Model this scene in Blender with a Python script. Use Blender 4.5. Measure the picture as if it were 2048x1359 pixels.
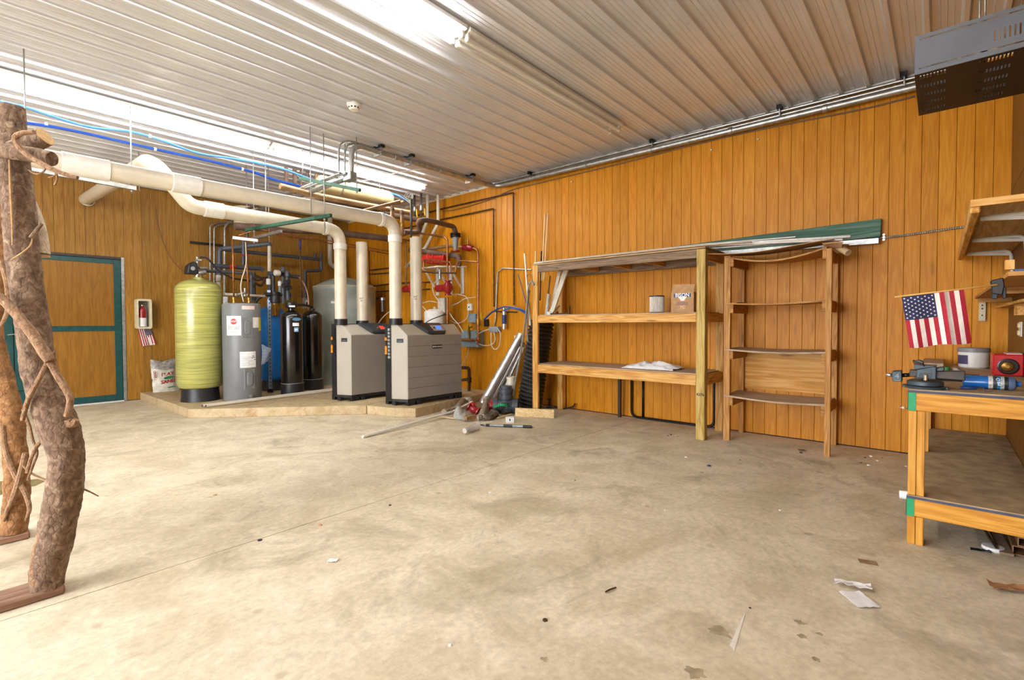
import bpy, bmesh, math, random
from mathutils import Vector, Matrix, noise
from math import sin, cos, pi, sqrt, radians

random.seed(7)
for o in list(bpy.data.objects):
    bpy.data.objects.remove(o)
SC = bpy.context.scene
COL = SC.collection

# ---------------------------------------------------------------- camera
cam_data = bpy.data.cameras.new('camera')
cam = bpy.data.objects.new('camera', cam_data)
COL.objects.link(cam)
YAW, PITCH, ROLL = radians(48.867), radians(1.3846), radians(-0.2014)
fw = Vector((sin(YAW)*cos(PITCH), cos(YAW)*cos(PITCH), -sin(PITCH)))
rt = Vector((cos(YAW), -sin(YAW), 0))
up = rt.cross(fw)
rt2 = rt*cos(ROLL) + up*sin(ROLL)
up2 = up*cos(ROLL) - rt*sin(ROLL)
M = Matrix((rt2, up2, -fw)).transposed().to_4x4()
M.translation = Vector((0, 0, 1.3))
cam.matrix_world = M
cam_data.sensor_fit = 'HORIZONTAL'
cam_data.sensor_width = 36
cam_data.lens = 983.08/2048*36
cam_data.shift_y = -9.07/2048
cam_data.clip_start = 0.02
SC.camera = cam

# ---------------------------------------------------------------- world, exposure
SKY = 13.0                 # daylight through an unseen overhead door, added to light the room
OY0, OY1, OZ, OX = 0.6, 6.2, 3.1, -4.95
world = bpy.data.worlds.new('world')
SC.world = world
world.use_nodes = True
world.node_tree.nodes['Background'].inputs[0].default_value = (0.9, 0.92, 1, 1)
world.node_tree.nodes['Background'].inputs[1].default_value = SKY
SC.view_settings.view_transform = 'Standard'
SC.view_settings.look = 'None'
SC.view_settings.exposure = 0.2
SC.view_settings.gamma = 1
SC.view_settings.use_curve_mapping = False
pl = bpy.data.lights.new('added_door_portal', 'AREA')  # sampling portal at the added, unseen overhead door
pl.shape = 'RECTANGLE'; pl.size = OY1-OY0; pl.size_y = OZ
pl.cycles.is_portal = True
po = bpy.data.objects.new('added_door_portal', pl); COL.objects.link(po)
po.location = (OX, (OY0+OY1)/2, OZ/2); po.rotation_euler = (radians(90), 0, radians(-90))
TUBE_POWER = 41.0          # radiance of a lit fluorescent tube
cy = SC.cycles                # light paths: short enough to keep the closed room quick to render
cy.max_bounces = 5; cy.diffuse_bounces = 3; cy.glossy_bounces = 2; cy.transmission_bounces = 3; cy.transparent_max_bounces = 4
cy.caustics_reflective = False; cy.caustics_refractive = False
TUBE_TINT = (0.985, 0.985, 0.985, 1)

# ---------------------------------------------------------------- materials
def lin(c):
    if isinstance(c, str):
        c = [int(c[i:i+2], 16)/255 for i in (1, 3, 5)]
    return tuple((v/12.92 if v <= 0.04045 else ((v+0.055)/1.055)**2.4) for v in c) + (1,)

MATS = {}
def new_mat(name):
    m = bpy.data.materials.new(name)
    m.use_nodes = True
    return m, m.node_tree.nodes, m.node_tree.links, m.node_tree.nodes['Principled BSDF']

def plain(name, col, rough=0.5, metal=0.0, vary=0.06, scale=18, bump=0.0, spec=None, coat=0.0, trans=0.0, alpha=1.0, emit=None):
    """painted or plastic surface with a little procedural tone variation"""
    if name in MATS:
        return MATS[name]
    m, N, L, B = new_mat(name)
    c = lin(col)
    tc = N.new('ShaderNodeTexCoord')
    nz = N.new('ShaderNodeTexNoise'); nz.inputs['Scale'].default_value = scale; nz.inputs['Detail'].default_value = 2
    L.new(tc.outputs['Object'], nz.inputs['Vector'])
    rp = N.new('ShaderNodeValToRGB')
    lo = tuple(max(0, v*(1-vary*2.2)) for v in c[:3]) + (1,)
    hi = tuple(min(1, v*(1+vary*1.6)) for v in c[:3]) + (1,)
    rp.color_ramp.elements[0].position = 0.3; rp.color_ramp.elements[0].color = lo
    rp.color_ramp.elements[1].position = 0.72; rp.color_ramp.elements[1].color = hi
    L.new(nz.outputs['Fac'], rp.inputs['Fac'])
    L.new(rp.outputs['Color'], B.inputs['Base Color'])
    B.inputs['Roughness'].default_value = rough
    B.inputs['Metallic'].default_value = metal
    if spec is not None: B.inputs['Specular IOR Level'].default_value = spec
    if coat: B.inputs['Coat Weight'].default_value = coat; B.inputs['Coat Roughness'].default_value = 0.12
    if trans: B.inputs['Transmission Weight'].default_value = trans
    if alpha < 1: B.inputs['Alpha'].default_value = alpha
    if emit: B.inputs['Emission Color'].default_value = lin(col); B.inputs['Emission Strength'].default_value = emit
    if bump:
        bp = N.new('ShaderNodeBump'); bp.inputs['Strength'].default_value = bump; bp.inputs['Distance'].default_value = 0.004
        L.new(nz.outputs['Fac'], bp.inputs['Height']); L.new(bp.outputs['Normal'], B.inputs['Normal'])
    MATS[name] = m
    return m

def wood(name, dark, mid, light, axis='z', rough=0.45, grain=1.0, knots=True, rnd=0.25, coat=0.0, spec=0.4):
    """grain runs along the given object axis; each board gets its own tone and figure"""
    if name in MATS:
        return MATS[name]
    m, N, L, B = new_mat(name)
    tc = N.new('ShaderNodeTexCoord'); oi = N.new('ShaderNodeObjectInfo')
    mp = N.new('ShaderNodeMapping')
    s = {'x': (0.9, 13, 13), 'y': (13, 0.9, 13), 'z': (13, 13, 0.9)}[axis]
    mp.inputs['Scale'].default_value = tuple(v*grain for v in s)
    w = N.new('ShaderNodeMath'); w.operation = 'MULTIPLY'; w.inputs[1].default_value = 57
    L.new(oi.outputs['Random'], w.inputs[0])
    of = N.new('ShaderNodeVectorMath'); of.operation = 'ADD'      # every board is cut from another place in the log
    L.new(tc.outputs['Object'], of.inputs[0]); L.new(w.outputs[0], of.inputs[1])
    L.new(of.outputs[0], mp.inputs['Vector'])
    n1 = N.new('ShaderNodeTexNoise')
    n1.inputs['Scale'].default_value = 1.0; n1.inputs['Detail'].default_value = 2; n1.inputs['Distortion'].default_value = 0.5
    L.new(mp.outputs[0], n1.inputs['Vector'])
    # growth rings: fold the slow noise into bands
    mu = N.new('ShaderNodeMath'); mu.operation = 'MULTIPLY'; mu.inputs[1].default_value = 11
    L.new(n1.outputs['Fac'], mu.inputs[0])
    fr = N.new('ShaderNodeMath'); fr.operation = 'PINGPONG'; fr.inputs[1].default_value = 1.0
    L.new(mu.outputs[0], fr.inputs[0])
    n2 = N.new('ShaderNodeTexNoise')
    n2.inputs['Scale'].default_value = 6; n2.inputs['Detail'].default_value = 2
    L.new(mp.outputs[0], n2.inputs['Vector'])
    mx = N.new('ShaderNodeMix'); mx.data_type = 'FLOAT'; mx.inputs[0].default_value = 0.62
    L.new(fr.outputs[0], mx.inputs[2]); L.new(n2.outputs['Fac'], mx.inputs[3])
    rp = N.new('ShaderNodeValToRGB')
    e = rp.color_ramp.elements
    e[0].position = 0.2; e[0].color = lin(dark)
    e[1].position = 0.8; e[1].color = lin(light)
    k = e.new(0.5); k.color = lin(mid)
    L.new(mx.outputs[0], rp.inputs['Fac'])
    hs = N.new('ShaderNodeHueSaturation')
    rv = N.new('ShaderNodeMapRange'); rv.inputs[3].default_value = 1-rnd; rv.inputs[4].default_value = 1+rnd*0.6
    L.new(oi.outputs['Random'], rv.inputs[0]); L.new(rv.outputs[0], hs.inputs['Value'])
    L.new(rp.outputs['Color'], hs.inputs['Color'])
    last = hs.outputs['Color']
    if knots:
        mp2 = N.new('ShaderNodeMapping')
        s2 = {'x': (1.6, 9, 9), 'y': (9, 1.6, 9), 'z': (9, 9, 1.6)}[axis]
        mp2.inputs['Scale'].default_value = s2
        L.new(of.outputs[0], mp2.inputs['Vector'])
        vo = N.new('ShaderNodeTexVoronoi'); vo.inputs['Scale'].default_value = 1.0
        L.new(mp2.outputs[0], vo.inputs['Vector'])
        kr = N.new('ShaderNodeValToRGB')
        kr.color_ramp.elements[0].position = 0.05; kr.color_ramp.elements[0].color = (0.33, 0.27, 0.2, 1)
        kr.color_ramp.elements[1].position = 0.16; kr.color_ramp.elements[1].color = (1, 1, 1, 1)
        L.new(vo.outputs['Distance'], kr.inputs['Fac'])
        ml = N.new('ShaderNodeMix'); ml.data_type = 'RGBA'; ml.blend_type = 'MULTIPLY'; ml.inputs[0].default_value = 0.85 if knots is True else knots
        L.new(last, ml.inputs[6]); L.new(kr.outputs['Color'], ml.inputs[7])
        last = ml.outputs[2]
    L.new(last, B.inputs['Base Color'])
    B.inputs['Roughness'].default_value = rough
    B.inputs['Specular IOR Level'].default_value = spec
    if coat: B.inputs['Coat Weight'].default_value = coat; B.inputs['Coat Roughness'].default_value = 0.2
    bp = N.new('ShaderNodeBump'); bp.inputs['Strength'].default_value = 0.12; bp.inputs['Distance'].default_value = 0.003
    L.new(n2.outputs['Fac'], bp.inputs['Height']); L.new(bp.outputs['Normal'], B.inputs['Normal'])
    MATS[name] = m
    return m

def concrete(name, base, dark, light, stain, scale=1.0, patches=()):
    if name in MATS:
        return MATS[name]
    m, N, L, B = new_mat(name)
    ge = N.new('ShaderNodeNewGeometry')
    def nz(sc, det, rough=0.6, dist=0.0):
        n = N.new('ShaderNodeTexNoise'); n.inputs['Scale'].default_value = sc*scale; n.inputs['Detail'].default_value = det
        n.inputs['Roughness'].default_value = rough; n.inputs['Distortion'].default_value = dist
        L.new(ge.outputs['Position'], n.inputs['Vector']); return n
    def ramp(src, p0, c0, p1, c1):
        r = N.new('ShaderNodeValToRGB'); e = r.color_ramp.elements
        e[0].position, e[0].color, e[1].position, e[1].color = p0, c0, p1, c1
        L.new(src, r.inputs['Fac']); return r.outputs['Color']
    def mix(a, b, fac, mode='MIX'):
        x = N.new('ShaderNodeMix'); x.data_type = 'RGBA'; x.blend_type = mode
        if isinstance(fac, float): x.inputs[0].default_value = fac
        else: L.new(fac, x.inputs[0])
        L.new(a, x.inputs[6])
        if isinstance(b, tuple): x.inputs[7].default_value = b
        else: L.new(b, x.inputs[7])
        return x.outputs[2]
    big = nz(0.55, 2, 0.62); midn = nz(2.6, 6, 0.68, 0.6); fine = nz(28, 3, 0.7)
    c = ramp(big.outputs['Fac'], 0.32, lin(base), 0.68, lin(light))
    c2 = ramp(midn.outputs['Fac'], 0.36, lin(dark), 0.62, lin(light))
    c = mix(c, c2, 0.55)
    st = nz(1.1, 5, 0.7, 1.2)
    sf = ramp(st.outputs['Fac'], 0.54, (0, 0, 0, 1), 0.70, (0.8, 0.8, 0.8, 1))
    c = mix(c, lin(stain), sf)
    for px_, py_, pr_, ps_ in patches:       # worn or oily areas with a ragged edge
        vs_ = N.new('ShaderNodeVectorMath'); vs_.operation = 'DISTANCE'; vs_.inputs[1].default_value = (px_, py_, 0)
        L.new(ge.outputs['Position'], vs_.inputs[0])
        m1 = N.new('ShaderNodeMath'); m1.operation = 'MULTIPLY_ADD'; m1.inputs[1].default_value = 1/pr_; m1.inputs[2].default_value = -0.9
        L.new(vs_.outputs['Value'], m1.inputs[0])
        m2 = N.new('ShaderNodeMath'); m2.operation = 'MULTIPLY_ADD'; m2.inputs[1].default_value = 1.9
        L.new(midn.outputs['Fac'], m2.inputs[0]); L.new(m1.outputs[0], m2.inputs[2])
        pf_ = ramp(m2.outputs[0], 0.2, (ps_, ps_, ps_, 1), 0.85, (0, 0, 0, 1))
        c = mix(c, lin(stain), pf_)
    f = ramp(fine.outputs['Fac'], 0.3, (0.74, 0.73, 0.7, 1), 0.7, (1.1, 1.1, 1.1, 1))
    c = mix(c, f, 0.7, 'MULTIPLY')
    # small round spatter marks
    vo = N.new('ShaderNodeTexVoronoi'); vo.inputs['Scale'].default_value = 3.4*scale; vo.inputs['Randomness'].default_value = 1
    L.new(ge.outputs['Position'], vo.inputs['Vector'])
    vd = N.new('ShaderNodeMath'); vd.operation = 'ADD'
    wob = nz(14, 1)
    wm = N.new('ShaderNodeMath'); wm.operation = 'MULTIPLY'; wm.inputs[1].default_value = 0.11
    L.new(wob.outputs['Fac'], wm.inputs[0]); L.new(vo.outputs['Distance'], vd.inputs[0]); L.new(wm.outputs[0], vd.inputs[1])
    vm = ramp(vd.outputs[0], 0.1, (0.55, 0.5, 0.42, 1), 0.16, (1, 1, 1, 1))
    c = mix(c, vm, 0.55, 'MULTIPLY')
    L.new(c, B.inputs['Base Color'])
    B.inputs['Roughness'].default_value = 0.62
    B.inputs['Specular IOR Level'].default_value = 0.35
    bp = N.new('ShaderNodeBump'); bp.inputs['Strength'].default_value = 0.25; bp.inputs['Distance'].default_value = 0.004
    L.new(fine.outputs['Fac'], bp.inputs['Height']); L.new(bp.outputs['Normal'], B.inputs['Normal'])
    MATS[name] = m
    return m

def emit(name, col, strength):
    if name in MATS: return MATS[name]
    m, N, L, B = new_mat(name)
    B.inputs['Base Color'].default_value = (0.9, 0.9, 0.9, 1)
    B.inputs['Emission Color'].default_value = col
    B.inputs['Emission Strength'].default_value = strength
    nz = N.new('ShaderNodeTexNoise'); nz.inputs['Scale'].default_value = 4
    rp = N.new('ShaderNodeMapRange'); rp.inputs[3].default_value = strength*0.97; rp.inputs[4].default_value = strength*1.03
    L.new(nz.outputs['Fac'], rp.inputs[0]); L.new(rp.outputs[0], B.inputs['Emission Strength'])
    MATS[name] = m
    return m

# ---------------------------------------------------------------- mesh helpers
WLOC = {}
def fillet(path, r, n=5):
    P = [Vector(p) for p in path]
    if r <= 0 or len(P) < 3: return P
    out = [P[0]]
    for i in range(1, len(P)-1):
        a, b, c = P[i-1], P[i], P[i+1]
        d1, d2 = (a-b), (c-b)
        l1, l2 = d1.length, d2.length
        if l1 < 1e-6 or l2 < 1e-6: continue
        d1 /= l1; d2 /= l2
        ang = d1.angle(d2, pi)
        if ang > pi-0.03: out.append(b); continue
        t = min(r/math.tan(ang/2), l1*0.49, l2*0.49)
        s, e = b+d1*t, b+d2*t
        for k in range(n+1):
            q = k/n
            out.append(s*(1-q)**2 + b*2*q*(1-q) + e*q*q)
    out.append(P[-1])
    return out

def smooth(path, n=6):
    P = [Vector(p) for p in path]
    P = [P[0]*2-P[1]] + P + [P[-1]*2-P[-2]]
    out = []
    for i in range(1, len(P)-2):
        p0, p1, p2, p3 = P[i-1:i+3]
        for k in range(n):
            t = k/n
            out.append(0.5*((2*p1)+(p2-p0)*t+(2*p0-5*p1+4*p2-p3)*t*t+(3*p1-p0-3*p2+p3)*t**3))
    out.append(P[-2])
    return out

class MB:
    def __init__(s): s.v = []; s.f = []; s.sm = []
    def add(s, vs, fs, sm=False):
        b = len(s.v); s.v += [Vector(p) for p in vs]
        for f in fs: s.f.append([b+i for i in f]); s.sm.append(sm)
        return s
    def box(s, x0, x1, y0, y1, z0, z1):
        vs = [(x, y, z) for z in (z0, z1) for y in (y0, y1) for x in (x0, x1)]
        return s.add(vs, [(0, 2, 3, 1), (4, 5, 7, 6), (0, 1, 5, 4), (2, 6, 7, 3), (0, 4, 6, 2), (1, 3, 7, 5)])
    def obb(s, c, ex, ey, ez):
        c, ex, ey, ez = Vector(c), Vector(ex), Vector(ey), Vector(ez)
        vs = [c+ex*a+ey*b+ez*d for d in (-1, 1) for b in (-1, 1) for a in (-1, 1)]
        return s.add(vs, [(0, 2, 3, 1), (4, 5, 7, 6), (0, 1, 5, 4), (2, 6, 7, 3), (0, 4, 6, 2), (1, 3, 7, 5)])
    def beam(s, p0, p1, w, h, upv=(0, 0, 1)):
        p0, p1 = Vector(p0), Vector(p1); d = p1-p0; L = d.length; d /= L
        u = Vector(upv); side = d.cross(u)
        if side.length < 1e-4: side = d.cross(Vector((1, 0, 0)))
        side.normalize(); u = side.cross(d)
        return s.obb((p0+p1)/2, d*L/2, side*w/2, u*h/2)
    def rings(s, R, closed=False, caps=True, sm=True):
        n = len(R[0]); b = len(s.v)
        for r in R: s.v += [Vector(p) for p in r]
        for i in range(len(R)-1):
            for k in range(n):
                s.f.append([b+i*n+k, b+i*n+(k+1) % n, b+(i+1)*n+(k+1) % n, b+(i+1)*n+k]); s.sm.append(sm)
        if caps:
            s.f.append([b+k for k in range(n)][::-1]); s.sm.append(False)
            s.f.append([b+(len(R)-1)*n+k for k in range(n)]); s.sm.append(False)
        return s
    def tube(s, path, r, seg=10, fil=0.0, caps=True, rough=0.0, radii=None, nb=5, fscale=6.0):
        P = fillet(path, fil, nb) if fil else [Vector(p) for p in path]
        Q = [P[0]]
        for p in P[1:]:
            if (p-Q[-1]).length > 1e-5: Q.append(p)
        P = Q
        t0 = (P[1]-P[0]).normalized()
        a = Vector((0, 0, 1)) if abs(t0.z) < 0.9 else Vector((1, 0, 0))
        u = t0.cross(a).normalized(); R = []
        for i, p in enumerate(P):
            t = (P[min(i+1, len(P)-1)]-P[max(i-1, 0)])
            if t.length < 1e-9: t = t0
            t.normalize()
            u = (u-t*u.dot(t))
            if u.length < 1e-6: u = t.cross(Vector((0.3, 0.5, 0.8)))
            u.normalize(); w = t.cross(u)
            rr = radii[i] if radii else r
            k = 1.0
            if 0 < i < len(P)-1:
                d1 = (P[i]-P[i-1]).normalized(); d2 = (P[i+1]-P[i]).normalized()
                k = 1/max(0.6, sqrt(max(0.05, (1+d1.dot(d2))/2)))
            ring = []
            for j in range(seg):
                q = 2*pi*j/seg
                dirv = u*cos(q)+w*sin(q)
                f = rr*k
                if rough:
                    f *= 1+rough*(noise.noise(p*fscale+dirv*1.7)+0.6*noise.noise(p*fscale*4+dirv*5))
                ring.append(p+dirv*f)
            R.append(ring)
        return s.rings(R, caps=caps)
    def cyl(s, p0, p1, r0, r1=None, seg=16, caps=True):
        r1 = r0 if r1 is None else r1
        p0, p1 = Vector(p0), Vector(p1)
        return s.tube([p0, p1], r0, seg=seg, caps=caps, radii=[r0, r1])
    def lathe(s, o, prof, seg=24, axis=(0, 0, 1), caps=True):
        o = Vector(o); t = Vector(axis).normalized()
        a = Vector((0, 0, 1)) if abs(t.z) < 0.9 else Vector((1, 0, 0))
        u = t.cross(a).normalized(); w = t.cross(u)
        return s.rings([[o+t*z+(u*cos(2*pi*j/seg)+w*sin(2*pi*j/seg))*max(r, 1e-4) for j in range(seg)] for r, z in prof], caps=caps)
    def prism(s, pts, vec):
        P = [Vector(p) for p in pts]; v = Vector(vec); n = len(P)
        vs = P+[p+v for p in P]
        fs = [list(range(n))[::-1], [n+i for i in range(n)]]+[[i, (i+1) % n, n+(i+1) % n, n+i] for i in range(n)]
        return s.add(vs, fs)
    def sheet(s, fn, nu, nv, thick=0.0, sm=True):
        b = len(s.v)
        for i in range(nu+1):
            for j in range(nv+1): s.v.append(Vector(fn(i/nu, j/nv)))
        for i in range(nu):
            for j in range(nv):
                s.f.append([b+i*(nv+1)+j, b+(i+1)*(nv+1)+j, b+(i+1)*(nv+1)+j+1, b+i*(nv+1)+j+1]); s.sm.append(sm)
        return s
    def build(s, name, mat, parent=None, bev=0.0, origin=None, solid=0.0, flat=False):
        me = bpy.data.meshes.new(name)
        if parent is not None: base = WLOC[parent]
        elif origin is not None: base = Vector(origin)
        else:
            mn = [min(p[i] for p in s.v) for i in range(3)]; mxx = [max(p[i] for p in s.v) for i in range(3)]
            base = Vector(((mn[0]+mxx[0])/2, (mn[1]+mxx[1])/2, mn[2]))
        org = base
        if parent is not None:
            mn = [min(p[i] for p in s.v) for i in range(3)]; mxx = [max(p[i] for p in s.v) for i in range(3)]
            org = Vector(((mn[0]+mxx[0])/2, (mn[1]+mxx[1])/2, (mn[2]+mxx[2])/2))
        me.from_pydata([p-org for p in s.v], [], s.f)
        me.polygons.foreach_set('use_smooth', [False]*len(s.f) if flat else s.sm)
        bm = bmesh.new(); bm.from_mesh(me)
        bmesh.ops.recalc_face_normals(bm, faces=bm.faces)
        if bev:
            ed = [e for e in bm.edges if len(e.link_faces) == 2 and e.calc_face_angle(0) > 0.6]
            bmesh.ops.bevel(bm, geom=ed, offset=bev, segments=1, affect='EDGES', clamp_overlap=True)
        if solid:
            bmesh.ops.solidify(bm, geom=bm.faces, thickness=solid)
        for e in bm.edges:
            if len(e.link_faces) == 2 and e.calc_face_angle(0) > 0.62: e.smooth = False
        bm.to_mesh(me); bm.free()
        me.materials.append(mat)
        o = bpy.data.objects.new(name, me); COL.objects.link(o)
        if parent is not None:
            o.parent = parent; o.location = org-WLOC[parent]
        else: o.location = org
        WLOC[o] = org
        return o

def tag(o, label=None, cat=None, group=None, kind=None):
    if label: o['label'] = label
    if cat: o['category'] = cat
    if group: o['group'] = group
    if kind: o['kind'] = kind
    return o

def thing(name, label, cat, loc, group=None, kind=None):
    o = bpy.data.objects.new(name, None); COL.objects.link(o)
    o.empty_display_size = 0.1
    o.location = loc; WLOC[o] = Vector(loc)
    return tag(o, label, cat, group, kind)

def one(name, mb, mat, label, cat, group=None, **kw):
    return tag(mb.build(name, mat, **kw), label, cat, group)

def copy_part(src, parent, loc, name=None):
    c = src.copy(); COL.objects.link(c)
    c.parent = parent; c.location = Vector(loc)-WLOC[parent]; WLOC[c] = Vector(loc)
    return c

def text(name, s, size, org, xd, yd, mat, parent, align='CENTER', thick=0.0006, bold=0.0):
    cu = bpy.data.curves.new(name, 'FONT'); cu.body = s; cu.size = size
    cu.align_x = align; cu.align_y = 'CENTER'; cu.extrude = thick; cu.offset = bold; cu.resolution_u = 2
    t = bpy.data.objects.new('text_source', cu); COL.objects.link(t)
    dg = bpy.context.evaluated_depsgraph_get()
    me = bpy.data.meshes.new_from_object(t.evaluated_get(dg))
    bpy.data.objects.remove(t)
    xd, yd = Vector(xd).normalized(), Vector(yd).normalized(); zd = xd.cross(yd)
    m = Matrix((xd, yd, zd)).transposed()
    base = WLOC[parent]
    for v in me.vertices: v.co = m @ v.co
    me.materials.clear(); me.materials.append(mat); me.name = name
    o = bpy.data.objects.new(name, me); COL.objects.link(o)
    o.parent = parent; o.location = Vector(org)-base; WLOC[o] = Vector(org)
    return o

# ================================================================ palette
WALL_W = wood('varnished_pine', '#c47a08', '#d08710', '#da9828', 'z', rough=0.45, rnd=0.09, knots=0.4, spec=0.28)
BACK_W = wood('aged_pine', '#8b5e16', '#9d6e20', '#ac7e32', 'z', rough=0.5, rnd=0.12, knots=0.3)
PINE_Z = wood('framing_pine_upright', '#b97d35', '#dba350', '#eac07a', 'z', rough=0.6, rnd=0.08)
PINE_Y = wood('framing_pine_y', '#b97d35', '#dda555', '#ecc27c', 'y', rough=0.6, rnd=0.08)
PINE_X = wood('framing_pine_x', '#b97d35', '#dba350', '#eac07a', 'x', rough=0.6, rnd=0.08)
TREATED = wood('treated_post', '#8f7430', '#c3a455', '#d6bd77', 'z', rough=0.6, rnd=0.05)
STAIN_Z = wood('orange_shelf_upright', '#9a6426', '#c48a42', '#d6a564', 'z', rough=0.6, rnd=0.1)
STAIN_Y = wood('orange_shelf_board', '#8a5a26', '#b57c38', '#c99856', 'y', rough=0.6, rnd=0.1)
GREYWOOD = wood('weathered_rail', '#5d4a3a', '#8a7158', '#a08a70', 'y', rough=0.7, rnd=0.05)
PLY = wood('dusty_plywood', '#9a8268', '#b9a083', '#cbb598', 'y', rough=0.8, knots=False, rnd=0.05)
BENCH_W = wood('bench_pine', '#b8771e', '#d89834', '#e4ac50', 'y', rough=0.5, rnd=0.05)
BENCH_Z = wood('bench_pine_upright', '#b8771e', '#d89834', '#e4ac50', 'z', rough=0.5, rnd=0.05)
BENCH_X = wood('bench_pine_long', '#c07f28', '#dd9c40', '#eab765', 'x', rough=0.5, rnd=0.05)
FLOOR_M = concrete('floor_concrete', '#d8c8a9', '#b9a888', '#ecdfc6', '#a3967a', patches=[(*(1.809, 1.632, 0)[:2], 0.5, 0.45), (*(2.711, 2.272, 0)[:2], 0.45, 0.4), (*(1.462, 1.795, 0)[:2], 0.4, 0.4), (*(3.976, 0.873, 0)[:2], 0.4, 0.22), (*(2.112, 0.686, 0)[:2], 0.16, 0.6), (*(4.177, 1.247, 0)[:2], 0.25, 0.25), (*(3.146, 0.044, 0)[:2], 0.25, 0.2), (*(2.016, 8.39, 0)[:2], 0.9, 0.35)])
PAD_M = concrete('pad_concrete', '#c2aa82', '#a68a5e', '#d5c29c', '#a5763f', 2.5)
PIPEW = plain('white_pvc', '#dfd5c0', 0.35, vary=0.04, scale=6)
WHITE = plain('white_plastic', '#eeebe2', 0.4, vary=0.03)
PAPER = plain('white_paper', '#f8f7f4', 0.8, vary=0.04)
STEEL = plain('galvanised_steel', '#b4b6b4', 0.38, 0.85, vary=0.12)
BRIGHT = plain('bright_sheet_metal', '#d5d6d4', 0.36, 0.75, vary=0.12, scale=9)
CHROME = plain('chrome', '#d8d8d8', 0.15, 1.0, vary=0.03)
BLACK = plain('black_plastic', '#202022', 0.42, vary=0.2)
BLACKM = plain('black_metal', '#1c1a1a', 0.35, 0.4, vary=0.2)
COPPER = plain('copper', '#b0764a', 0.38, 0.8, vary=0.18, scale=12)
TANPIPE = plain('tan_pipe', '#a5835a', 0.5, 0.2, vary=0.14, scale=8)
BROWNINS = plain('brown_insulation', '#6d5548', 0.75, vary=0.16, scale=10)
BRASS = plain('brass', '#b48a44', 0.35, 0.85, vary=0.12)
GREYPVC = plain('grey_pvc', '#4b4f56', 0.42, vary=0.08)
LGREY = plain('light_grey_paint', '#9aa0a2', 0.45, vary=0.06)
REDP = plain('red_enamel', '#a11a20', 0.32, vary=0.12, coat=0.3)
REDB = plain('bright_red_enamel', '#c62820', 0.35, vary=0.1)
GREENS = plain('green_strut', '#2d5a45', 0.5, 0.2, vary=0.15)
GREEND = plain('green_door_paint', '#0f4a48', 0.4, vary=0.12)
BLUEP = plain('blue_tube', '#163f92', 0.35, vary=0.06)
INK = plain('black_ink', '#1b1b1c', 0.7, vary=0.05)
YELLOWH = plain('yellow_handle', '#d8b020', 0.4, vary=0.05)
WIRE = plain('white_cable', '#d9d2bf', 0.5, vary=0.05)
ORANGE = plain('orange_tag', '#e88a22', 0.5, vary=0.06)
RUST = plain('rusty_iron', '#5e4430', 0.7, 0.5, vary=0.3, scale=25)
CARD = plain('cardboard', '#c19669', 0.85, vary=0.07)
DARKHOLE = plain('dark_recess', '#131210', 0.8, vary=0.1)

XR, YD, YB, ZC, XL = 6.2, 10.5, -0.46, 3.70, -4.9

# ================================================================ floor: poured slabs with saw-cut joints
fl = tag(MB().box(XL-0.2, XR+0.2, YB-0.2, YD+0.2, -0.2, -0.012).build('floor', plain('joint_dirt', '#3f3629', 0.9, vary=0.2), origin=(0, 0, -0.2)), kind='structure')
JX = [XL, -3.4, -0.35, 2.69, XR]; JY = [YB, 3.1, 6.6, YD]
for i in range(len(JX)-1):
    for j in range(len(JY)-1):
        g = 0.003
        MB().box(JX[i]+g*(i > 0), JX[i+1]-g*(i < len(JX)-2), JY[j]+g*(j > 0), JY[j+1]-g*(j < len(JY)-2), -0.15, 0).build('concrete_slab', FLOOR_M, fl)

# ================================================================ walls of vertical boards
def plank_mesh(w, h, t=0.012, c=0.003):
    # board face towards -X (local): chamfered long edges
    a = w/2
    prof = [(t, -a), (c, -a), (0, -a+c), (0, a-c), (c, a), (t, a)]
    m = MB(); n = len(prof)
    vs = [(x, y, z) for z in (0, h) for x, y in prof]
    fs = [[i, (i+1) % n, n+(i+1) % n, n+i] for i in range(n)]+[list(range(n))[::-1], [n+i for i in range(n)]]
    return m.add(vs, fs)

wr = tag(MB().box(XR+0.012, XR+0.15, YB-0.15, YD+0.15, 0, ZC+0.1).build('wall_right', plain('wall_backing', '#3b1f0a', 0.8)), kind='structure')
PW = 0.1245
p0 = plank_mesh(PW-0.002, ZC-0.012).build('plank', WALL_W, origin=(0, 0, 0))
y = YB+PW/2; first = True
while y < YD:
    loc = Vector((XR, y, 0.012))
    if first:
        p0.parent = wr; p0.location = loc-WLOC[wr]; first = False
    else: copy_part(p0, wr, loc)
    y += PW

DX0, DX1, DZ = -0.72, 1.985, 2.445
wb = MB()
wb.box(XL-0.15, DX0, YD+0.012, YD+0.15, 0, ZC+0.1); wb.box(DX1, XR+0.15, YD+0.012, YD+0.15, 0, ZC+0.1); wb.box(DX0, DX1, YD+0.012, YD+0.15, DZ, ZC+0.1)
wb = tag(wb.build('wall_back', plain('wall_backing', '#3b1f0a', 0.8)), kind='structure')
RZ = Matrix.Rotation(-pi/2, 4, 'Z')       # local -X face turned to look along -Y
def bplank(w, h):
    m = plank_mesh(w, h); m.v = [RZ.inverted() @ v for v in m.v]; return m
pf = bplank(PW-0.0015, ZC-0.012).build('plank', BACK_W, origin=(0, 0, 0)); WLOC[pf] = Vector((0, 0, 0))
ps = bplank(PW-0.0015, ZC-DZ-0.0).build('plank', BACK_W, origin=(0, 0, 0))
f1 = f2 = True
x = DX1+PW/2
while x < XR:
    loc = Vector((x, YD, 0.012))
    if f1: pf.parent = wb; pf.location = loc-WLOC[wb]; f1 = False
    else: copy_part(pf, wb, loc)
    x += PW
x = DX1-PW/2
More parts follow.
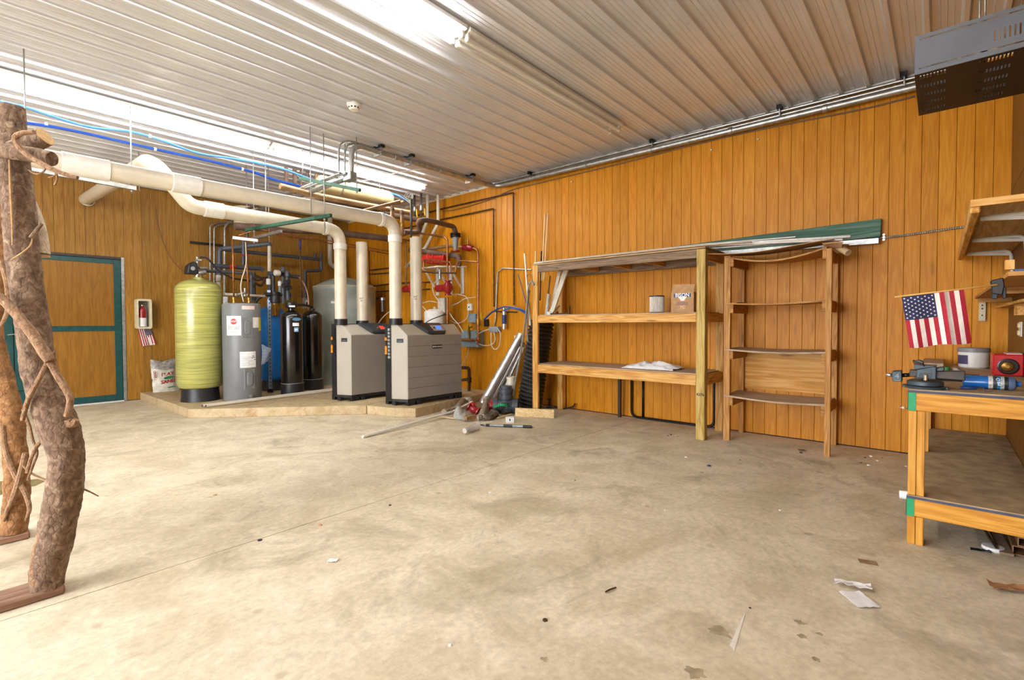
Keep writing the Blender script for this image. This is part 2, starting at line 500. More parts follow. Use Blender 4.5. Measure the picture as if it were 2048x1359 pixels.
while x > DX0:
    loc = Vector((x, YD, DZ))
    if f2: ps.parent = wb; ps.location = loc-WLOC[wb]; f2 = False
    else: copy_part(ps, wb, loc)
    x -= PW
x = DX0-PW/2
while x > -2.2:
    copy_part(pf, wb, Vector((x, YD, 0.012))); x -= PW

wfr = MB().box(XL-0.15, XR+0.2, YB-0.15, YB, 0, ZC+0.1).build('wall_front', wood('brown_plywood', '#6b4410', '#83571a', '#946828', 'z', rough=0.6, knots=False))
tag(wfr, kind='structure')
for x0, x1 in ((4.95, 6.195), (3.73, 4.945), (2.51, 3.725)):
    for z0, z1 in ((0.012, 2.44), (2.445, ZC)):
        MB().box(x0, x1, YB, YB+0.012, z0, z1).build('plywood_panel', MATS['brown_plywood'], wfr, bev=0.002)
tag(MB().box(XL-14, XL-0.0, YB-6, YD+6, -0.3, -0.205).build('floor_outside', plain('gravel_yard', '#a9a294', 0.9, vary=0.2)), kind='structure')
wl = MB()      # unseen side wall; its wide overhead door opening is added to let daylight in
for q in ((YB-0.1, OY0, 0, ZC+0.1), (OY1, YD+0.1, 0, ZC+0.1), (OY0, OY1, OZ, ZC+0.1)):
    wl.box(XL-0.15, XL, *q)
wl = wl.build('wall_left', WHITE)
tag(wl, kind='structure')

# ================================================================ ribbed steel ceiling
def ceil_profile():
    pts = []; k0 = 0.817-0.2335*8; P = 0.2335
    yy = k0
    while yy < YD+0.3:
        pts += [(yy-0.032, 0), (yy-0.024, -0.006), (yy-0.018, -0.027), (yy-0.015, -0.03), (yy+0.015, -0.03), (yy+0.018, -0.027), (yy+0.024, -0.006), (yy+0.032, 0)]
        for q in (0.075, 0.117, 0.159):
            pts += [(yy+q-0.007, 0), (yy+q-0.003, -0.0035), (yy+q+0.003, -0.0035), (yy+q+0.007, 0)]
        yy += P
    return [(a, b) for a, b in pts if YB-0.05 < a < YD+0.05]
cp = ceil_profile()
cm = MB()
nx = 12
vs = []
for i in range(nx+1):
    xx = XL-0.05+(XR+0.1-XL)*i/nx
    vs += [(xx, a, ZC+b) for a, b in cp]
n = len(cp)
cm.add(vs, [[i*n+j, (i+1)*n+j, (i+1)*n+j+1, i*n+j+1] for i in range(nx) for j in range(n-1)])
CEIL_M = plain('white_steel_sheet', '#e6e8ec', 0.22, 0.2, vary=0.02, scale=2)
ce = tag(cm.build('ceiling', CEIL_M), kind='structure')
# screws that hold the sheets, in rows across the ribs
sm_ = MB().lathe((0, 0, 0), [(0.008, 0), (0.008, -0.003), (0.005, -0.006)], 8)
s0 = None
for xx in (1.55, 2.75, 3.95, 5.15):
    yy = 0.817-0.2335+0.045
    while yy < 6.2:
        loc = Vector((xx, yy, ZC-0.0005))
        if s0 is None: s0 = MB().lathe(loc, [(0.008, 0), (0.008, -0.003), (0.005, -0.006)], 6).build('screw', STEEL, ce)
        else: copy_part(s0, ce, WLOC[s0]+(loc-Vector((1.55, 0.817-0.2335+0.045, ZC-0.0005))))
        yy += 0.2335*2
tag(MB().box(XL, XR, YB-0.1, YD+0.1, ZC+0.02, ZC+0.1).build('trim_2', plain('roof_deck', '#8a8a86', 0.8)), kind='structure')
tag(MB().prism([(XR-0.001, YB, ZC-0.045), (XR-0.03, YB, ZC-0.02), (XR-0.03, YB, ZC-0.005), (XR-0.001, YB, ZC-0.005)], (0, YD-YB, 0)).build('trim_1', WHITE), kind='structure')

# ================================================================ double door in the back wall
dr = thing('door_1', 'green-framed double door with plywood panels and a steel jamb', None, (0.63, YD, 0), kind='structure')
DP = wood('door_plywood', '#80530f', '#8f6014', '#9b6c1f', 'z', rough=0.5, rnd=0.05, knots=False)
yf = YD+0.03
MB().box(DX1-0.045, DX1, YD-0.012, YD+0.12, 0, DZ).build('door_jamb', STEEL, dr, bev=0.003)
MB().box(DX0, DX0+0.045, YD-0.012, YD+0.12, 0, DZ).build('door_jamb', STEEL, dr, bev=0.003)
MB().box(DX0+0.045, DX1-0.045, YD-0.012, YD+0.12, DZ-0.04, DZ).build('door_head', plain('dark_head', '#3c3230', 0.6), dr)
MB().box(DX0+0.045, DX1-0.045, YD-0.03, YD+0.1, 0.0, 0.02).build('threshold', plain('white_sill', '#d9d9d4', 0.5), dr)
MB().box(DX0+0.045, DX1-0.045, YD+0.1, YD+0.12, 0.0, DZ-0.04).build('light_stop_panel', GREEND, dr)  # panel added behind the leaves to stop sky light leaking through the gap
for a, b, hs in ((0.64, DX1-0.05, 1), (DX0+0.05, 0.632, -1)):
    lf = MB(); z0, z1 = 0.025, DZ-0.045; w = 0.1
    wl_, wr_ = (0.17, 0.095) if hs > 0 else (0.095, 0.1)
    for q in ((a, a+wl_, z0, z1), (b-wr_, b, z0, z1), (a+wl_, b-wr_, z1-0.075, z1), (a+wl_, b-wr_, z0, z0+0.1), (a+wl_, b-wr_, 1.2, 1.285)):
        lf.box(q[0], q[1], yf-0.02, yf+0.02, q[2], q[3])
    lo = lf.build('door_frame', GREEND, dr, bev=0.002)
    MB().box(a+wl_, b-wr_, yf-0.006, yf+0.01, 1.285, z1-0.075).build('door_panel', DP, dr)
    MB().box(a+wl_, b-wr_, yf-0.006, yf+0.01, z0+0.1, 1.2).build('door_panel', DP, dr)
    if hs > 0:
        hd = MB().lathe((0.68, yf-0.02, 1.165), [(0.037, 0), (0.037, 0.008), (0.03, 0.014), (0.014, 0.016), (0.014, 0.055)], 20, (0, -1, 0))
        hd.tube([(0.68, yf-0.07, 1.165), (0.63, yf-0.072, 1.165), (0.57, yf-0.066, 1.158)], 0.0105, 8, 0.02)
        hd.build('door_handle', CHROME, lo)
        for zz in (0.30, 0.55):
            MB().box(0.66, 0.80, yf-0.026, yf-0.02, zz, zz+0.012).build('latch_strip', BLACKM, lo)

# ================================================================ raised equipment pad
S = 0.126
pad = thing('concrete_pad', 'raised concrete pad with angled edge under boilers and tanks', 'pad', (4, 8.5, 0))
MB().prism([(2.165, 7.87, 0), (3.935, 6.235, 0), (6.19, 7.1, 0), (6.19, YD-0.01, 0), (2.165, YD-0.01, 0)], (0, 0, S)).build('pad_section', PAD_M, pad, bev=0.006)
MB().prism([(3.94, 6.225, 0), (4.065, 5.72, 0), (4.25, 5.5, 0), (5.5, 5.73, 0), (6.19, 5.86, 0), (6.19, 7.093, 0)], (0, 0, S)).build('pad_section', PAD_M, pad, bev=0.006)

# ================================================================ fluorescent fixtures
TUBE_LIT = emit('lit_tube', TUBE_TINT, TUBE_POWER)
TUBE_OFF = plain('unlit_tube', '#f2eee6', 0.25, vary=0.01)
def fixture(x0, x1, y, lit, label, group='long fluorescent strip fixtures'):
    t = thing('strip_light', label, 'strip light', ((x0+x1)/2, y, ZC-0.02), group)
    z = ZC-0.019
    MB().prism([(x0, y-0.108, z), (x0, y-0.108, z-0.028), (x0, y-0.025, z-0.052), (x0, y+0.025, z-0.052), (x0, y+0.108, z-0.028), (x0, y+0.108, z)], (x1-x0, 0, 0)).build('housing', WHITE, t, bev=0.002)
    for s in (-1, 1):
        yt = y+s*0.06; zt = z-0.078
        for xe in (x0+0.005, x1-0.03):
            sk = MB().box(xe, xe+0.025, yt-0.016, yt+0.016, zt-0.02, z-0.03)
            sk.cyl((xe-0.002, yt, zt), (xe+0.027, yt, zt), 0.022, seg=12)
            sk.build('lamp_holder', WHITE, t, bev=0.002)
        MB().cyl((x0+0.03, yt, zt), (x1-0.03, yt, zt), 0.019, seg=12).build('lamp_tube', TUBE_LIT if lit else TUBE_OFF, t)
    return t
fixture(2.80, 5.31, 2.985, False, 'unlit white fluorescent strip light over the room centre')
fixture(0.28, 2.77, 2.985, True, 'lit fluorescent strip light at the top edge beside unlit one')
fixture(2.83, 5.38, 6.70, True, 'lit fluorescent strip light above the boilers')
fixture(0.29, 2.80, 6.70, True, 'lit fluorescent strip light above the long white vent pipe')
for xx, nm in ((-2.25, 'first'), (-4.78, 'second')):  # extra fixtures added out of view to light the room
    for yy, ro in ((2.975, 'near'), (6.70, 'far')):
        fixture(xx, xx+2.5, yy, True, '%s added lit strip light behind the camera in the %s row' % (nm, ro))

# smoke detector
sd = thing('smoke_detector', 'small round white smoke detector on the ribbed ceiling', 'smoke detector', (2.93, 4.82, ZC-0.018))
MB().lathe((2.93, 4.82, ZC-0.018), [(0.075, 0), (0.075, -0.018), (0.068, -0.026)], 24).build('base', WHITE, sd)
b_ = MB().lathe((2.93, 4.82, ZC-0.044), [(0.062, 0), (0.055, -0.03), (0.045, -0.045), (0.0, -0.05)], 24).build('cover', WHITE, sd)
for k in range(10):
    q = 2*pi*k/10
    MB().obb((2.93+0.054*cos(q), 4.82+0.054*sin(q), ZC-0.066), (0.004*cos(q), 0.004*sin(q), 0), (-0.009*sin(q), 0.009*cos(q), 0), (0, 0, 0.007)).build('vent_slot', DARKHOLE, b_)

# ================================================================ boilers
JACKET = plain('boiler_jacket', '#b3ac9c', 0.42, vary=0.02, scale=4)
PANEL = plain('boiler_front', '#958d84', 0.42, vary=0.02, scale=4)
BEZEL = plain('control_bezel', '#a9a39c', 0.35, vary=0.03)
HOOD = plain('control_hood', '#2c3136', 0.32, vary=0.08)
def boiler(ox, oy, label, screen, bands, grey_bezel):
    t = thing('boiler', label, 'boiler', (ox+0.5, oy+0.2, S), 'floor-standing boilers')
    zb, z1, z2 = 0.215, 1.14, 1.295
    # moulded base with foot notches
    pl = [(-0.10, 0.40), (-0.10, 0.215), (-0.005, -0.012), (1.05, -0.012), (1.05, 0.40)]
    MB().prism([(ox+a, oy+b, S+0.05) for a, b in pl], (0, 0, zb-S-0.05)).build('base', BLACK, t, bev=0.004)
    ft = [(0.0, 0.13, -0.02, 0.06), (0.17, 0.24, -0.02, 0.06), (0.80, 0.87, -0.02, 0.06), (0.92, 1.05, -0.02, 0.06), (-0.1, -0.03, 0.16, 0.24), (-0.1, -0.02, 0.33, 0.4)]
    for a, b, c, d in ft:
        MB().box(ox+a, ox+b, oy+max(c, -0.012), oy+d, S, S+0.06).build('foot', BLACK, t, bev=0.004)
    P = [(-0.095, 0.25), (-0.095, 0.225), (-0.065, 0.155), (0, 0), (1.05, 0), (1.05, 0.155), (1.05, 0.25)]
    top = [z2, z2, z2, z1, z1, z2, z2]
    vs = [(ox+a, oy+b, zb) for a, b in P]+[(ox+a, oy+b, z) for (a, b), z in zip(P, top)]
    fs = [[i, (i+1) % 7, 7+(i+1) % 7, 7+i] for i in range(7)]
    fs += [[0, 1, 2, 3, 4, 5, 6], [7, 8, 9, 12, 13], [9, 10, 11, 12]]
    MB().add(vs, fs).build('jacket', JACKET, t, bev=0.004)
    MB().box(ox-0.095, ox+1.05, oy+0.25, oy+0.40, S+0.05, z2+0.01).build('back_frame', BLACK, t, bev=0.004)
    # front panel, embossed in bands
    fp = MB(); zz = zb+0.004; n = 6 if bands else 1; h = (z1-0.008-zz)/n
    for k in range(n):
        fp.box(ox+0.004, ox+1.046, oy-0.009, oy+0.004, zz+k*h+0.0016*(bands), zz+(k+1)*h-0.0016*bands)
    front = fp.build('front_panel', PANEL, t, bev=0.002)
    # badge
    bx = ox+0.545 if bands else ox+0.80
    bd = MB().box(bx-0.095, bx+0.095, oy-0.016, oy-0.008, 0.93, 0.985).build('badge', BLACK, t, bev=0.008)
    text('badge_lettering', 'WEIL-McLAIN', 0.026, (bx+0.012, oy-0.0168, 0.957), (1, 0, 0), (0, 0, 1), WHITE, bd, bold=0.0006)
    MB().lathe((bx-0.078, oy-0.0160, 0.957), [(0.012, 0), (0.012, 0.0008), (0.006, 0.001)], 14, (0, -1, 0)).build('badge_emblem', WHITE, bd)
    # maker's plate on the angled corner facet
    d = Vector((-0.095, 0.225, 0)).normalized(); nrm = Vector((-0.225, -0.095, 0)).normalized()
    c = Vector((ox, oy, 1.06))+d*0.115+nrm*0.004
    mp_ = MB().obb(c, d*0.052, nrm*0.003, Vector((0, 0, 0.028))).build('side_badge', BLACK, t)
    text('side_badge_lettering', 'EVERGREEN', 0.014, c+nrm*0.0035-Vector((0, 0, 0.008)), -d, (0, 0, 1), LGREY, mp_)
    # control hood on the slope
    sl = Vector((0, 0.155, 0.155)).normalized(); no = Vector((0, -1, 1)).normalized()
    def sp(x, q, hgt): return Vector((ox+x, oy, z1))+sl*(q*0.219)+no*hgt
    o_ = [(0.20, 1.05), (0.37, 0.10), (0.42, -0.02), (0.70, -0.02), (0.74, 0.10), (0.74, 1.05)]
    hv = [sp(x, q, -0.005) for x, q in o_]+[sp(x+(0.02 if x < 0.5 else -0.02), q*0.96+0.02, 0.05 if q < 0.5 else 0.03) for x, q in o_]
    hd = MB().add(hv, [[i, (i+1) % 6, 6+(i+1) % 6, 6+i] for i in range(6)]+[[0, 1, 2, 3, 4, 5], [6, 7, 8, 9, 10, 11]]).build('control_hood', HOOD, t, bev=0.006)
    a0, a1 = (0.49, 0.70) if grey_bezel else (0.46, 0.66)
    def face(x, q, h): return sp(x, q, 0.05-0.02*max(0, q-0.1)+h)
    bz = MB().prism([face(a0, 0.12, 0), face(a1, 0.12, 0), face(a1, 0.72, 0), face(a0-0.012, 0.72, 0)], no*0.006).build('bezel', BEZEL if grey_bezel else HOOD, hd, bev=0.003)
    sc = MB().prism([face(a0+0.075, 0.26, 0.006), face(a1-0.045, 0.26, 0.006), face(a1-0.045, 0.62, 0.006), face(a0+0.075, 0.62, 0.006)], no*0.003)
    sc.build('screen', screen, hd)
    MB().lathe(face(a0+0.035, 0.42, 0.006), [(0.018, 0), (0.016, 0.009), (0.006, 0.01)], 16, no).build('dial', BLACK if grey_bezel else CHROME, hd)
    MB().lathe(face(a1-0.022, 0.42, 0.006), [(0.012, 0), (0.011, 0.005)], 12, no).build('button', LGREY, hd)
    # wiring terminal strip and orange cable tags on the black side
    ts = MB()
    for k in range(9): ts.box(ox-0.112, ox-0.095, oy+0.27, oy+0.31, 0.80+k*0.05, 0.835+k*0.05)
    ts.build('terminal_strip', LGREY if bands else BLACK, t)
    for z0, hh in ((1.06, 0.045), (0.93, 0.05), (0.86, 0.07)):
        MB().prism([(ox-0.125, oy+0.31, z0), (ox-0.125, oy+0.37, z0), (ox-0.125, oy+0.36, z0+hh), (ox-0.125, oy+0.325, z0+hh)], (0.006, 0, 0)).build('warning_tag', ORANGE, t)
    for px, py, hh in ((-0.03, 0.225, 0.085), (0.345, 0.225, 0.06)):
        MB().lathe((ox+px, oy+py, z2-0.01), [(0.098, 0), (0.098, hh+0.01)], 28, caps=True).build('flue_collar', BLACK, t)
    return t
B2X, B2Y, B1X, B1Y = 4.30, 5.745, 4.01, 6.755
boiler(B1X, B1Y, 'grey boiler with a red display, left and farther of the pair', plain('red_display', '#d8402c', 0.3, emit=0.6), False, False)
boiler(B2X, B2Y, 'grey boiler with a blue display, right and nearer of the pair', plain('blue_display', '#3f74ff', 0.3, emit=1.0), True, True)

# ================================================================ white vent pipes
def vent(name, label, path, r, fil, couplings=(), writing=None):
    t = thing(name, label, 'vent pipe', path[0] if path[0][2] < path[-1][2] else path[-1], 'white boiler vent pipes')
    MB().tube(path, r, 28, fil, nb=8).build('pipe', PIPEW, t)
    for p, d, L in couplings:
        p, d = Vector(p), Vector(d).normalized()
        MB().lathe(p-d*L/2, [(r, 0), (r+0.011, 0.003), (r+0.011, L-0.003), (r, L)], 28, d, caps=False).build('coupling', WHITE, t)
    return t
R_ = 0.088
fx2, fy2 = B2X-0.03, B2Y+0.225
fx1, fy1 = B1X-0.03, B1Y+0.225
ZA = 2.775
a = vent('vent_pipe', 'long white vent pipe running overhead to the nearer boiler',
         [(fx2, fy2, 1.36), (fx2, fy2, ZA), (-0.9, fy2, ZA-0.02)], R_, 0.20,
         [((fx2, fy2, 2.53), (0, 0, 1), 0.10), ((fx2-0.24, fy2, ZA), (1, 0, 0), 0.05), ((1.66, fy2, ZA-0.01), (1, 0, 0), 0.26), ((0.86, fy2, ZA-0.015), (1, 0, 0), 0.34)])
b = vent('vent_pipe', 'white vent pipe from the farther boiler that dips under and goes through back wall',
         [(fx1, fy1, 1.36), (fx1, fy1, 2.735), (1.98, fy1, 2.755), (1.66, fy1, 3.16), (1.60, fy1+0.2, 3.25), (1.50, YD-0.005, 3.335)], R_, 0.2,
         [((fx1, fy1, 2.49), (0, 0, 1), 0.09), ((fx1-0.24, fy1, 2.737), (1, 0, 0), 0.05), ((2.24, fy1, 2.753), (1, 0, 0), 0.22), ((1.52, YD-0.03, 3.333), (0, 1, 0), 0.05)])
for nm, lb, x, yy, zt, sct in (('intake_pipe', 'short open white intake pipe on the nearer boiler', B2X+0.345, fy2, 2.60, 'Boil\n #2'),
                          ('intake_pipe', 'short open white intake pipe on the farther boiler', B1X+0.345, fy1, 2.60, 'Boil\n #1')):
    t = thing(nm, lb, 'intake pipe', (x, yy, 1.34), 'white boiler intake pipes')
    m = MB().lathe((x, yy, 1.34), [(R_, 0), (R_, zt-1.34), (R_-0.008, zt-1.34), (R_-0.008, 0.3)], 28, caps=False)
    m.build('pipe', PIPEW, t)
    d = Vector((-x, -yy, 0)).normalized(); sd_ = Vector((0, 0, 1)).cross(-d)
    d2 = (d+sd_*0.15).normalized()
    text('marker_writing', sct, 0.036, Vector((x, yy, 1.69))+d2*(R_+0.001), Vector((0, 0, 1)).cross(d2)+Vector((0, 0, 0.25)), (0, 0, 1), INK, t)

# ================================================================ tanks on the pad
def dome(r, h, n=6): return [(r*cos(pi/2*k/n), h*sin(pi/2*k/n)) for k in range(n+1)]
OLIVE = plain('olive_fibreglass', '#aeac5e', 0.3, vary=0.16, scale=9, coat=0.5)
def band(m, sx, sz):      # filament winding: squeeze the tone noise into horizontal bands
    N, L = m.node_tree.nodes, m.node_tree.links
    tc = next(n for n in N if n.type == 'TEX_COORD'); nz = next(n for n in N if n.type == 'TEX_NOISE')
    mp = N.new('ShaderNodeMapping'); mp.inputs['Scale'].default_value = (sx, sx, sz)
    L.new(tc.outputs['Object'], mp.inputs['Vector']); L.new(mp.outputs[0], nz.inputs['Vector'])
band(OLIVE, 0.25, 6)
ox_, oy_ = 2.56, 8.69
t = thing('resin_tank', 'tall olive-green fibreglass softener tank on black base ring', 'tank', (ox_, oy_, S))
prof = [(0.05, 0.17), (0.20, 0.175), (0.285, 0.215), (0.312, 0.29), (0.318, 0.30), (0.318, 1.70)]+[(a_, 1.70+b_) for a_, b_ in dome(0.318, 0.185)][1:-1]+[(0.075, 1.895), (0.06, 1.91)]
MB().lathe((ox_, oy_, S), prof, 48).build('vessel', OLIVE, t)
MB().lathe((ox_, oy_, S), [(0.268, 0), (0.262, 0.02), (0.25, 0.2)], 40).build('base_ring', BLACK, t)
MB().lathe((ox_, oy_, S+1.90), [(0.062, 0), (0.062, 0.03), (0.045, 0.035), (0.045, 0.06)], 20).build('neck', CHROME, t)
hd = MB().prism([(ox_-0.17, oy_-0.09, S+1.95), (ox_-0.02, oy_-0.09, S+1.95), (ox_-0.03, oy_-0.09, S+2.12), (ox_-0.09, oy_-0.09, S+2.14), (ox_-0.15, oy_-0.09, S+2.08)], (0, 0.2, 0)).build('control_head', BLACK, t, bev=0.012)
MB().lathe((ox_-0.10, oy_-0.092, S+2.03), [(0.03, 0), (0.03, 0.008), (0.01, 0.01)], 16, (0, -1, 0)).build('dial', LGREY, hd)
v = MB().cyl((ox_-0.02, oy_, S+1.96), (ox_+0.10, oy_, S+2.00), 0.05, 0.035)
v.cyl((ox_-0.01, oy_, S+1.95), (ox_-0.01, oy_, S+2.22), 0.022); v.cyl((ox_-0.04, oy_-0.02, S+2.17), (ox_+0.04, oy_-0.02, S+2.17), 0.02); v.cyl((ox_, oy_-0.05, S+2.05), (ox_+0.11, oy_-0.03, S+2.06), 0.018)
v.build('valve_body', STEEL, t)
MB().tube(smooth([(ox_+0.02, oy_-0.02, S+2.22), (ox_+0.12, oy_-0.05, S+2.20), (ox_+0.25, oy_-0.05, S+2.05), (ox_+0.45, oy_-0.05, S+1.93), (ox_+0.75, oy_, S+1.90)]), 0.014, 8).build('hose', BLACK, t)

hx, hy, hr = 3.017, 8.257, 0.268
HEATER = plain('heater_grey', '#77797a', 0.38, vary=0.03, scale=5)
t = thing('water_heater', 'grey electric water heater with stop-sign sticker beside olive tank', 'water heater', (hx, hy, S))
MB().lathe((hx, hy, S), [(hr-0.012, 0), (hr-0.004, 0.006), (hr, 0.02), (hr, 1.47), (hr-0.006, 1.49), (hr-0.03, 1.502), (0, 1.505)], 56).build('body', HEATER, t)
def on_cyl(cx, cy, r, ang, z):      # ang 0 faces the camera, positive to the right
    d = Vector((-cx, -cy, 0)).normalized(); q = Matrix.Rotation(-ang, 3, 'Z') if False else Matrix.Rotation(ang, 3, 'Z')
    d = q @ d
    return Vector((cx, cy, z))+d*r, d, Vector((0, 0, 1)).cross(d)
def patch(cx, cy, r, a0, a1, z0, z1, off=0.0012, nseg=6):
    m = MB(); rows = []
    for k in range(nseg+1):
        a_ = a0+(a1-a0)*k/nseg
        rows.append([on_cyl(cx, cy, r+off, a_, z0)[0], on_cyl(cx, cy, r+off, a_, z1)[0]])
    for k in range(nseg): m.add([rows[k][0], rows[k+1][0], rows[k+1][1], rows[k][1]], [[0, 1, 2, 3]], True)
    return m
def px_ang(cx, cy, r, u0): return u0
# sticker angles measured as the sine offset across the visible half
def asn(f): return math.asin(max(-1, min(1, f)))
st = patch(hx, hy, hr, asn(-0.74), asn(-0.03), 1.135, 1.43).build('warning_sticker', PAPER, t)
for z_ in (1.15, 1.414): patch(hx, hy, hr, asn(-0.68), asn(-0.08), z_, z_+0.002, 0.0018).build('sticker_border', INK, st)
c_, d_, s_ = on_cyl(hx, hy, hr, asn(-0.40), 1.345)
oc = [c_+d_*0.002+s_*0.047*cos(pi/8+k*pi/4)+Vector((0, 0, 1))*0.047*sin(pi/8+k*pi/4) for k in range(8)]
MB().prism(oc, d_*0.0012).build('stop_octagon', plain('sign_red', '#cf2a26', 0.5), st)
text('stop_lettering', 'STOP', 0.036, c_+d_*0.0038, s_, (0, 0, 1), PAPER, st, bold=0.0008)
for k, l_ in enumerate(('BEFORE YOU CALL THIS', 'MANUFACTURER OR', 'RETURN TO RETAILER', '', '1-800-432-8373')):
    if l_: text('sticker_lettering', l_, 0.0165, c_+d_*0.0026-Vector((0, 0, 0.072+k*0.021)), s_, (0, 0, 1), INK, st)
for z0, a_ in ((1.10, 0.22), (0.31, 0.30)):
    c_, d_, s_ = on_cyl(hx, hy, hr-0.012, asn(a_+0.06), z0)
    ap = MB().obb(c_+Vector((0, 0, 0.155))+d_*0.004, s_*0.078, d_*0.012, Vector((0, 0, 0.155))).build('access_panel', HEATER, t, bev=0.004)
    cc = c_+Vector((0, 0, 0.155))+d_*0.016
    pts = [cc+s_*0.042*cos(q)+Vector((0, 0, 0.065*(1 if sin(q) > 0 else -1)+0.042*sin(q))) for q in [pi*2*k/16+0.001 for k in range(16)]]
    MB().prism(pts, d_*0.018).build('panel_boss', HEATER, ap, bev=0.006)
    for zq in (0.012, 0.298): MB().lathe(c_+Vector((0, 0, zq))+d_*0.016, [(0.006, 0), (0.005, 0.003)], 8, d_).build('screw', CHROME, ap)
patch(hx, hy, hr, asn(0.02), asn(0.66), 1.53, 1.585, 0.0014).build('pink_label', plain('pale_pink_label', '#e6cfc2', 0.7), t)
patch(hx, hy, hr, asn(0.56), asn(0.86), 1.25, 1.41, 0.0014).build('rating_label', PAPER, t)
patch(hx, hy, hr, asn(0.86), asn(0.985), 1.20, 1.41, 0.0014).build('energy_guide', plain('energy_yellow', '#dcc81e', 0.6), t)
il = patch(hx, hy, hr, asn(-0.12), asn(0.68), 0.64, 0.885, 0.0014).build('instruction_label', PAPER, t)
for k in range(9):
    w_ = 0.6 if k % 3 else 0.45
    patch(hx, hy, hr, asn(-0.06), asn(-0.06+w_), 0.665+k*0.0165, 0.669+k*0.0165, 0.002).build('printed_line', LGREY, il)
for k, (a_, z_) in enumerate(((0.47, 0.78), (0.56, 0.79), (0.58, 0.755), (0.50, 0.81))):
    patch(hx, hy, hr, asn(a_), asn(a_+0.09), z_, z_+0.009, 0.002).build('ink_mark', INK, il)
c_, d_, s_ = on_cyl(hx, hy, hr, asn(0.42), 0.20)
MB().lathe(c_-d_*0.01, [(0.035, 0), (0.033, 0.015), (0.02, 0.018), (0.02, 0.04), (0.012, 0.042)], 18, d_).build('drain_valve', STEEL, t)
MB().box(hx-0.26, hx-0.20, hy-0.02, hy+0.0, S+1.49, S+1.60).build('flat_lever', LGREY, t, bev=0.004)

# blue pressure tank
BLUET = plain('blue_enamel_tank', '#1a80da', 0.25, vary=0.04, scale=5, coat=0.4)
t = thing('pressure_tank', 'bright blue pressure tank standing behind slotted steel post', 'tank', (3.81, 9.07, S))
MB().lathe((3.81, 9.07, S), [(0.06, 0.12)]+[(0.24*cos(q), 0.26+0.13*sin(q)) for q in [-1.2, -0.9, -0.6, -0.3, 0]]+[(0.24, 1.35)]+[(a_, 1.35+b_*1) for a_, b_ in dome(0.24, 0.15)][1:], 40).build('vessel', BLUET, t)
MB().lathe((3.81, 9.07, S+0.70), [(0.2405, 0), (0.243, 0.006), (0.2405, 0.012)], 40, caps=False).build('weld_seam', BLUET, t)
MB().lathe((3.81, 9.07, S), [(0.21, 0), (0.20, 0.02), (0.19, 0.18)], 32).build('base_ring', BLACK, t)

# two black softener tanks
BLKT = plain('black_glossy_tank', '#151313', 0.2, vary=0.15, scale=40, coat=0.6, bump=0.15); band(BLKT, 0.4, 3)
for nm, cx, cy, lb, zt in (('a', 3.80, 8.25, 'shiny black softener tank with labels, left of the black pair', 1.41), ('b', 4.33, 8.58, 'shiny black softener tank without labels, right of the black pair', 1.43)):
    t = thing('softener_tank', lb, 'tank', (cx, cy, S), 'black twin softener tanks')
    MB().lathe((cx, cy, S), [(0.17, 0.16), (0.178, 0.18), (0.178, zt-0.13)]+[(a_, zt-0.13+b_) for a_, b_ in dome(0.178, 0.13)][1:-1]+[(0.05, zt), (0.05, zt+0.03)], 40).build('vessel', BLKT, t)
    MB().lathe((cx, cy, S), [(0.180, 0), (0.183, 0.02), (0.181, 0.185), (0.176, 0.19)], 40).build('base_sleeve', BLACK, t)
    MB().lathe((cx, cy, S+0.185), [(0.1805, 0), (0.1835, 0.004), (0.1805, 0.008)], 40, caps=False).build('seam_ring', LGREY, t)
    if nm == 'a':
        c_, d_, s_ = on_cyl(cx, cy, 0.1785, asn(0.42), 1.385)
        lb_ = MB().prism([c_+s_*0.072*cos(q)+Vector((0, 0, 0.026*sin(q))) for q in [2*pi*k/18 for k in range(18)]], d_*0.004).build('oval_badge', plain('badge_blue', '#5b86a8', 0.3), t)
        patch(cx, cy, 0.178, asn(0.08), asn(0.62), 1.27, 1.325, 0.0016).build('white_label', PAPER, t)
        bl = patch(cx, cy, 0.178, asn(0.20), asn(0.58), 1.175, 1.25, 0.0016).build('blue_label', plain('pale_blue_label', '#86b4da', 0.5), t)
        patch(cx, cy, 0.178, asn(0.26), asn(0.52), 1.20, 1.225, 0.0022).build('label_print', PAPER, bl)
        hd = MB().lathe((cx, cy, S+1.44), [(0.055, 0), (0.095, 0.02), (0.1, 0.05), (0.095, 0.1), (0.06, 0.115)], 22).build('control_head', BLACK, t)
        c_, d_, s_ = on_cyl(cx, cy, 0.098, 0.1, S+1.475)
        MB().obb(c_, s_*0.045, d_*0.006, (0, 0, 0.014)).build('head_label', PAPER, hd)

# big silver storage tank
SILV = plain('silver_green_tank', '#b4beb4', 0.4, 0.15, vary=0.12, scale=3)
sx, sy = 5.33, 9.17
t = thing('storage_tank', 'large silvery round storage tank in the corner behind boilers', 'tank', (sx, sy, S))
MB().lathe((sx, sy, S), [(0.605, 0), (0.605, 1.84), (0.612, 1.85), (0.612, 1.90), (0.55, 1.96), (0.30, 2.08), (0.0, 2.13)], 56).build('vessel', SILV, t)
MB().lathe((sx, sy, S+1.90), [(0.613, 0), (0.618, 0.01), (0.613, 0.03)], 56, caps=False).build('rim', plain('cream_rim', '#cfc9ae', 0.5), t)
c_, d_, s_ = on_cyl(sx, sy, 0.606, asn(-0.35), 1.72)
MB().obb(c_, s_*0.05, d_*0.002, (0, 0, 0.022)).build('nameplate', PAPER, t)

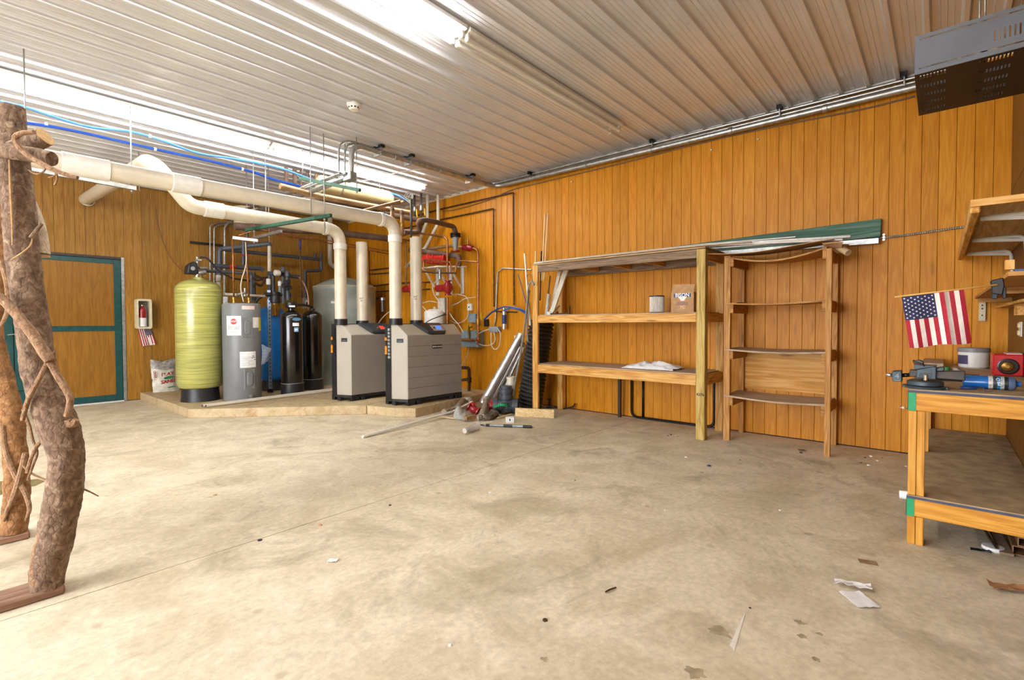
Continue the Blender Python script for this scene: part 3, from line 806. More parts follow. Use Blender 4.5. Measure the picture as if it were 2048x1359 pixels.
# sand bag
bagm = plain('sand_bag_print', '#d8d2bf', 0.45, vary=0.1, scale=10)
def bag_pt(u, v_, side):
    w = 0.20-0.02*v_; bulge = 0.085*max(0.06, 1-abs(2*u-1)**2.5)*(1-0.85*max(0, (v_-0.72)/0.28))*(1-0.3*(1-min(1, v_*6)))
    x = -w+2*w*u-0.03*v_; z = 0.52*v_+0.05*v_*abs(2*u-1)
    return Vector((2.50+x+0.02*noise.noise(Vector((u*5, v_*7, side))), 10.27+0.10*v_-side*bulge-0.012*noise.noise(Vector((u*9, v_*9, 3+side))), S+0.002+z))
t = thing('sand_bag', 'half-full plastic bag of play sand leaning on the wall', 'bag', (2.5, 10.27, S))
m = MB()
for sd_ in (1, -1): m.sheet(lambda u, w: bag_pt(u, w, sd_), 14, 16)
m.build('bag', bagm, t)
m = MB().sheet(lambda u, w: bag_pt(u, 0.72+0.28*w, 1)+Vector((0, -0.004, 0.004)), 14, 6)
m.build('clear_top', plain('crinkled_clear_film', '#a09a90', 0.15, vary=0.2, scale=20), t)
RS = plain('bag_red', '#a62a1c', 0.5); GS = plain('bag_green', '#2d7a4e', 0.5)
def bagtext(s_, size, u, w, mt):
    p = bag_pt(u, w, 1); text('bag_lettering', s_, size, p+Vector((0, -0.006, 0)), (1, 0, 0.12), (0, 0.1, 1), mt, t, bold=0.002)
bagtext('PLAY', 0.082, 0.58, 0.58, RS); bagtext('SAND', 0.082, 0.58, 0.34, RS); bagtext('PLAY SAND', 0.022, 0.64, 0.15, GS)
c_ = bag_pt(0.60, 0.465, 1)+Vector((0, -0.005, 0))
MB().prism([c_+Vector((0.075*cos(q), 0, 0.026*sin(q)+0.012*cos(q))) for q in [2*pi*k/16 for k in range(16)]], (0, -0.002, 0)).build('bag_emblem', GS, t)
p_ = bag_pt(0.13, 0.45, 1)
text('bag_side_lettering', 'PLAY SAND', 0.05, p_+Vector((-0.01, -0.012, 0)), (-0.1, -0.15, 1), (-1, 0.75, -0.1), RS, t, bold=0.001)

# fire extinguisher in its cream wall box, small flag below
t = thing('extinguisher_box', 'red fire extinguisher in a cream wall box by the door', 'fire extinguisher', (2.218, YD, 1.23))
fx = MB(); x0, x1, z0, z1 = 2.108, 2.33, 1.232, 1.745
def ring_frame(o, i, yb, yf_):
    m = MB()
    n = len(o)
    vs = [(a_, yf_, b_) for a_, b_ in o]+[(a_, yf_, b_) for a_, b_ in i]+[(a_, yb, b_) for a_, b_ in o]+[(a_, yb, b_) for a_, b_ in i]
    for k in range(n):
        l = (k+1) % n
        m.add([vs[k], vs[l], vs[n+l], vs[n+k]], [[0, 1, 2, 3]]); m.add([vs[k], vs[l], vs[2*n+l], vs[2*n+k]], [[0, 1, 2, 3]]); m.add([vs[n+k], vs[n+l], vs[3*n+l], vs[3*n+k]], [[0, 1, 2, 3]])
    return m
def rrect(x0, x1, z0, z1, r, n=4):
    out = []
    for cx, cz, a0 in ((x1-r, z1-r, 0), (x0+r, z1-r, pi/2), (x0+r, z0+r, pi), (x1-r, z0+r, 1.5*pi)):
        out += [(cx+r*cos(a0+pi/2*k/n), cz+r*sin(a0+pi/2*k/n)) for k in range(n+1)]
    return out
ring_frame(rrect(x0, x1, z0, z1, 0.035), rrect(x0+0.032, x1-0.032, z0+0.032, z1-0.032, 0.02), YD-0.003, YD-0.15).build('box_frame', plain('cream_box', '#e6dab4', 0.5), t)
MB().box(x0+0.02, x1-0.02, YD-0.02, YD-0.003, z0+0.02, z1-0.02).build('box_back', LGREY, t)
ex, ey = 2.205, YD-0.085
MB().lathe((ex, ey, z0+0.034), [(0.05, 0), (0.056, 0.01), (0.056, 0.29), (0.045, 0.325), (0.02, 0.345), (0.018, 0.36)], 24).build('cylinder', REDP, t)
MB().lathe((ex, ey, z0+0.04), [(0.0565, 0.0), (0.0568, 0.15)], 24, caps=False).build('label', PAPER, t)
v = MB().cyl((ex, ey, z0+0.38), (ex, ey, z0+0.41), 0.018); v.beam((ex-0.06, ey, z0+0.41), (ex+0.07, ey, z0+0.425), 0.02, 0.008); v.beam((ex-0.01, ey, z0+0.425), (ex+0.075, ey, z0+0.46), 0.02, 0.008)
v.build('valve', CHROME, t)
STAR = plain('flag_white', '#efe6dc', 0.8); FRED = plain('flag_red', '#a5182c', 0.8); FBLU = plain('flag_blue', '#22274f', 0.8)
def flag(t, fn, nu, canton_u, canton_v, stars, front, fold=None):
    """fn(u,v)->point; stripes run along u (the fly), v spans the hoist 0..1 from the canton edge; front: outward normal"""
    for k in range(13):
        u0 = canton_u if k < 7 else 0.0
        u0 = 0.0 if (k+0.5)/13 > canton_v else canton_u
        MB().sheet(lambda a_, b_: fn(u0+(1-u0)*a_, (k+b_)/13), nu, 2).build('stripe', FRED if k % 2 == 0 else STAR, t)
    ca = MB().sheet(lambda a_, b_: fn(canton_u*a_, canton_v*b_), 8, 6).build('canton', FBLU, t)
    ms = MB()
    R, C = stars
    for r_ in range(R):
        n_ = C if r_ % 2 == 0 else C-1
        for k in range(n_):
            uu = canton_u*((k+0.5+(0.5 if r_ % 2 else 0))/C); vv = canton_v*((r_+0.7)/(R+0.4))
            c = fn(uu, vv)+front*0.0012
            e1 = (fn(uu+0.01, vv)-fn(uu, vv)).normalized(); e2 = (fn(uu, vv+0.01)-fn(uu, vv)).normalized()
            rs = canton_v/R*0.36*(fn(0, 1)-fn(0, 0)).length
            pts = [c+e1*(rs*(1 if q % 2 == 0 else 0.42)*sin(q*pi/5))-e2*(rs*(1 if q % 2 == 0 else 0.42)*cos(q*pi/5)) for q in range(10)]
            ms.add([c]+pts, [[0, 1+q, 1+(q+1) % 10] for q in range(10)])
    so = ms.build('stars', STAR, ca); so['kind'] = 'stuff'
t = thing('small_flag', 'small American flag hanging under the fire extinguisher box', 'flag', (2.25, YD-0.01, 0.93))
# hangs with the canton at upper right: the stripes run downwards
def ff(u, v_):     # u runs down, v from right to left
    return Vector((2.335-0.19*v_+0.075*u*(1-0.25*v_), YD-0.02-0.012*sin(v_*7+u*3)*u, 1.235-0.285*u-0.015*u*v_*1.5))
flag(t, ff, 6, 0.40, 7/13, (5, 6), Vector((0, -1, 0)))
MB().sheet(lambda a_, b_: ff(a_, b_)+Vector((0, 0.002, 0)), 6, 4).build('backing', STAR, t)

one('bridge_pipe', MB().tube([(3.90, 8.31, S+1.50), (4.05, 8.41, S+1.515), (4.29, 8.55, S+1.50), (4.33, 8.58, S+1.46)], 0.022, 10, 0.03), BLACK, 'black bridge pipe joining the two black softener tanks', 'pipe')

# ================================================================ pipes, conduits and cables
def pipe(name, label, cat, path, r, mat, fil=None, seg=10, group=None, parts=()):
    o = one(name, MB().tube(path, r, seg, (r*2.2 if fil is None else fil)), mat, label, cat, group)
    return o
def cable(name, label, path, r, mat, group=None, cat='cable', n=6):
    return one(name, MB().tube(smooth(path, n), r, 6), mat, label, cat, group)
def part_tube(t, name, path, r, mat, fil=None, seg=10):
    return MB().tube(path, r, seg, (r*2.2 if fil is None else fil)).build(name, mat, t)
def fitting(t, p, d, r, L, mat, name='pipe_fitting'):
    p, d = Vector(p), Vector(d).normalized()
    return MB().lathe(p-d*L/2, [(r*0.9, 0), (r, L*0.1), (r, L*0.9), (r*0.9, L)], 14, d).build(name, mat, t)

# ---- conduits along the top of the right wall and over the ceiling
CY = 5.72
t = thing('conduit_run', 'thick galvanised conduit along right wall top turning across the ceiling', 'conduit', (6.1, 3, 3.5))
part_tube(t, 'conduit', [(6.10, 0.0, 3.535), (6.10, CY-0.02, 3.60), (3.42, CY-0.02, 3.60), (3.42, CY-0.02, 3.22)], 0.034, STEEL, 0.22, 14)
for yy in (0.15, 0.95, 1.9, 2.9, 3.9, 4.9): fitting(t, (6.10, yy, 3.535+0.065*yy/5.7), (0, 1, 0), 0.041, 0.05, STEEL, 'coupling')
for xx in (4.1, 4.9): fitting(t, (xx, CY-0.02, 3.60), (1, 0, 0), 0.041, 0.05, STEEL, 'coupling')
MB().box(3.37, 3.47, CY-0.07, CY+0.10, 3.13, 3.24).build('elbow_box', STEEL, t, bev=0.01)
part_tube(t, 'conduit', [(3.42, CY+0.06, 3.18), (3.42, 9.2, 3.19)], 0.034, STEEL, 0, 14)
t = thing('conduit_run', 'thin twin conduits above the thick one along right wall', 'conduit', (6.14, 3, 3.6))
for k, (zz, xx) in enumerate(((3.605, 6.15), (3.64, 6.13))):
    part_tube(t, 'conduit', [(xx, 0.0, zz), (xx, CY+0.03+0.06*k, zz+0.03), (3.36-0.05*k, CY+0.03+0.06*k, zz+0.03), (3.36-0.05*k, CY+0.03+0.06*k, 3.25)], 0.014, STEEL, 0.2)
    part_tube(t, 'conduit', [(3.36-0.05*k, CY+0.06*k, 3.22), (3.36-0.05*k, 9.2, 3.24)], 0.014, STEEL, 0)
for i, (xx, yy, where) in enumerate(((6.08, 0.30, 'nearest the hanging box'), (6.08, 1.38, 'second along right wall'), (6.08, 2.88, 'third along right wall'), (6.08, 4.93, 'fourth along right wall'), (5.55, CY, 'at the ceiling corner'), (4.35, CY, 'over the boilers, right one'), (3.85, CY, 'over the boilers, left one'))):
    c = thing('conduit_clamp', 'black strut block with conduit clamps ' + where, 'clamp', (xx, yy, 3.6), 'conduit clamps')
    if yy < 5.2: MB().box(xx-0.03, 6.19, yy-0.022, yy+0.022, 3.655, 3.695).build('strut_block', BLACKM, c); MB().box(xx+0.005, xx+0.035, yy-0.006, yy+0.006, 3.57, 3.655).build('clamp_strap', STEEL, c)
    else: MB().box(xx-0.03, xx+0.03, yy-0.09, yy+0.14, 3.655, 3.69).build('strut_block', BLACKM, c); MB().box(xx-0.012, xx+0.012, yy-0.07, yy+0.11, 3.56, 3.655).build('clamp_strap', STEEL, c)
cable('wall_cable', 'thin brown cable strung along the right wall below the conduits', [(6.18, 0.221, 3.481), (6.18, 0.656, 3.476), (6.18, 1.654, 3.521), (6.18, 2.412, 3.529), (6.18, 3.393, 3.515), (6.18, 4.701, 3.517), (6.18, 5.375, 3.514), (6.18, 5.831, 3.443), (6.18, 6.385, 3.412), (6.18, 6.85, 3.403), (6.18, 7.131, 3.437)], 0.008, plain('brown_cable', '#7d624a', 0.6))
cable('ceiling_cable', 'white cable looping across the ceiling toward conduit corner', [(5.84, 5.971, 3.62), (5.364, 5.823, 3.62), (5.077, 5.793, 3.62), (4.807, 5.8, 3.62), (4.662, 5.998, 3.62), (4.564, 6.366, 3.62), (4.534, 6.79, 3.62), (4.439, 7.144, 3.62)], 0.007, WIRE)
for k, (u_, yy) in enumerate(((0, 1.62), (0, 2.15), (0, 4.2), (0, 5.0))):
    one('cable_staple', MB().box(6.172, 6.2, yy-0.007, yy+0.007, 3.405+0.002*k, 3.42+0.002*k), WHITE, ['white staple on thin wall cable, nearest the hanging box', 'white staple on thin wall cable, second from hanging box', 'white staple on thin wall cable over the shelf left end', 'white staple on thin wall cable near the ceiling corner'][k], 'staple', 'cable staples')

# ---- dark thin pipes on the right wall
pipe('gas_pipe', 'thin dark pipe on right wall, taller of the two drops', 'pipe', [(6.16, 8.434, 3.438), (6.16, 7.179, 3.469), (6.16, 5.336, 3.457), (6.16, 5.334, 1.607)], 0.012, RUST, 0.03)
pipe('gas_pipe', 'thin dark pipe on right wall, shorter of the two drops', 'pipe', [(6.16, 8.437, 3.243), (6.16, 7.181, 3.271), (6.16, 5.79, 3.263), (6.16, 5.788, 1.59)], 0.012, RUST, 0.03)
pipe('conduit_drop', 'thin grey conduit bending down from shelf to junction box', 'conduit', [(6.17, 4.958, 2.162), (6.17, 5.585, 2.234), (6.17, 5.712, 2.167), (6.17, 5.763, 1.358), (6.17, 5.799, 1.255)], 0.012, STEEL, 0.05)

# ---- trapeze hangers of green strut
def strut(name, label, a_, b_, mat, rods, w=0.041):
    t = thing(name, label, 'strut hanger', a_)
    MB().beam(a_, b_, w, w).build('strut_channel', mat, t)
    a_, b_ = Vector(a_), Vector(b_)
    d = (b_-a_).normalized(); s_ = d.cross(Vector((0, 0, 1))).normalized()
    MB().beam(a_+Vector((0, 0, w/2+0.0006)), b_+Vector((0, 0, w/2+0.0006)), w*0.45, 0.001).build('channel_slot', DARKHOLE, t)
    for f, zt, ext in rods:
        p = a_+(b_-a_)*f
        MB().cyl(p-Vector((0, 0, ext)), (p.x, p.y, zt), 0.006, seg=6).build('hanger_rod', STEEL, t)
        MB().lathe(p-Vector((0, 0, 0.045)), [(0.014, 0), (0.014, 0.02)], 6).build('nut', STEEL, t)
    return t
zr = ZC-0.02
strut('strut_hanger', 'green strut under the two vent pipes, hung on a rod', (2.72, 7.22, 2.60), (3.16, 5.75, 2.655), GREENS, [(0.93, zr, 0.22), (0.1, zr, 0.06)])
strut('strut_hanger', 'dark green strut hung below the second strip light', (3.183, 6.6, 3.287), (3.479, 5.6, 3.005), GREENS, [(0.05, zr, 0.03), (0.95, zr, 0.03)])
strut('strut_hanger', 'grey strut under the vent pipes beside the log post', (1.365, 6.6, 2.777), (0.155, 6.6, 2.808), STEEL, [(0.03, zr, 0.06), (0.7, zr, 0.02)])
strut('strut_hanger', 'short white strut over the water heater', (2.857, 8.1, 2.615), (3.139, 7.9, 2.582), WHITE, [(0.85, zr, 0.02)])
strut('strut_hanger', 'grey strut carrying the twin copper lines', (3.137, 8.1, 2.635), (3.225, 7.3, 2.663), STEEL, [(0.6, zr, 0.12)])
one('slotted_strut', MB().beam((2.956, 10.46, 2.821), (3.518, 10.46, 2.822), 0.03, 0.04), BLACKM, 'black slotted strut on back wall behind three conduits', 'strut')
for k, (u0, v0, u1, v1) in enumerate(((47, 93, 55, 246), (277, 300, 269, 335), (498, 325, 500, 470), (601, 275, 601, 352), (718, 312, 720, 376), (766, 376, 768, 400))):
    p = [(0.47, 5.965, 3.69), (1.756, 8.31, 3.69), (2.982, 7.893, 3.69), (2.902, 7.023, 3.69), (2.901, 5.743, 3.69), (3.482, 5.951, 3.69)][k]
    L = (0.75, 0.55, 0.8, 0.95, 1.05, 0.6)[k]
    one('hanger_rod', MB().cyl((p[0], p[1], 3.69), (p[0], p[1], 3.69-L), 0.006, seg=6), STEEL, 'thin threaded rod hanging from ceiling, %s' % ('leftmost above the log post', 'beside the vent pipe offset', 'left of the strip light joint', 'under the strip light joint', 'right of the strip light joint', 'beside the conduit drop')[k], 'rod', 'ceiling hanger rods')

# ---- blue tubes under the ceiling
LBLUE = plain('light_blue_tube', '#3668b4', 0.35, vary=0.06)
cable('blue_tube', 'dark blue plastic tube sagging along the ceiling, lower one', [(-0.6, 7.35, 3.40)]+[(0.39, 7.35, 3.402), (0.612, 7.35, 3.449), (0.975, 7.35, 3.474), (1.669, 7.35, 3.469), (2.326, 7.35, 3.471), (2.828, 7.35, 3.454), (3.136, 7.35, 3.409), (3.543, 7.35, 3.392)], 0.016, BLUEP, 'blue tubes', 'tube')
cable('blue_tube', 'light blue plastic tube waving along the ceiling, upper one', [(-0.6, 6.95, 3.46)]+[(0.372, 6.95, 3.482), (0.546, 6.95, 3.486), (0.767, 6.95, 3.455), (1.045, 6.95, 3.435), (1.416, 6.95, 3.488), (1.726, 6.95, 3.466), (2.09, 6.95, 3.418), (2.552, 6.95, 3.458), (3.07, 6.95, 3.469), (3.352, 6.95, 3.435), (3.81, 6.95, 3.374), (4.142, 6.95, 3.342), (4.498, 6.95, 3.404), (4.83, 6.95, 3.477), (5.08, 6.95, 3.459), (5.204, 6.95, 3.414)], 0.013, LBLUE, 'blue tubes', 'tube')
for k in range(4):
    p = [(0.738, 7.35, 3.481), (1.72, 7.35, 3.47), (2.73, 7.35, 3.459), (0.414, 7.35, 4.649)][k] if k < 3 else (1.58, 6.95, 3.489)
    one('tube_strap', MB().lathe(Vector(p)-Vector((0.012, 0, 0)), [(0.02, 0), (0.02, 0.024)], 10, (1, 0, 0)), PAPER, 'white strap on blue ceiling tube, %s' % ('leftmost', 'middle of the lower tube', 'right end of the lower tube', 'on the light blue tube')[k], 'strap', 'tube straps')

# ---- expansion tank and brown mains under the ceiling
t = thing('expansion_tank', 'cream horizontal expansion tank slung under the ceiling', 'tank', (5.1, 7.05, 3.3))
e0, e1 = Vector((3.705, 7.05, 3.4)), Vector((4.929, 7.05, 3.414))
L_ = (e1-e0).length
MB().lathe(e0, [(0.02, -0.06), (0.09, -0.04), (0.135, 0), (0.135, L_-0.03), (0.11, L_+0.02), (0.03, L_+0.05)], 28, (1, 0, 0)).build('vessel', plain('cream_tank', '#b3a47c', 0.4, vary=0.08, scale=6), t)
for f in (0.25, 0.85):
    q = e0+(e1-e0)*f
    MB().lathe(q-Vector((0.012, 0, 0)), [(0.138, 0), (0.138, 0.024)], 28, (1, 0, 0), caps=False).build('strap', STEEL, t)
    MB().cyl(q+Vector((0, 0, 0.1)), (q.x, q.y, 3.69), 0.006, seg=6).build('hanger_rod', STEEL, t)
pipe('heating_main', 'tan insulated main running under the cream expansion tank', 'pipe', [(3, 6.8, 3.178), (3.518, 6.8, 3.15), (4.581, 6.8, 3.163), (5.193, 6.8, 3.177)], 0.042, TANPIPE, 0, 16)
pipe('heating_main', 'dark brown main close behind the tan main', 'pipe', [(3.468, 7.2, 3.157), (4.288, 7.2, 3.175), (5.259, 7.2, 3.195), (5.587, 7.2, 3.194)], 0.05, BROWNINS, 0, 16)
pipe('heating_main', 'dark brown main behind the lower vent pipe', 'pipe', [(2.959, 8.3, 2.829), (4.351, 8.3, 2.945), (5.7, 8.3, 2.994), (6.057, 8.3, 2.959)], 0.06, BROWNINS, 0, 16)
pipe('copper_branch', 'thin tan branch pipe slanting up to the white cable bundle', 'pipe', [(4.051, 6.5, 2.972), (4.75, 6.5, 3.24)]+[(4.689, 6.3, 3.204)], 0.02, TANPIPE, 0)
for k, (u_, v0, v1, w_) in enumerate(((573, 361, 392, 0.036), (590, 354, 386, 0.04), (602, 362, 384, 0.02), (615, 339, 358, 0.03), (633, 332, 364, 0.03))):
    a_ = Vector([(3.404, 7.5, 3.241), (3.535, 7.5, 3.312), (3.63, 7.5, 3.346), (3.736, 7.5, 3.538), (3.883, 7.5, 3.553)][k])
    one('pipe_stub', MB().lathe(a_, [(w_, 0), (w_, 0.03), (w_*0.8, 0.035), (w_*0.8, max(0.1, 3.68-a_.z)*0.98)], 14), BROWNINS if k != 4 else TANPIPE, '%s brown pipe stub rising to the ceiling behind the green strut' % ('first', 'second', 'third', 'fourth', 'fifth')[k], 'pipe stub', 'pipe stubs at the ceiling')
# ---- valves and risers between the vent pipes and the right wall
t = thing('valve_pair', 'two yellowed ball valve risers left of the white vent drop', 'valve', (4.533, 6.4, 2.785))
for u0, v0, v1 in ((784, 423, 450), (804, 428, 470)):
    pass
for P_ in ([(4.492, 6.35, 3.039), (4.489, 6.35, 2.795)], [(4.676, 6.35, 3.008), (4.673, 6.35, 2.682)]):
    part_tube(t, 'riser', P_, 0.028, TANPIPE, 0)
    q = Vector(P_[0])*0.5+Vector(P_[1])*0.5
    fitting(t, q, (0, 0, 1), 0.042, 0.09, BRASS, 'valve_body')
    MB().lathe(Vector(P_[0]), [(0.036, 0), (0.036, 0.03), (0.01, 0.07)], 12).build('cap', BROWNINS, t)
t = thing('valve_pair', 'dark riser pipes with yellow lever handles near the ceiling', 'valve', (5.7, 7.268, 3.613))
for P_ in ([(5.7, 7.355, 3.72), (5.7, 7.361, 3.216)], [(5.7, 7.164, 3.731), (5.7, 7.171, 3.189)]):
    part_tube(t, 'riser', P_, 0.022, plain('dark_pipe', '#4c4744', 0.5), 0)
    fitting(t, Vector(P_[0])*0.4+Vector(P_[1])*0.6, (0, 0, 1), 0.04, 0.1, STEEL, 'valve_body')
for P_ in ([(5.62, 7.197, 3.379), (5.62, 7.185, 3.233)], [(5.62, 6.969, 3.361), (5.62, 6.957, 3.227)]):
    MB().beam(P_[0], P_[1], 0.012, 0.03, (1, 0, 0)).build('lever', YELLOWH, t, bev=0.004)
pipe('white_vent', 'slim white plumbing vent bending left, nearer the corner', 'pipe', [(5.9, 7.23, 3.746), (5.9, 7.236, 3.229), (5.9, 7.427, 2.937), (5.9, 7.674, 2.669)], 0.030, PIPEW, 0.08, 14)
pipe('white_vent', 'slim white plumbing vent bending left, nearer the wall edge', 'pipe', [(6, 7.042, 3.678), (6, 7.047, 3.154), (6, 7.42, 2.754), (6, 8.032, 2.427)], 0.032, PIPEW, 0.08, 14)
pipe('insulated_main', 'dark insulated main elbowing down to the flanged check valve', 'pipe', [(4.9, 6.62, 2.80), (5.25, 6.62, 2.83)]+[(5.065, 6.45, 2.99), (5.283, 6.45, 3.024)]+[(6, 6.614, 3.042), (6, 6.575, 2.921)], 0.043, BROWNINS, 0.08, 16)
t = thing('check_valve', 'flanged grey check valve with black flanges on right wall', 'valve', (6, 6.577, 2.707))
a_, b_ = Vector((6, 6.575, 2.947)), Vector((6, 6.578, 2.618))
hgt = a_.z-b_.z
MB().lathe(b_, [(0.035, 0), (0.04, hgt*0.2), (0.06, hgt*0.62), (0.062, hgt*0.7)], 20).build('body', LGREY, t)
for f in (0.72, 0.84): MB().lathe(b_+Vector((0, 0, hgt*f)), [(0.095, 0), (0.095, 0.02), (0.06, 0.024)], 20).build('flange', BLACKM, t)
MB().lathe(b_-Vector((0, 0, 0.03)), [(0.085, 0), (0.085, 0.022)], 20).build('flange', REDP, t)
for k in range(6):
    q = 2*pi*k/6; MB().cyl(b_+Vector((0.078*cos(q), 0.078*sin(q), hgt*0.66)), b_+Vector((0.078*cos(q), 0.078*sin(q), hgt*0.92)), 0.007, seg=6).build('bolt', BLACKM, t)
pipe('insulated_main', 'lower dark insulated main ending below the check valve', 'pipe', [(5.95, 7.833, 2.738), (5.95, 7.359, 2.662), (5.95, 6.446, 2.493), (5.95, 6.421, 2.421), (5.95, 6.447, 2.317)], 0.045, BROWNINS, 0.05, 16)
pipe('copper_pipe', 'copper supply line dropping to the round red pump', 'pipe', [(5.85, 7.934, 3.019), (5.85, 7.573, 3.037), (5.85, 6.714, 2.855), (5.85, 6.626, 2.792), (5.85, 6.628, 2.11)], 0.02, COPPER, 0.05, 12)
pipe('copper_pipe', 'copper return below the round red pump', 'pipe', [(5.85, 6.631, 1.773), (5.85, 6.637, 1.23)], 0.02, COPPER, 0, 12)
pipe('copper_pipe', 'short copper stub left of the white vent top', 'pipe', [(5.85, 7.919, 2.949), (5.85, 7.606, 2.875)], 0.018, COPPER, 0, 12)
t = thing('copper_riser', 'copper line with dark red valve running down the right wall', 'pipe', (6.05, 6.07, 0.925))
part_tube(t, 'pipe', [(6.05, 7.681, 2.724), (6.05, 7.573, 2.727), (6.05, 6.771, 2.724), (6.05, 6.448, 2.668)], 0.026, TANPIPE, 0.06, 12)
part_tube(t, 'pipe', [(6.05, 6.194, 2.62), (6.05, 6.083, 2.582), (6.05, 6.055, 2.502), (6.05, 6.067, 0.925)], 0.022, COPPER, 0.06, 12)
q = Vector((6.05, 6.307, 2.64)); d_ = (Vector((6.05, 6.182, 2.618))-Vector((6.05, 6.435, 2.662))).normalized(); Lr = (Vector((6.05, 6.182, 2.618))-Vector((6.05, 6.435, 2.662))).length
MB().lathe(q-d_*Lr/2, [(0.028, 0), (0.05, 0.01), (0.05, Lr*0.25), (0.062, Lr*0.4), (0.062, Lr*0.7), (0.045, Lr*0.8), (0.045, Lr*0.95), (0.03, Lr)], 18, d_).build('valve_body', REDP, t)
MB().lathe(q+Vector((0, 0, 0.05)), [(0.02, 0), (0.02, 0.05), (0.026, 0.055), (0.026, 0.075), (0.014, 0.08), (0.012, 0.13)], 12).build('air_vent', BRASS, t)
fitting(t, (6.05, 7.497, 2.716), d_, 0.036, 0.09, YELLOWH, 'tape_band')
fitting(t, (6.05, 6.064, 1.325), (0, 0, 1), 0.04, 0.12, BRASS, 'ball_valve')
part_tube(t, 'pipe', [(6.05, 6.07, 1.012), (6.05, 6.502, 1.013)], 0.024, COPPER, 0, 12)
for uu in (937, 956): fitting(t, {937: (6.05, 6.308, 1.016), 956: (6.05, 6.07, 1.021)}[uu], (0, 1, 0), 0.034, 0.07, COPPER, 'tee')
part_tube(t, 'pipe', [(6.05, 6.295, 1.017), (6.05, 6.293, 1.229), (6.05, 6.217, 1.247)], 0.016, BRASS, 0.02, 10)
MB().beam((6, 5.932, 1.359), (6, 5.926, 1.487), 0.012, 0.03, (1, 0, 0)).build('lever', YELLOWH, t, bev=0.004)
MB().beam((6, 6.28, 1.168), (6, 6.253, 1.3), 0.012, 0.03, (1, 0, 0)).build('lever', YELLOWH, t, bev=0.004)
# red pumps
def pump(label, c, d, r, L, flz):
    c, d = Vector(c), Vector(d).normalized()
    t = thing('circulator_pump', label, 'pump', c)
    MB().lathe(c, [(0.02, -L), (r*0.75, -L+0.01), (r*0.92, -L+0.04), (r*0.92, -0.09), (r*0.7, -0.085), (r*0.7, -0.06), (r*1.15, -0.05), (r*1.2, 0.0), (r*1.0, 0.05), (0.02, 0.06)], 22, d).build('motor', REDP, t)
    MB().lathe(c-Vector((0, 0, r*1.9)), [(r*0.9, 0), (r*0.9, 0.02), (r*0.55, 0.024), (r*0.9, r*0.9), (r*1.15, r*1.6), (r*1.15, r*2.2), (r*0.9, r*2.9), (r*0.55, r*3.8-0.024), (r*0.9, r*3.8-0.02), (r*0.9, r*3.8)], 20).build('volute', REDP, t)
    side = d.cross(Vector((0, 0, 1))).normalized()
    MB().obb(c-d*L*0.55+Vector((-0.6, -0.6, 0)).normalized()*r*0.93, d*0.025, Vector((0.6, -0.6, 0)).normalized()*0.002+Vector((0, 0, 0)), Vector((0, 0, 0.03))).build('rating_plate', LGREY, t)
    return t
pump('round dark red circulator pump on the copper line, right one', (5.85, 6.616, 1.941), (-0.05, -1, 0), 0.07, 0.34, 0)
pump('dark red circulator pump half hidden behind white intake pipe', (5.85, 7.649, 1.974), (-0.05, -1, 0), 0.07, 0.3, 0)
t = thing('red_manifold', 'bright red bolted pump housing above the white wall shelf', 'pump housing', (5.9, 7.054, 2.407))
a_, b_ = Vector((5.95, 7.556, 2.548)), Vector((5.95, 6.765, 2.46)); d_ = (b_-a_).normalized(); Lr = (b_-a_).length
MB().beam(a_, b_, 0.15, 0.14).build('housing', REDB, t, bev=0.02)
for f in (0.42, 0.62, 1.0): MB().beam(a_+d_*(Lr*f-0.01), a_+d_*(Lr*f+0.012), 0.19, 0.18).build('flange', REDB, t, bev=0.01)
MB().lathe(a_-d_*0.14, [(0.05, 0), (0.065, 0.02), (0.065, 0.1), (0.05, 0.14)], 18, d_).build('motor_end', REDP, t)
t = thing('wall_shelf_bracket', 'white bracketed shelf under the red pump housing', 'shelf', (6, 7.147, 2.302))
sz = (5.8, 6.936, 2.325)[2]; ya_, yb_ = (5.8, 7.338, 2.356)[1], (6.15, 6.492, 2.356)[1]
MB().prism([(5.80, ya_, sz), (6.19, ya_, sz), (6.19, yb_, sz), (5.80, yb_+0.35, sz)], (0, 0, 0.02)).build('shelf_plate', WHITE, t)
for yy in (ya_-0.05, (ya_+yb_)/2, yb_+0.1):
    MB().beam((5.86, yy, sz-0.01), (6.18, yy, sz-0.42), 0.02, 0.03).build('brace', WHITE, t)
    MB().box(6.17, 6.195, yy-0.04, yy+0.04, sz-0.48, sz).build('wall_plate', WHITE, t)
pipe('copper_loop', 'small copper loop in front of the red pump housing', 'pipe', [(5.72, 7.136, 2.279), (5.72, 7.134, 2.461), (5.72, 6.866, 2.438), (5.72, 6.413, 2.364), (5.72, 6.388, 2.293), (5.72, 6.389, 2.173), (5.72, 6.275, 2.165), (5.72, 6.261, 2.283), (5.72, 6.185, 2.37), (5.72, 5.741, 2.307)], 0.014, COPPER, 0.03)
pipe('copper_loop', 'small copper header below the white bracketed shelf', 'pipe', [(5.7, 7.14, 2.251), (5.7, 6.79, 2.208), (5.7, 6.24, 2.161)], 0.015, RUST, 0)
one('mixing_valve', MB().lathe((5.7, 6.656, 2.084), [(0.03, 0), (0.035, 0.06), (0.025, 0.07), (0.025, 0.13), (0.035, 0.135), (0.02, 0.17)], 14), STEEL, 'small grey mixing valve under the white bracketed shelf', 'valve')
one('relay_box', MB().box(*[v for ab in zip((5.8, 6.657, 1.497), (5.9, (5.8, 6.845, 1.761)[1], (5.8, 6.845, 1.761)[2])) for v in ab]), plain('scuffed_box', '#c9c1b4', 0.5, vary=0.12), 'scuffed pale relay box under the round red pump', 'box', bev=0.005)
t = thing('fill_tank', 'white plastic feeder tank behind the nearer boiler', 'tank', (5.75, 6.9, S))
c_ = Vector((5.75, 6.86, 1.23))
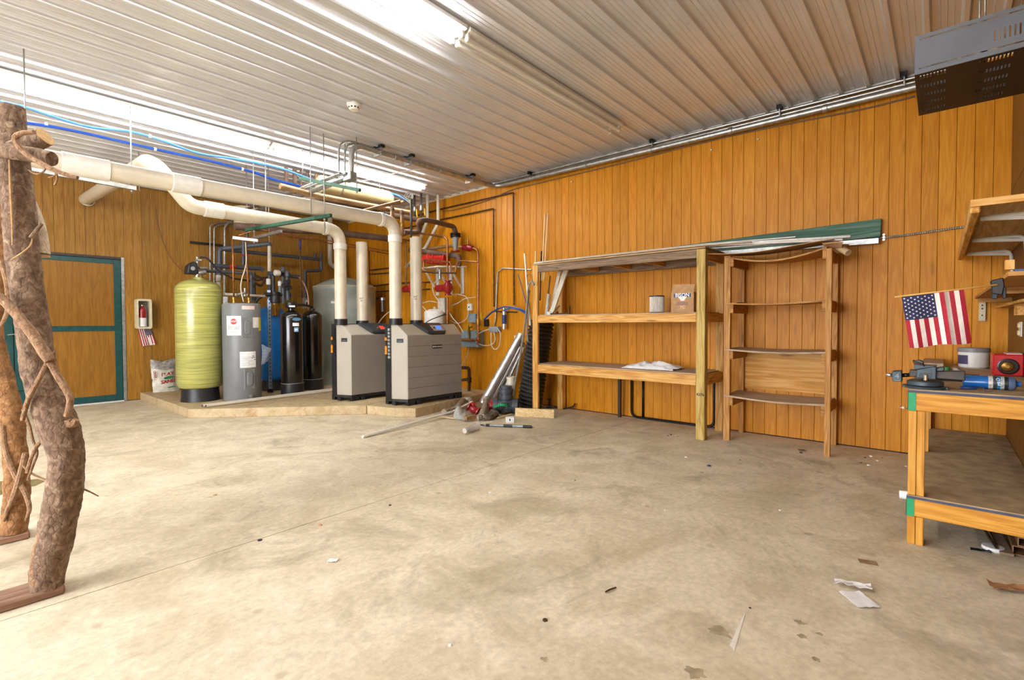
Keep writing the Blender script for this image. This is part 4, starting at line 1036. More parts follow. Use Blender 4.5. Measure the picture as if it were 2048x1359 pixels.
MB().lathe((c_.x, c_.y, S), [(0.19, 0), (0.19, (5.75, 6.857, 1.526)[2]-S-0.03), (0.18, (5.75, 6.857, 1.526)[2]-S), (0.1, (5.75, 6.857, 1.562)[2]-S)], 32).build('vessel', WHITE, t)
MB().lathe((c_.x, c_.y, (5.75, 6.857, 1.526)[2]), [(0.08, 0), (0.08, 0.03), (0.03, 0.035), (0.03, 0.08)], 14).build('cap', plain('pale_yellow_cap', '#c9c48c', 0.5), t)
# junction boxes on the right wall
def jbox(label, p, q, depth, mat=LGREY, knob=False):
    (x_, ya, za), (_, yb, zb) = p, q
    t = thing('junction_box', label, 'junction box', (6.19, (ya+yb)/2, min(za, zb)))
    MB().box(6.195-depth, 6.195, min(ya, yb), max(ya, yb), min(za, zb), max(za, zb)).build('box', mat, t, bev=0.006)
    MB().box(6.195-depth-0.004, 6.195-depth, min(ya, yb)+0.008, max(ya, yb)-0.008, min(za, zb)+0.008, max(za, zb)-0.008).build('cover', mat, t)
    if knob: MB().lathe((6.195-depth-0.004, (ya+yb)/2, (za+zb)/2), [(0.012, 0), (0.01, 0.012)], 10, (-1, 0, 0)).build('knob', BLACK, t)
BGREY = plain('blue_grey_box', '#8496a0', 0.45, vary=0.06)
jbox('small white switch box on right wall above the grey box', (6.12, 6.44, 1.659), (6.12, 6.325, 1.536), 0.05, WHITE, True)
jbox('blue-grey box beside the copper riser on right wall', (6.12, 6.358, 1.478), (6.12, 6.175, 1.317), 0.1, BGREY)
jbox('large blue-grey junction box low on wall behind nearer boiler', (6.12, 6.523, 1.182), (6.12, 6.067, 0.883), 0.12, BGREY)
jbox('light grey junction box under the thin conduit', (6.12, 5.859, 1.25), (6.12, 5.648, 1.154), 0.09, LGREY)
jbox('small black transformer box beside the copper riser', (6.12, 6.014, 1.377), (6.12, 5.936, 1.251), 0.06, BLACK)
# white wires
for k, (lb, P_) in enumerate((
    ('white cable arching from red pump to switch box', [(6, 6.733, 1.819), (6, 6.532, 1.828), (6, 6.338, 1.785), (6, 6.263, 1.712), (6, 6.25, 1.65)]),
    ('white cable from switch box looping down to the riser', [(6.05, 6.303, 1.539), (6.05, 6.343, 1.406), (6.05, 6.46, 1.336), (6.05, 6.632, 1.31), (6.05, 6.793, 1.365)]),
    ('white cable sagging across to the copper riser', [(6, 6.762, 1.62), (6, 6.534, 1.668), (6, 6.339, 1.741), (6, 6.063, 1.757)]),
    ('white cable from the pump down to the large grey box', [(5.9, 6.717, 1.589), (5.9, 6.558, 1.408), (5.9, 6.39, 1.274), (5.9, 6.276, 1.143)]),
    ('white cable linking large grey box and small grey box', [(6.05, 6.119, 1.081), (6.05, 5.996, 1.152), (6.05, 5.804, 1.205)]),
    ('white cable looping low between the two grey boxes', [(6.05, 6.144, 0.993), (6.05, 5.961, 0.928), (6.05, 5.758, 0.942), (6.05, 5.665, 1.02), (6.05, 5.687, 1.155)]),
    ('white cable hanging in a long loop right of small grey box', [(6.08, 5.634, 1.222), (6.08, 5.566, 1.122), (6.08, 5.601, 0.92), (6.08, 5.694, 0.866), (6.08, 5.775, 0.932), (6.08, 5.786, 1.153)]),
    ('white cable curling below the large grey box', [(5.9, 6.14, 0.894), (5.9, 6.191, 0.736), (5.9, 6.293, 0.592), (5.9, 6.396, 0.542)]),
    ('white cable beside the round red pump motor', [(5.75, 6.773, 1.721), (5.75, 6.881, 1.832), (5.75, 6.921, 1.978), (5.75, 6.823, 2.062)]),
    ('pair of white cables behind the white intake pipe', [(5.8, 7.272, 1.684), (5.8, 7.055, 1.714), (5.8, 6.859, 1.681)]),
    ('white cable rising from nearer boiler to the intake pipe', [(5.6, 7.022, 1.617), (5.6, 6.911, 1.525), (5.6, 6.843, 1.417)]),
    ('black cable arching out of the nearer boiler top', [(5.4, 6.846, 1.155), (5.4, 6.776, 1.259), (5.4, 6.599, 1.353), (5.4, 6.312, 1.427), (5.4, 6.149, 1.458)]),
    ('white cable rising behind the farther boiler', [(4.644, 7.1, 1.181), (4.732, 7.1, 1.313), (4.811, 7.1, 1.406), (4.962, 7.1, 1.518), (5.169, 7.1, 1.608)]),
)):
    cable('wiring_cable', lb, P_, 0.008, WIRE if 'black' not in lb else BLACK, 'boiler wiring')
cable('cable_bundle', 'tangled white cable bundle tied near the ceiling', [(5.5, 7.224, 3.773), (5.5, 7.299, 3.671), (5.5, 7.404, 3.626), (5.5, 7.228, 3.524), (5.5, 7.14, 3.58), (5.5, 7.255, 3.663), (5.5, 7.345, 3.562), (5.5, 7.2, 3.448), (5.5, 7.286, 3.552), (5.5, 7.197, 3.626), (5.5, 7.171, 3.443), (5.5, 7.261, 3.261), (5.5, 7.22, 3.076), (5.5, 7.251, 2.9)], 0.007, plain('pale_wire', '#cfd3d2', 0.5), None, 'cable bundle')
pipe('vent_rod', 'thin dark pipe rising out of the nearer intake pipe', 'pipe', [(4.56, 5.97, 2.585), (4.566, 5.97, 3.156)], 0.018, plain('dark_pipe', '#4c4744', 0.5), 0)
for lb, P_ in (('thin brown pipe low on right wall behind the vent drop', [(6.1, 9.457, 2.481), (6.1, 8.803, 2.474), (6.1, 8.366, 2.472)]), ('second thin brown pipe low on right wall behind vent drop', [(6.1, 9.498, 2.396), (6.1, 8.895, 2.376), (6.1, 8.334, 2.377)]), ('third thin brown pipe on wall beside silver tank', [(6.1, 9.367, 2.126), (6.1, 8.543, 2.144), (6.1, 7.416, 2.1)]), ('fourth thin brown pipe on wall beside silver tank', [(6.1, 9.235, 2), (6.1, 8.374, 1.992), (6.1, 7.418, 1.966)])):
    pipe('wall_pipe', lb, 'pipe', P_, 0.014, RUST, 0, 8, 'thin wall pipes')
pipe('copper_drop', 'thin tan pipe dropping between the vent pipes', 'pipe', [(5.9, 7.891, 2.933), (5.9, 7.904, 2.009)], 0.016, TANPIPE, 0)
pipe('copper_drop', 'thin brown pipe dropping behind farther intake pipe', 'pipe', [(6.1, 9.488, 2.921), (6.1, 9.464, 2.109)], 0.012, RUST, 0)
# low pipes right of the nearer boiler
t = thing('drain_piping', 'short brown drain piping low beside the nearer boiler', 'pipe', (5.9, 6.171, 0.112))
part_tube(t, 'pipe', [(5.95, 6.49, 0.516), (5.95, 6.195, 0.533), (5.95, 6.19, 0.314)], 0.028, RUST, 0.05, 12)
part_tube(t, 'pipe', [(5.95, 6.453, 0.295), (5.95, 6.184, 0.332), (5.95, 6.198, 0.104)], 0.026, RUST, 0.05, 12)
fitting(t, (5.95, 6.19, 0.323), (0, 0, 1), 0.038, 0.09, RUST, 'tee')
# cartridge filter on the wall with its pipe
t = thing('wall_filter', 'slim silver and blue filter cartridge on right wall', 'filter', (6.1, 5.499, 1.206))
c_ = Vector((6.1, 5.499, 1.206)); zt = (6.1, 5.497, 1.506)[2]
MB().lathe(c_, [(0.034, 0), (0.036, 0.01), (0.036, zt-c_.z), (0.02, zt-c_.z+0.01)], 20).build('cartridge', BRIGHT, t)
MB().lathe(c_, [(0.0368, 0.09), (0.0368, zt-c_.z-0.06)], 20, caps=False).build('blue_label', plain('filter_blue', '#1f3e84', 0.5, vary=0.2, scale=40), t)
part_tube(t, 'pipe', [(6.14, 5.77, 1.512), (6.14, 5.252, 1.486)], 0.012, RUST, 0, 8)
MB().lathe((c_.x, c_.y, zt), [(0.02, 0), (0.02, 0.03), (0.03, 0.03), (0.03, 0.05)], 12).build('head', CHROME, t)
cable('blue_hose', 'blue hose arching from black box to the corrugated pipe, upper', [(5.9, 5.775, 1.366), (5.9, 5.589, 1.488), (5.9, 5.41, 1.55), (5.9, 5.257, 1.571), (5.9, 4.995, 1.533), (5.9, 4.822, 1.451)], 0.013, BLUEP, 'blue hoses', 'hose')
cable('blue_hose', 'blue hose curving right of filter to corrugated pipe, lower', [(5.95, 5.368, 1.509), (5.95, 5.216, 1.547), (5.95, 5.027, 1.511), (5.95, 4.863, 1.421), (5.95, 4.823, 1.351)], 0.013, LBLUE, 'blue hoses', 'hose')

# ---- pipework behind the tanks
for k, (u_, vb, rr) in enumerate(((420, 570, 0.012), (428, 575, 0.014), (449, 590, 0.022))):
    P_ = [[(3.26, 10.42, 2.044), (3.278, 10.42, 3.156), (3.347, 10.42, 3.213), (3.717, 10.42, 3.327), (3.809, 10.42, 3.381)], [(3.327, 10.42, 2.001), (3.346, 10.42, 3.138), (3.415, 10.42, 3.195), (3.716, 10.42, 3.288), (3.826, 10.42, 3.344)], [(3.507, 10.42, 1.866), (3.527, 10.42, 3.164), (3.591, 10.42, 3.26), (3.762, 10.42, 3.344), (3.901, 10.42, 3.385)]][k]
    pipe('wall_conduit', '%s grey conduit curving down the back wall above olive tank' % ('left thin', 'middle thin', 'right thick')[k], 'conduit', P_, rr, STEEL, 0.08, 10, 'back wall conduits')
t = thing('pvc_piping', 'dark grey pipe loop with white drop over the water heater', 'pipe', (3.155, 9.6, 2.082))
part_tube(t, 'pipe', [(3.155, 9.6, 2.082), (3.163, 9.6, 2.619), (3.228, 9.6, 2.644)]+[(3.745, 9, 2.728), (3.771, 9, 2.714), (3.77, 9, 2.687)], 0.042, GREYPVC, 0.08, 14)
part_tube(t, 'white_drop', [(3.77, 9, 2.687), (3.764, 9, 2.227)], 0.032, PIPEW, 0, 14)
part_tube(t, 'pipe', [(3.764, 9, 2.227), (3.766, 9, 1.819)], 0.03, GREYPVC, 0, 14)
t = thing('pvc_piping', 'long dark grey pipe crossing back wall and stepping down', 'pipe', (5.14, 9.8, 2.649))
part_tube(t, 'pipe', [(3.387, 10, 2.684), (5.256, 10, 2.678), (5.258, 10, 2.443), (4.902, 10, 2.415), (4.912, 10, 1.614)], 0.034, GREYPVC, 0.06, 14)
for q in ((5.123, 10, 2.739), (5.257, 10, 2.773)): fitting(t, q, (0, 0, 1), 0.03, 0.12, GREYPVC, 'stub')
t = thing('pvc_piping', 'pair of grey pipes leading from olive tank head', 'pipe', (3.196, 9, 2.175))
part_tube(t, 'pipe', [(2.629, 8.75, 2.146), (3.325, 8.75, 2.159), (3.364, 8.75, 2.136), (3.357, 8.75, 1.683)], 0.026, GREYPVC, 0.05, 14)
part_tube(t, 'pipe', [(2.85, 9, 2.263), (3.628, 9, 2.278), (3.661, 9, 2.245)], 0.036, GREYPVC, 0.05, 14)
part_tube(t, 'pipe', [(3.513, 9.05, 2.202), (3.514, 9.05, 1.723)], 0.034, GREYPVC, 0, 14)
fitting(t, (3.142, 8.95, 2.267), (1, 0, 0.02), 0.039, 0.08, REDB, 'red_band')
fitting(t, (2.927, 8.95, 2.061), (0, 0, 1), 0.04, 0.1, WHITE, 'white_union')
fitting(t, (2.924, 8.95, 1.93), (0, 0, 1), 0.035, 0.14, WHITE, 'white_union')
t = thing('valve_riser', 'grey riser with a red handle above the water heater', 'valve', (3.444, 9.3, 2.356))
part_tube(t, 'pipe', [(3.451, 9.3, 2.77), (3.444, 9.3, 2.347)], 0.032, GREYPVC, 0, 14)
MB().beam((3.395, 9.25, 2.513), (3.545, 9.25, 2.52), 0.02, 0.02).build('handle', REDB, t)
for k, P_ in enumerate(([(2.901, 8.25, 2.63), (2.909, 8.25, 1.692)], [(3.091, 8.25, 2.608), (3.128, 8.25, 1.699)])):
    t = thing('copper_riser', '%s copper riser on the grey water heater' % ('left', 'right')[k], 'pipe', P_[1])
    part_tube(t, 'pipe', P_, 0.013, COPPER, 0, 10)
    q = Vector(P_[1]); MB().lathe((q.x, q.y, 1.63), [(0.022, 0), (0.022, 0.05), (0.03, 0.055), (0.03, 0.09), (0.018, 0.1)], 12).build('nipple', BRASS, t)
cable('white_hose', 'white hose drooping to the top of the water heater', [(3.072, 8.2, 2.584), (3.074, 8.2, 2.25), (3.004, 8.2, 1.988), (2.994, 8.2, 1.832), (3.028, 8.2, 1.655)], 0.008, PIPEW, None, 'hose')
pipe('white_pipe', 'white horizontal pipe just above the grey water heater', 'pipe', [(2.894, 8.6, 1.783), (3.516, 8.6, 1.776)], 0.022, PIPEW, 0)
one('shutoff_valve', MB().cyl((3.043, 8.5, 1.769), (3.164, 8.5, 1.814), 0.024).cyl((3.163, 8.5, 1.758), (3.165, 8.5, 1.887), 0.018), STEEL, 'small grey shutoff valve on the white pipe above water heater', 'valve')
t = thing('copper_lines', 'twin thin copper lines running under the lower vent pipe', 'pipe', (3.892, 8.1, 2.723))
part_tube(t, 'pipe', [(2.942, 8.1, 2.656), (3.214, 8.1, 2.793), (3.499, 8.1, 2.786), (4.551, 8.1, 2.753), (5.674, 8.1, 2.706)], 0.012, COPPER, 0.04)
part_tube(t, 'pipe', [(3.142, 8.15, 2.665), (3.425, 8.15, 2.774), (3.52, 8.15, 2.762), (4.579, 8.15, 2.718), (5.709, 8.15, 2.666)], 0.012, COPPER, 0.04)
t = thing('cream_housing', 'cream plastic housing hanging above the water heater pipes', 'housing', (3.625, 9.6, 2.998))
MB().lathe((3.625, 9.6, 3.007), [(0.10, 0), (0.17, 0.03), (0.21, 0.12), (0.21, 0.42)], 24).build('shell', plain('cream_plastic', '#d9d1b4', 0.5), t)
MB().cyl((3.625, 9.6, 2.998), (3.623, 9.6, 2.861), 0.025).build('spout', GREYPVC, t)
# slotted post with filter
t = thing('slotted_post', 'blue-grey slotted steel post in front of the blue tank', 'post', (3.645, 8.75, 0.133))
pb = Vector((3.632, 8.72, 0.128)); pt = (3.659, 8.72, 1.889)[2]
ax = Vector((0.76, -0.65, 0)).normalized(); ay = Vector((0.65, 0.76, 0))
MB().obb((pb.x, pb.y, (S+pt)/2), ax*0.026, ay*0.002, (0, 0, (pt-S)/2)).build('flange', plain('slotted_steel', '#8ea4b8', 0.4, 0.4), t)
MB().obb(Vector((pb.x, pb.y, (S+pt)/2))-ax*0.026+ay*0.02, ax*0.002, ay*0.02, (0, 0, (pt-S)/2)).build('flange', MATS['slotted_steel'], t)
so = None
for k in range(26):
    z_ = S+0.05+k*(pt-S-0.08)/26
    c = Vector((pb.x, pb.y, z_))+ax*0.006-ay*0.0026
    if so is None: so = MB().obb(c, ax*0.007, ay*0.0008, (0, 0, 0.013)).build('slot', DARKHOLE, t)
    else: copy_part(so, t, WLOC[so]+Vector((0, 0, k*(pt-S-0.08)/26)))
MB().obb((pb.x, pb.y, S+0.03), ax*0.04, ay*0.03, (0, 0, 0.03)).build('foot', BLACKM, t)
t = thing('sediment_filter', 'amber-bowled water filter in front of the blue tank', 'filter', (3.685, 8.6, 1.44))
c_ = Vector((3.694, 8.62, 1.44)); zz = [(3.697, 8.62, 1.663)[2], (3.699, 8.62, 1.784)[2]]
AMBER = plain('amber_bowl', '#8a5a14', 0.12, vary=0.15, coat=0.5, trans=0.3)
MB().lathe(c_, [(0.02, 0), (0.055, 0.01), (0.062, 0.05), (0.066, zz[0]-c_.z)], 22).build('bowl', AMBER, t)
MB().lathe((c_.x, c_.y, zz[0]), [(0.07, 0), (0.082, 0.01), (0.084, 0.09), (0.07, 0.13), (0.075, 0.14), (0.075, 0.19), (0.05, 0.2)], 22).build('head', BLACK, t)
part_tube(t, 'pipe', [c_+Vector((-0.16, 0.06, zz[0]-c_.z+0.15)), c_+Vector((0.2, -0.04, zz[0]-c_.z+0.15))], 0.032, BLACK, 0, 12)
MB().cyl(c_+Vector((0.2, -0.04, zz[0]-c_.z+0.15)), c_+Vector((0.245, -0.055, zz[0]-c_.z+0.15)), 0.036).build('union', BLUEP, t)
part_tube(t, 'hose', smooth([c_+Vector((-0.16, 0.06, zz[0]-c_.z+0.13)), c_+Vector((-0.26, 0.1, zz[0]-c_.z+0.05)), c_+Vector((-0.32, 0.13, zz[0]-c_.z-0.12))]), 0.026, BLACK, 0, 10)
# bypass valve cluster over the black tanks
t = thing('bypass_piping', 'dark grey bypass piping standing over the black softener tanks', 'pipe', (3.815, 8.6, 1.632))
part_tube(t, 'pipe', [(3.571, 8.6, 2.167), (4.122, 8.6, 2.137)], 0.034, GREYPVC, 0, 14)
part_tube(t, 'pipe', [(3.824, 8.6, 2.255), (3.824, 8.6, 1.667)], 0.034, GREYPVC, 0, 14)
part_tube(t, 'pipe', [(3.856, 8.5, 2.189), (3.858, 8.5, 1.716)], 0.034, GREYPVC, 0, 14)
part_tube(t, 'pipe', [(3.705, 8.7, 2.184), (3.699, 8.7, 1.804)], 0.026, GREYPVC, 0, 14)
part_tube(t, 'pipe', [(3.814, 8.7, 2.07), (3.81, 8.7, 1.809)], 0.026, LGREY, 0, 14)
fitting(t, (3.682, 8.5, 2.172), (1, 0, 0), 0.05, 0.09, WHITE, 'valve_knob')
fitting(t, (3.577, 8.6, 2.023), (0, 0, 1), 0.035, 0.1, WHITE, 'white_union')
fitting(t, (3.769, 8.6, 2.001), (0, 0, 1), 0.035, 0.08, WHITE, 'white_union')
for q in ((3.802, 8.55, 2.232), (3.833, 8.45, 2.159)): MB().lathe(q, [(0.045, -0.04), (0.045, 0.02), (0.03, 0.05), (0.02, 0.06)], 14).build('cap', GREYPVC, t)
for k, q in enumerate(((3.765, 8.4, 1.964), (3.824, 8.4, 1.916), (3.8, 8.4, 2.025))): MB().obb(q, Vector((0.05, 0, 0.02)), (0, 0.03, 0), (-0.01, 0, 0.028)).build('clip', BLACK, t, bev=0.008)
for q in ((3.781, 8.38, 1.947),): MB().obb(q, (0.025, 0, 0.01), (0, 0.002, 0), (0, 0, 0.006)).build('label', YELLOWH, t)
pipe('brown_pipework', 'tangle of brown pipe fittings behind the slotted post', 'pipe', [(3.475, 9, 2.084), (3.559, 9, 2.141), (3.684, 9, 2.08), (3.615, 9, 1.97), (3.515, 9, 2.017), (3.473, 9, 1.945)], 0.02, RUST, 0.03)
pipe('brown_pipework', 'dark brown pipe behind the slotted post', 'pipe', [(3.577, 9.2, 2.085), (3.855, 9.2, 2.148)], 0.03, BROWNINS, 0)
t = thing('purple_riser', 'dark purple-taped riser hanging in front of back wall', 'pipe', (4.596, 9.6, 1.828))
part_tube(t, 'pipe', [(3.922, 8.17, 2.752), (3.937, 8.17, 1.742)], 0.012, RUST, 0)
part_tube(t, 'sleeve', [(3.922, 8.17, 2.735), (3.923, 8.17, 2.567)], 0.022, plain('purple_tape', '#3b2f66', 0.5), 0)
t = thing('outlet_box', 'metal outlet box with black switch above the black tanks', 'junction box', (4.656, 9.5, 1.608))
(a1_, _, c1_), (a2_, _, c2_) = [(4.603, 9.5, 1.824), (4.718, 9.5, 1.61)]
MB().box(a1_, a2_, 9.46, 9.54, c2_, c1_).build('box', STEEL, t, bev=0.004)
MB().box(a1_+0.025, a2_-0.025, 9.452, 9.46, c2_+0.03, c1_-0.04).build('plate', WHITE, t)
MB().box(a1_+0.045, a2_-0.045, 9.44, 9.452, c2_+0.07, c1_-0.09).build('switch', BLACK, t)
cable('pink_tube', 'pink tube curving down to the black softener tanks', [(4.085, 8.56, 2.132), (4.174, 8.56, 2.022), (4.227, 8.56, 1.891), (4.253, 8.56, 1.731), (4.246, 8.56, 1.57)], 0.011, plain('pink_tube', '#cf9a86', 0.4), None, 'tube')
pipe('white_drain', 'white drain pipe on wall turning behind the vent pipe', 'pipe', [((5.637, 10.3, 3.618)[0], 10.3, 3.69)]+[(5.637, 10.3, 3.618), (5.624, 10.3, 2.661), (5.767, 10.3, 2.562), (5.987, 10.3, 2.351)], 0.05, plain('dull_white_pipe', '#c9c4b4', 0.5), 0.06, 16)
cable('door_wall_wire', 'thin wire drooping down the back wall to olive tank head', [(2.437, 10.46, 3.363), (2.482, 10.46, 3.019), (2.566, 10.46, 2.702), (2.676, 10.46, 2.463), (2.805, 10.46, 2.312), (2.875, 10.46, 2.29)], 0.005, BROWNINS)
t = thing('clear_filter', 'small dark filter with silver cap on the silver tank', 'filter', (5.996, 8.9, 1.57))
c_ = Vector((5.9, 8.696, 1.554)); zt = (5.9, 8.692, 1.791)[2]
MB().lathe(c_, [(0.04, 0), (0.045, zt-c_.z)], 16).build('bowl', plain('smoky_bowl', '#4a403c', 0.2), t)
MB().lathe((c_.x, c_.y, zt), [(0.055, 0), (0.055, 0.05), (0.03, 0.06)], 16).build('cap', STEEL, t)
MB().cyl((c_.x, c_.y, zt+0.03), (c_.x-0.05, c_.y+0.2, zt+0.04), 0.02).build('pipe', RUST, t)
# clear bag taped to the heater, pipe lying on the pad
def cb(u, w):
    a_ = Vector((3.239, 8.1, 0.987))*(1-w)*(1-u)+Vector((3.434, 8.2, 0.905))*(1-w)*u+Vector((3.234, 8.1, 0.655))*w*(1-u)+Vector((3.348, 8.15, 0.709))*w*u
    return a_+Vector((0.01*sin(9*u+4*w), -0.02-0.03*sin(pi*u)*sin(pi*w), 0.0))
one('clear_bag', MB().sheet(cb, 10, 12), plain('clear_plastic', '#c9d6e6', 0.15, vary=0.15, scale=40, alpha=0.45), 'crumpled clear plastic bag on the side of the water heater', 'bag', solid=0.001)
t = thing('pad_pipe', 'two white pipes lying along the front of the pad', 'pipe', (3.29, 7.919, 0.15))
for (a_, b_) in ((Vector((2.342, 7.881, 0.15)), Vector((4.513, 8.111, 0.15))), (Vector((2.367, 7.818, 0.15)), Vector((4.444, 7.987, 0.15)))):
    MB().cyl(a_, b_, 0.021, seg=14).build('pipe', PIPEW, t)
    MB().cyl(a_-(b_-a_).normalized()*0.001, a_+(b_-a_).normalized()*0.01, 0.0185, seg=14).build('end_cap', BLACK, t)

# ================================================================ long wooden shelf unit
t = thing('shelf_unit', 'long wide wooden shelf unit of framing lumber on right wall', 'shelf unit', (5.8, 3.2, 0))
YL, YR = 4.385, 1.955           # outer ends along the wall
XF, XBk = 5.46, 6.155
MB().box(XF, XF+0.04, YL-0.095, YL, 0, 2.12).build('post', PINE_Z, t, bev=0.004)
post = MB().box(XF, XF+0.09, YR, YR+0.098, 0, 2.115).build('post', TREATED, t, bev=0.005)
text('stamped_number', '8276', 0.042, (XF-0.0012, YR+0.047, 0.505), (0, -1, 0), (0, 0, 1), INK, post, bold=0.0006)
for yy in (YL-0.06, YR+0.03): MB().box(XBk-0.09, XBk, yy-0.03+0.0, yy+0.06, 0, 2.02).build('post', PINE_Z, t, bev=0.004)
MB().box(XBk-0.09, XBk-0.05, 3.32, 3.36, 0, 0.62).build('post', plain('dark_post', '#3a2213', 0.6), t)
for z0, z1, top, nm in ((1.31, 1.41, 0.012, PLY), (0.605, 0.72, 0.012, PLY)):
    MB().box(XF+0.002, XF+0.04, YR+0.099, YL-0.096, z0, z1).build('front_rail', PINE_Y, t, bev=0.003)
    MB().box(XBk-0.045, XBk-0.005, YR+0.07, YL-0.1, z0, z1).build('back_rail', PINE_Y, t)
    MB().box(XF+0.09, XBk-0.05, YR+0.005, YR+0.045, z0, z1).build('end_rail', PINE_X, t, bev=0.003)
    MB().box(XF+0.04, XBk-0.05, YL-0.055, YL-0.015, z0, z1).build('end_rail', PINE_X, t, bev=0.003)
    MB().box(XF+0.041, XBk, YR+0.05, YL-0.056, z1-0.004, z1+top).build('shelf_board', nm, t)
    for yy in (2.7, 3.3, 3.9): MB().box(XF+0.04, XBk-0.05, yy-0.02, yy+0.02, z0+0.01, z1-0.005).build('joist', PINE_X, t)
MB().box(XF+0.002, XF+0.04, YR+0.099, YL-0.096, 2.02, 2.115).build('front_rail', GREYWOOD, t, bev=0.003)
MB().box(XBk-0.045, XBk-0.005, YR, YL, 2.00, 2.10).build('back_rail', GREYWOOD, t)
MB().box(XF+0.09, XBk-0.05, YR+0.005, YR+0.045, 2.00, 2.10).build('end_rail', PINE_X, t)
for yy in (2.72, 3.2, 3.7): MB().box(XF+0.04, XBk-0.05, yy-0.02, yy+0.02, 2.03, 2.10).build('joist', PINE_X, t)
MB().box(XF, XBk, YR, YL, 2.122, 2.136).build('top_board', wood('top_plywood', '#a8895c', '#c9a877', '#d9bd90', 'y', rough=0.7, knots=False), t)

# ================================================================ narrow tall shelf
t = thing('shelf_unit', 'narrow orange-stained shelf with four sagging boards', 'shelf unit', (5.85, 1.3, 0))
for (xa, ya, w, d_, zt) in ((5.64, 1.78, 0.068, 0.04, 2.035), (5.57, 0.82, 0.05, 0.04, 2.012), (6.13, 1.77, 0.055, 0.035, 1.96), (6.13, 0.845, 0.05, 0.035, 1.995)):
    MB().box(xa, xa+d_, ya-w/2, ya+w/2, 0, zt).build('upright', STAIN_Z, t, bev=0.003)
for zc in (0.49, 1.0, 1.505, 2.015):
    for ya, xa in ((1.735, 5.64), (0.855, 5.57)):
        MB().box(xa+0.002, 6.165, ya-0.02, ya+0.02, zc-0.10, zc-0.002).build('cleat', STAIN_Y, t, bev=0.002)
    sag = 0.02 if zc < 2 else 0.085
    def bd(u, w, top):
        xx = 5.62+0.52*u-0.05*w*(1-u); yy = 1.80-0.96*w
        return Vector((xx, yy, zc-sag*sin(pi*w)*(0.6+0.4*(1-u))+(0.016 if top else 0)))
    m = MB(); nb_ = 10
    rows = [[bd(0, w/nb_, 0), bd(1, w/nb_, 0), bd(1, w/nb_, 1), bd(0, w/nb_, 1)] for w in range(nb_+1)]
    m.rings(rows, sm=False)
    m.build('shelf_board', PLY if zc < 1.2 else STAIN_Y, t)
MB().box(6.168, 6.185, 0.86, 1.74, 0.53, 0.99).build('back_board', wood('swirly_plywood', '#a8700f', '#c4861c', '#d9aa5c', 'y', rough=0.5, grain=0.5, knots=True), t)
one('dry_leaf', MB().sheet(lambda u, w: Vector((5.70+0.05*u, 1.70-0.09*w, 1.512+0.012*sin(4*u+3*w))), 4, 4), BROWNINS, 'small brown leaf on the top open board of narrow shelf', 'leaf', solid=0.001)

# things on top of the shelves
STRIP = plain('white_trim_strip', '#d8d3c8', 0.45, vary=0.06); STRIPG = plain('grey_trim_strip', '#b0ab9f', 0.4, 0.3, vary=0.08)
zt = 2.138
for k, (lb, a_, b_, w_, h_, mt) in enumerate((
    ('white trim strip along the front of the shelf top', (5.475, 4.36, zt+0.014), (5.60, 0.715, 2.085), 0.03, 0.020, STRIP),
    ('grey metal strip behind the front trim strip on shelf top', (5.53, 4.33, zt+0.026), (5.66, 0.66, 2.115), 0.05, 0.024, STRIPG),
    ('second white trim strip on the shelf top', (5.60, 3.6, zt+0.042), (5.66, 1.12, 2.165), 0.04, 0.014, STRIP),
    ('long pale strip ending over the narrow shelf', (5.72, 4.2, zt+0.03), (5.78, 0.9, 2.14), 0.05, 0.02, STRIPG),
    ('greyish aluminium strip at the back of the shelf top', (5.84, 4.30, zt+0.024), (5.88, 0.95, 2.15), 0.04, 0.03, STEEL),
    ('thin tan wood strip on the shelf top front edge', (5.47, 4.2, zt+0.008), (5.52, 1.5, 2.14), 0.03, 0.012, TANPIPE),
)):
    md = Vector((a_[0]*0.5+b_[0]*0.5-0.005, 2.0, a_[2]+0.004))
    one('trim_strip', MB().beam(a_, md, w_, h_).beam(md, b_, w_, h_), mt, lb, 'trim strip', 'trim strips on the shelf top', bev=0.002)
one('cardboard_sheet', MB().sheet(lambda u, w: Vector((5.50+0.5*u, 1.95-1.17*w, 2.062+0.028*sin(pi*w*1.4)*(-1)+0.03*u)), 4, 12), CARD, 'flattened torn cardboard sheet on top of the narrow shelf', 'cardboard', solid=0.006)
one('cardboard_sheet', MB().sheet(lambda u, w: Vector((5.52+0.2*u, 0.86-0.16*w+0.02*sin(5*u), 2.055+0.02*sin(6*u+2*w)-0.02*w)), 6, 6), CARD, 'torn cardboard end hanging at the shelf top corner', 'cardboard', solid=0.012)
t = thing('pale_tube', 'short pale tube poking down from the shelf top end', 'tube', (5.68, 0.72, 1.98))
MB().cyl((5.70, 0.80, 2.06), (5.60, 0.67, 1.955), 0.032, seg=16).build('tube_body', plain('beige_tube', '#c7ad84', 0.5), t)
gb = wood('green_painted_board', '#2c5040', '#44705a', '#748e7c', 'y', rough=0.6, grain=0.5)
one('green_board', MB().prism([(6.14, 4.3, 2.15), (6.14, 0.47, 2.155), (6.14, 0.465, 2.335), (6.14, 4.3, 2.235)], (0.035, 0, 0)), gb, 'long green painted board lying on edge along shelf top', 'board', bev=0.003)
one('metal_channel', MB().prism([(6.10, 4.0, 2.10+0.04), (6.10, 0.48, 2.085), (6.10, 0.48, 2.14), (6.10, 4.0, 2.145+0.04)], (0.045, 0, 0)), STEEL, 'grey metal channel below the green board end', 'channel', bev=0.002)
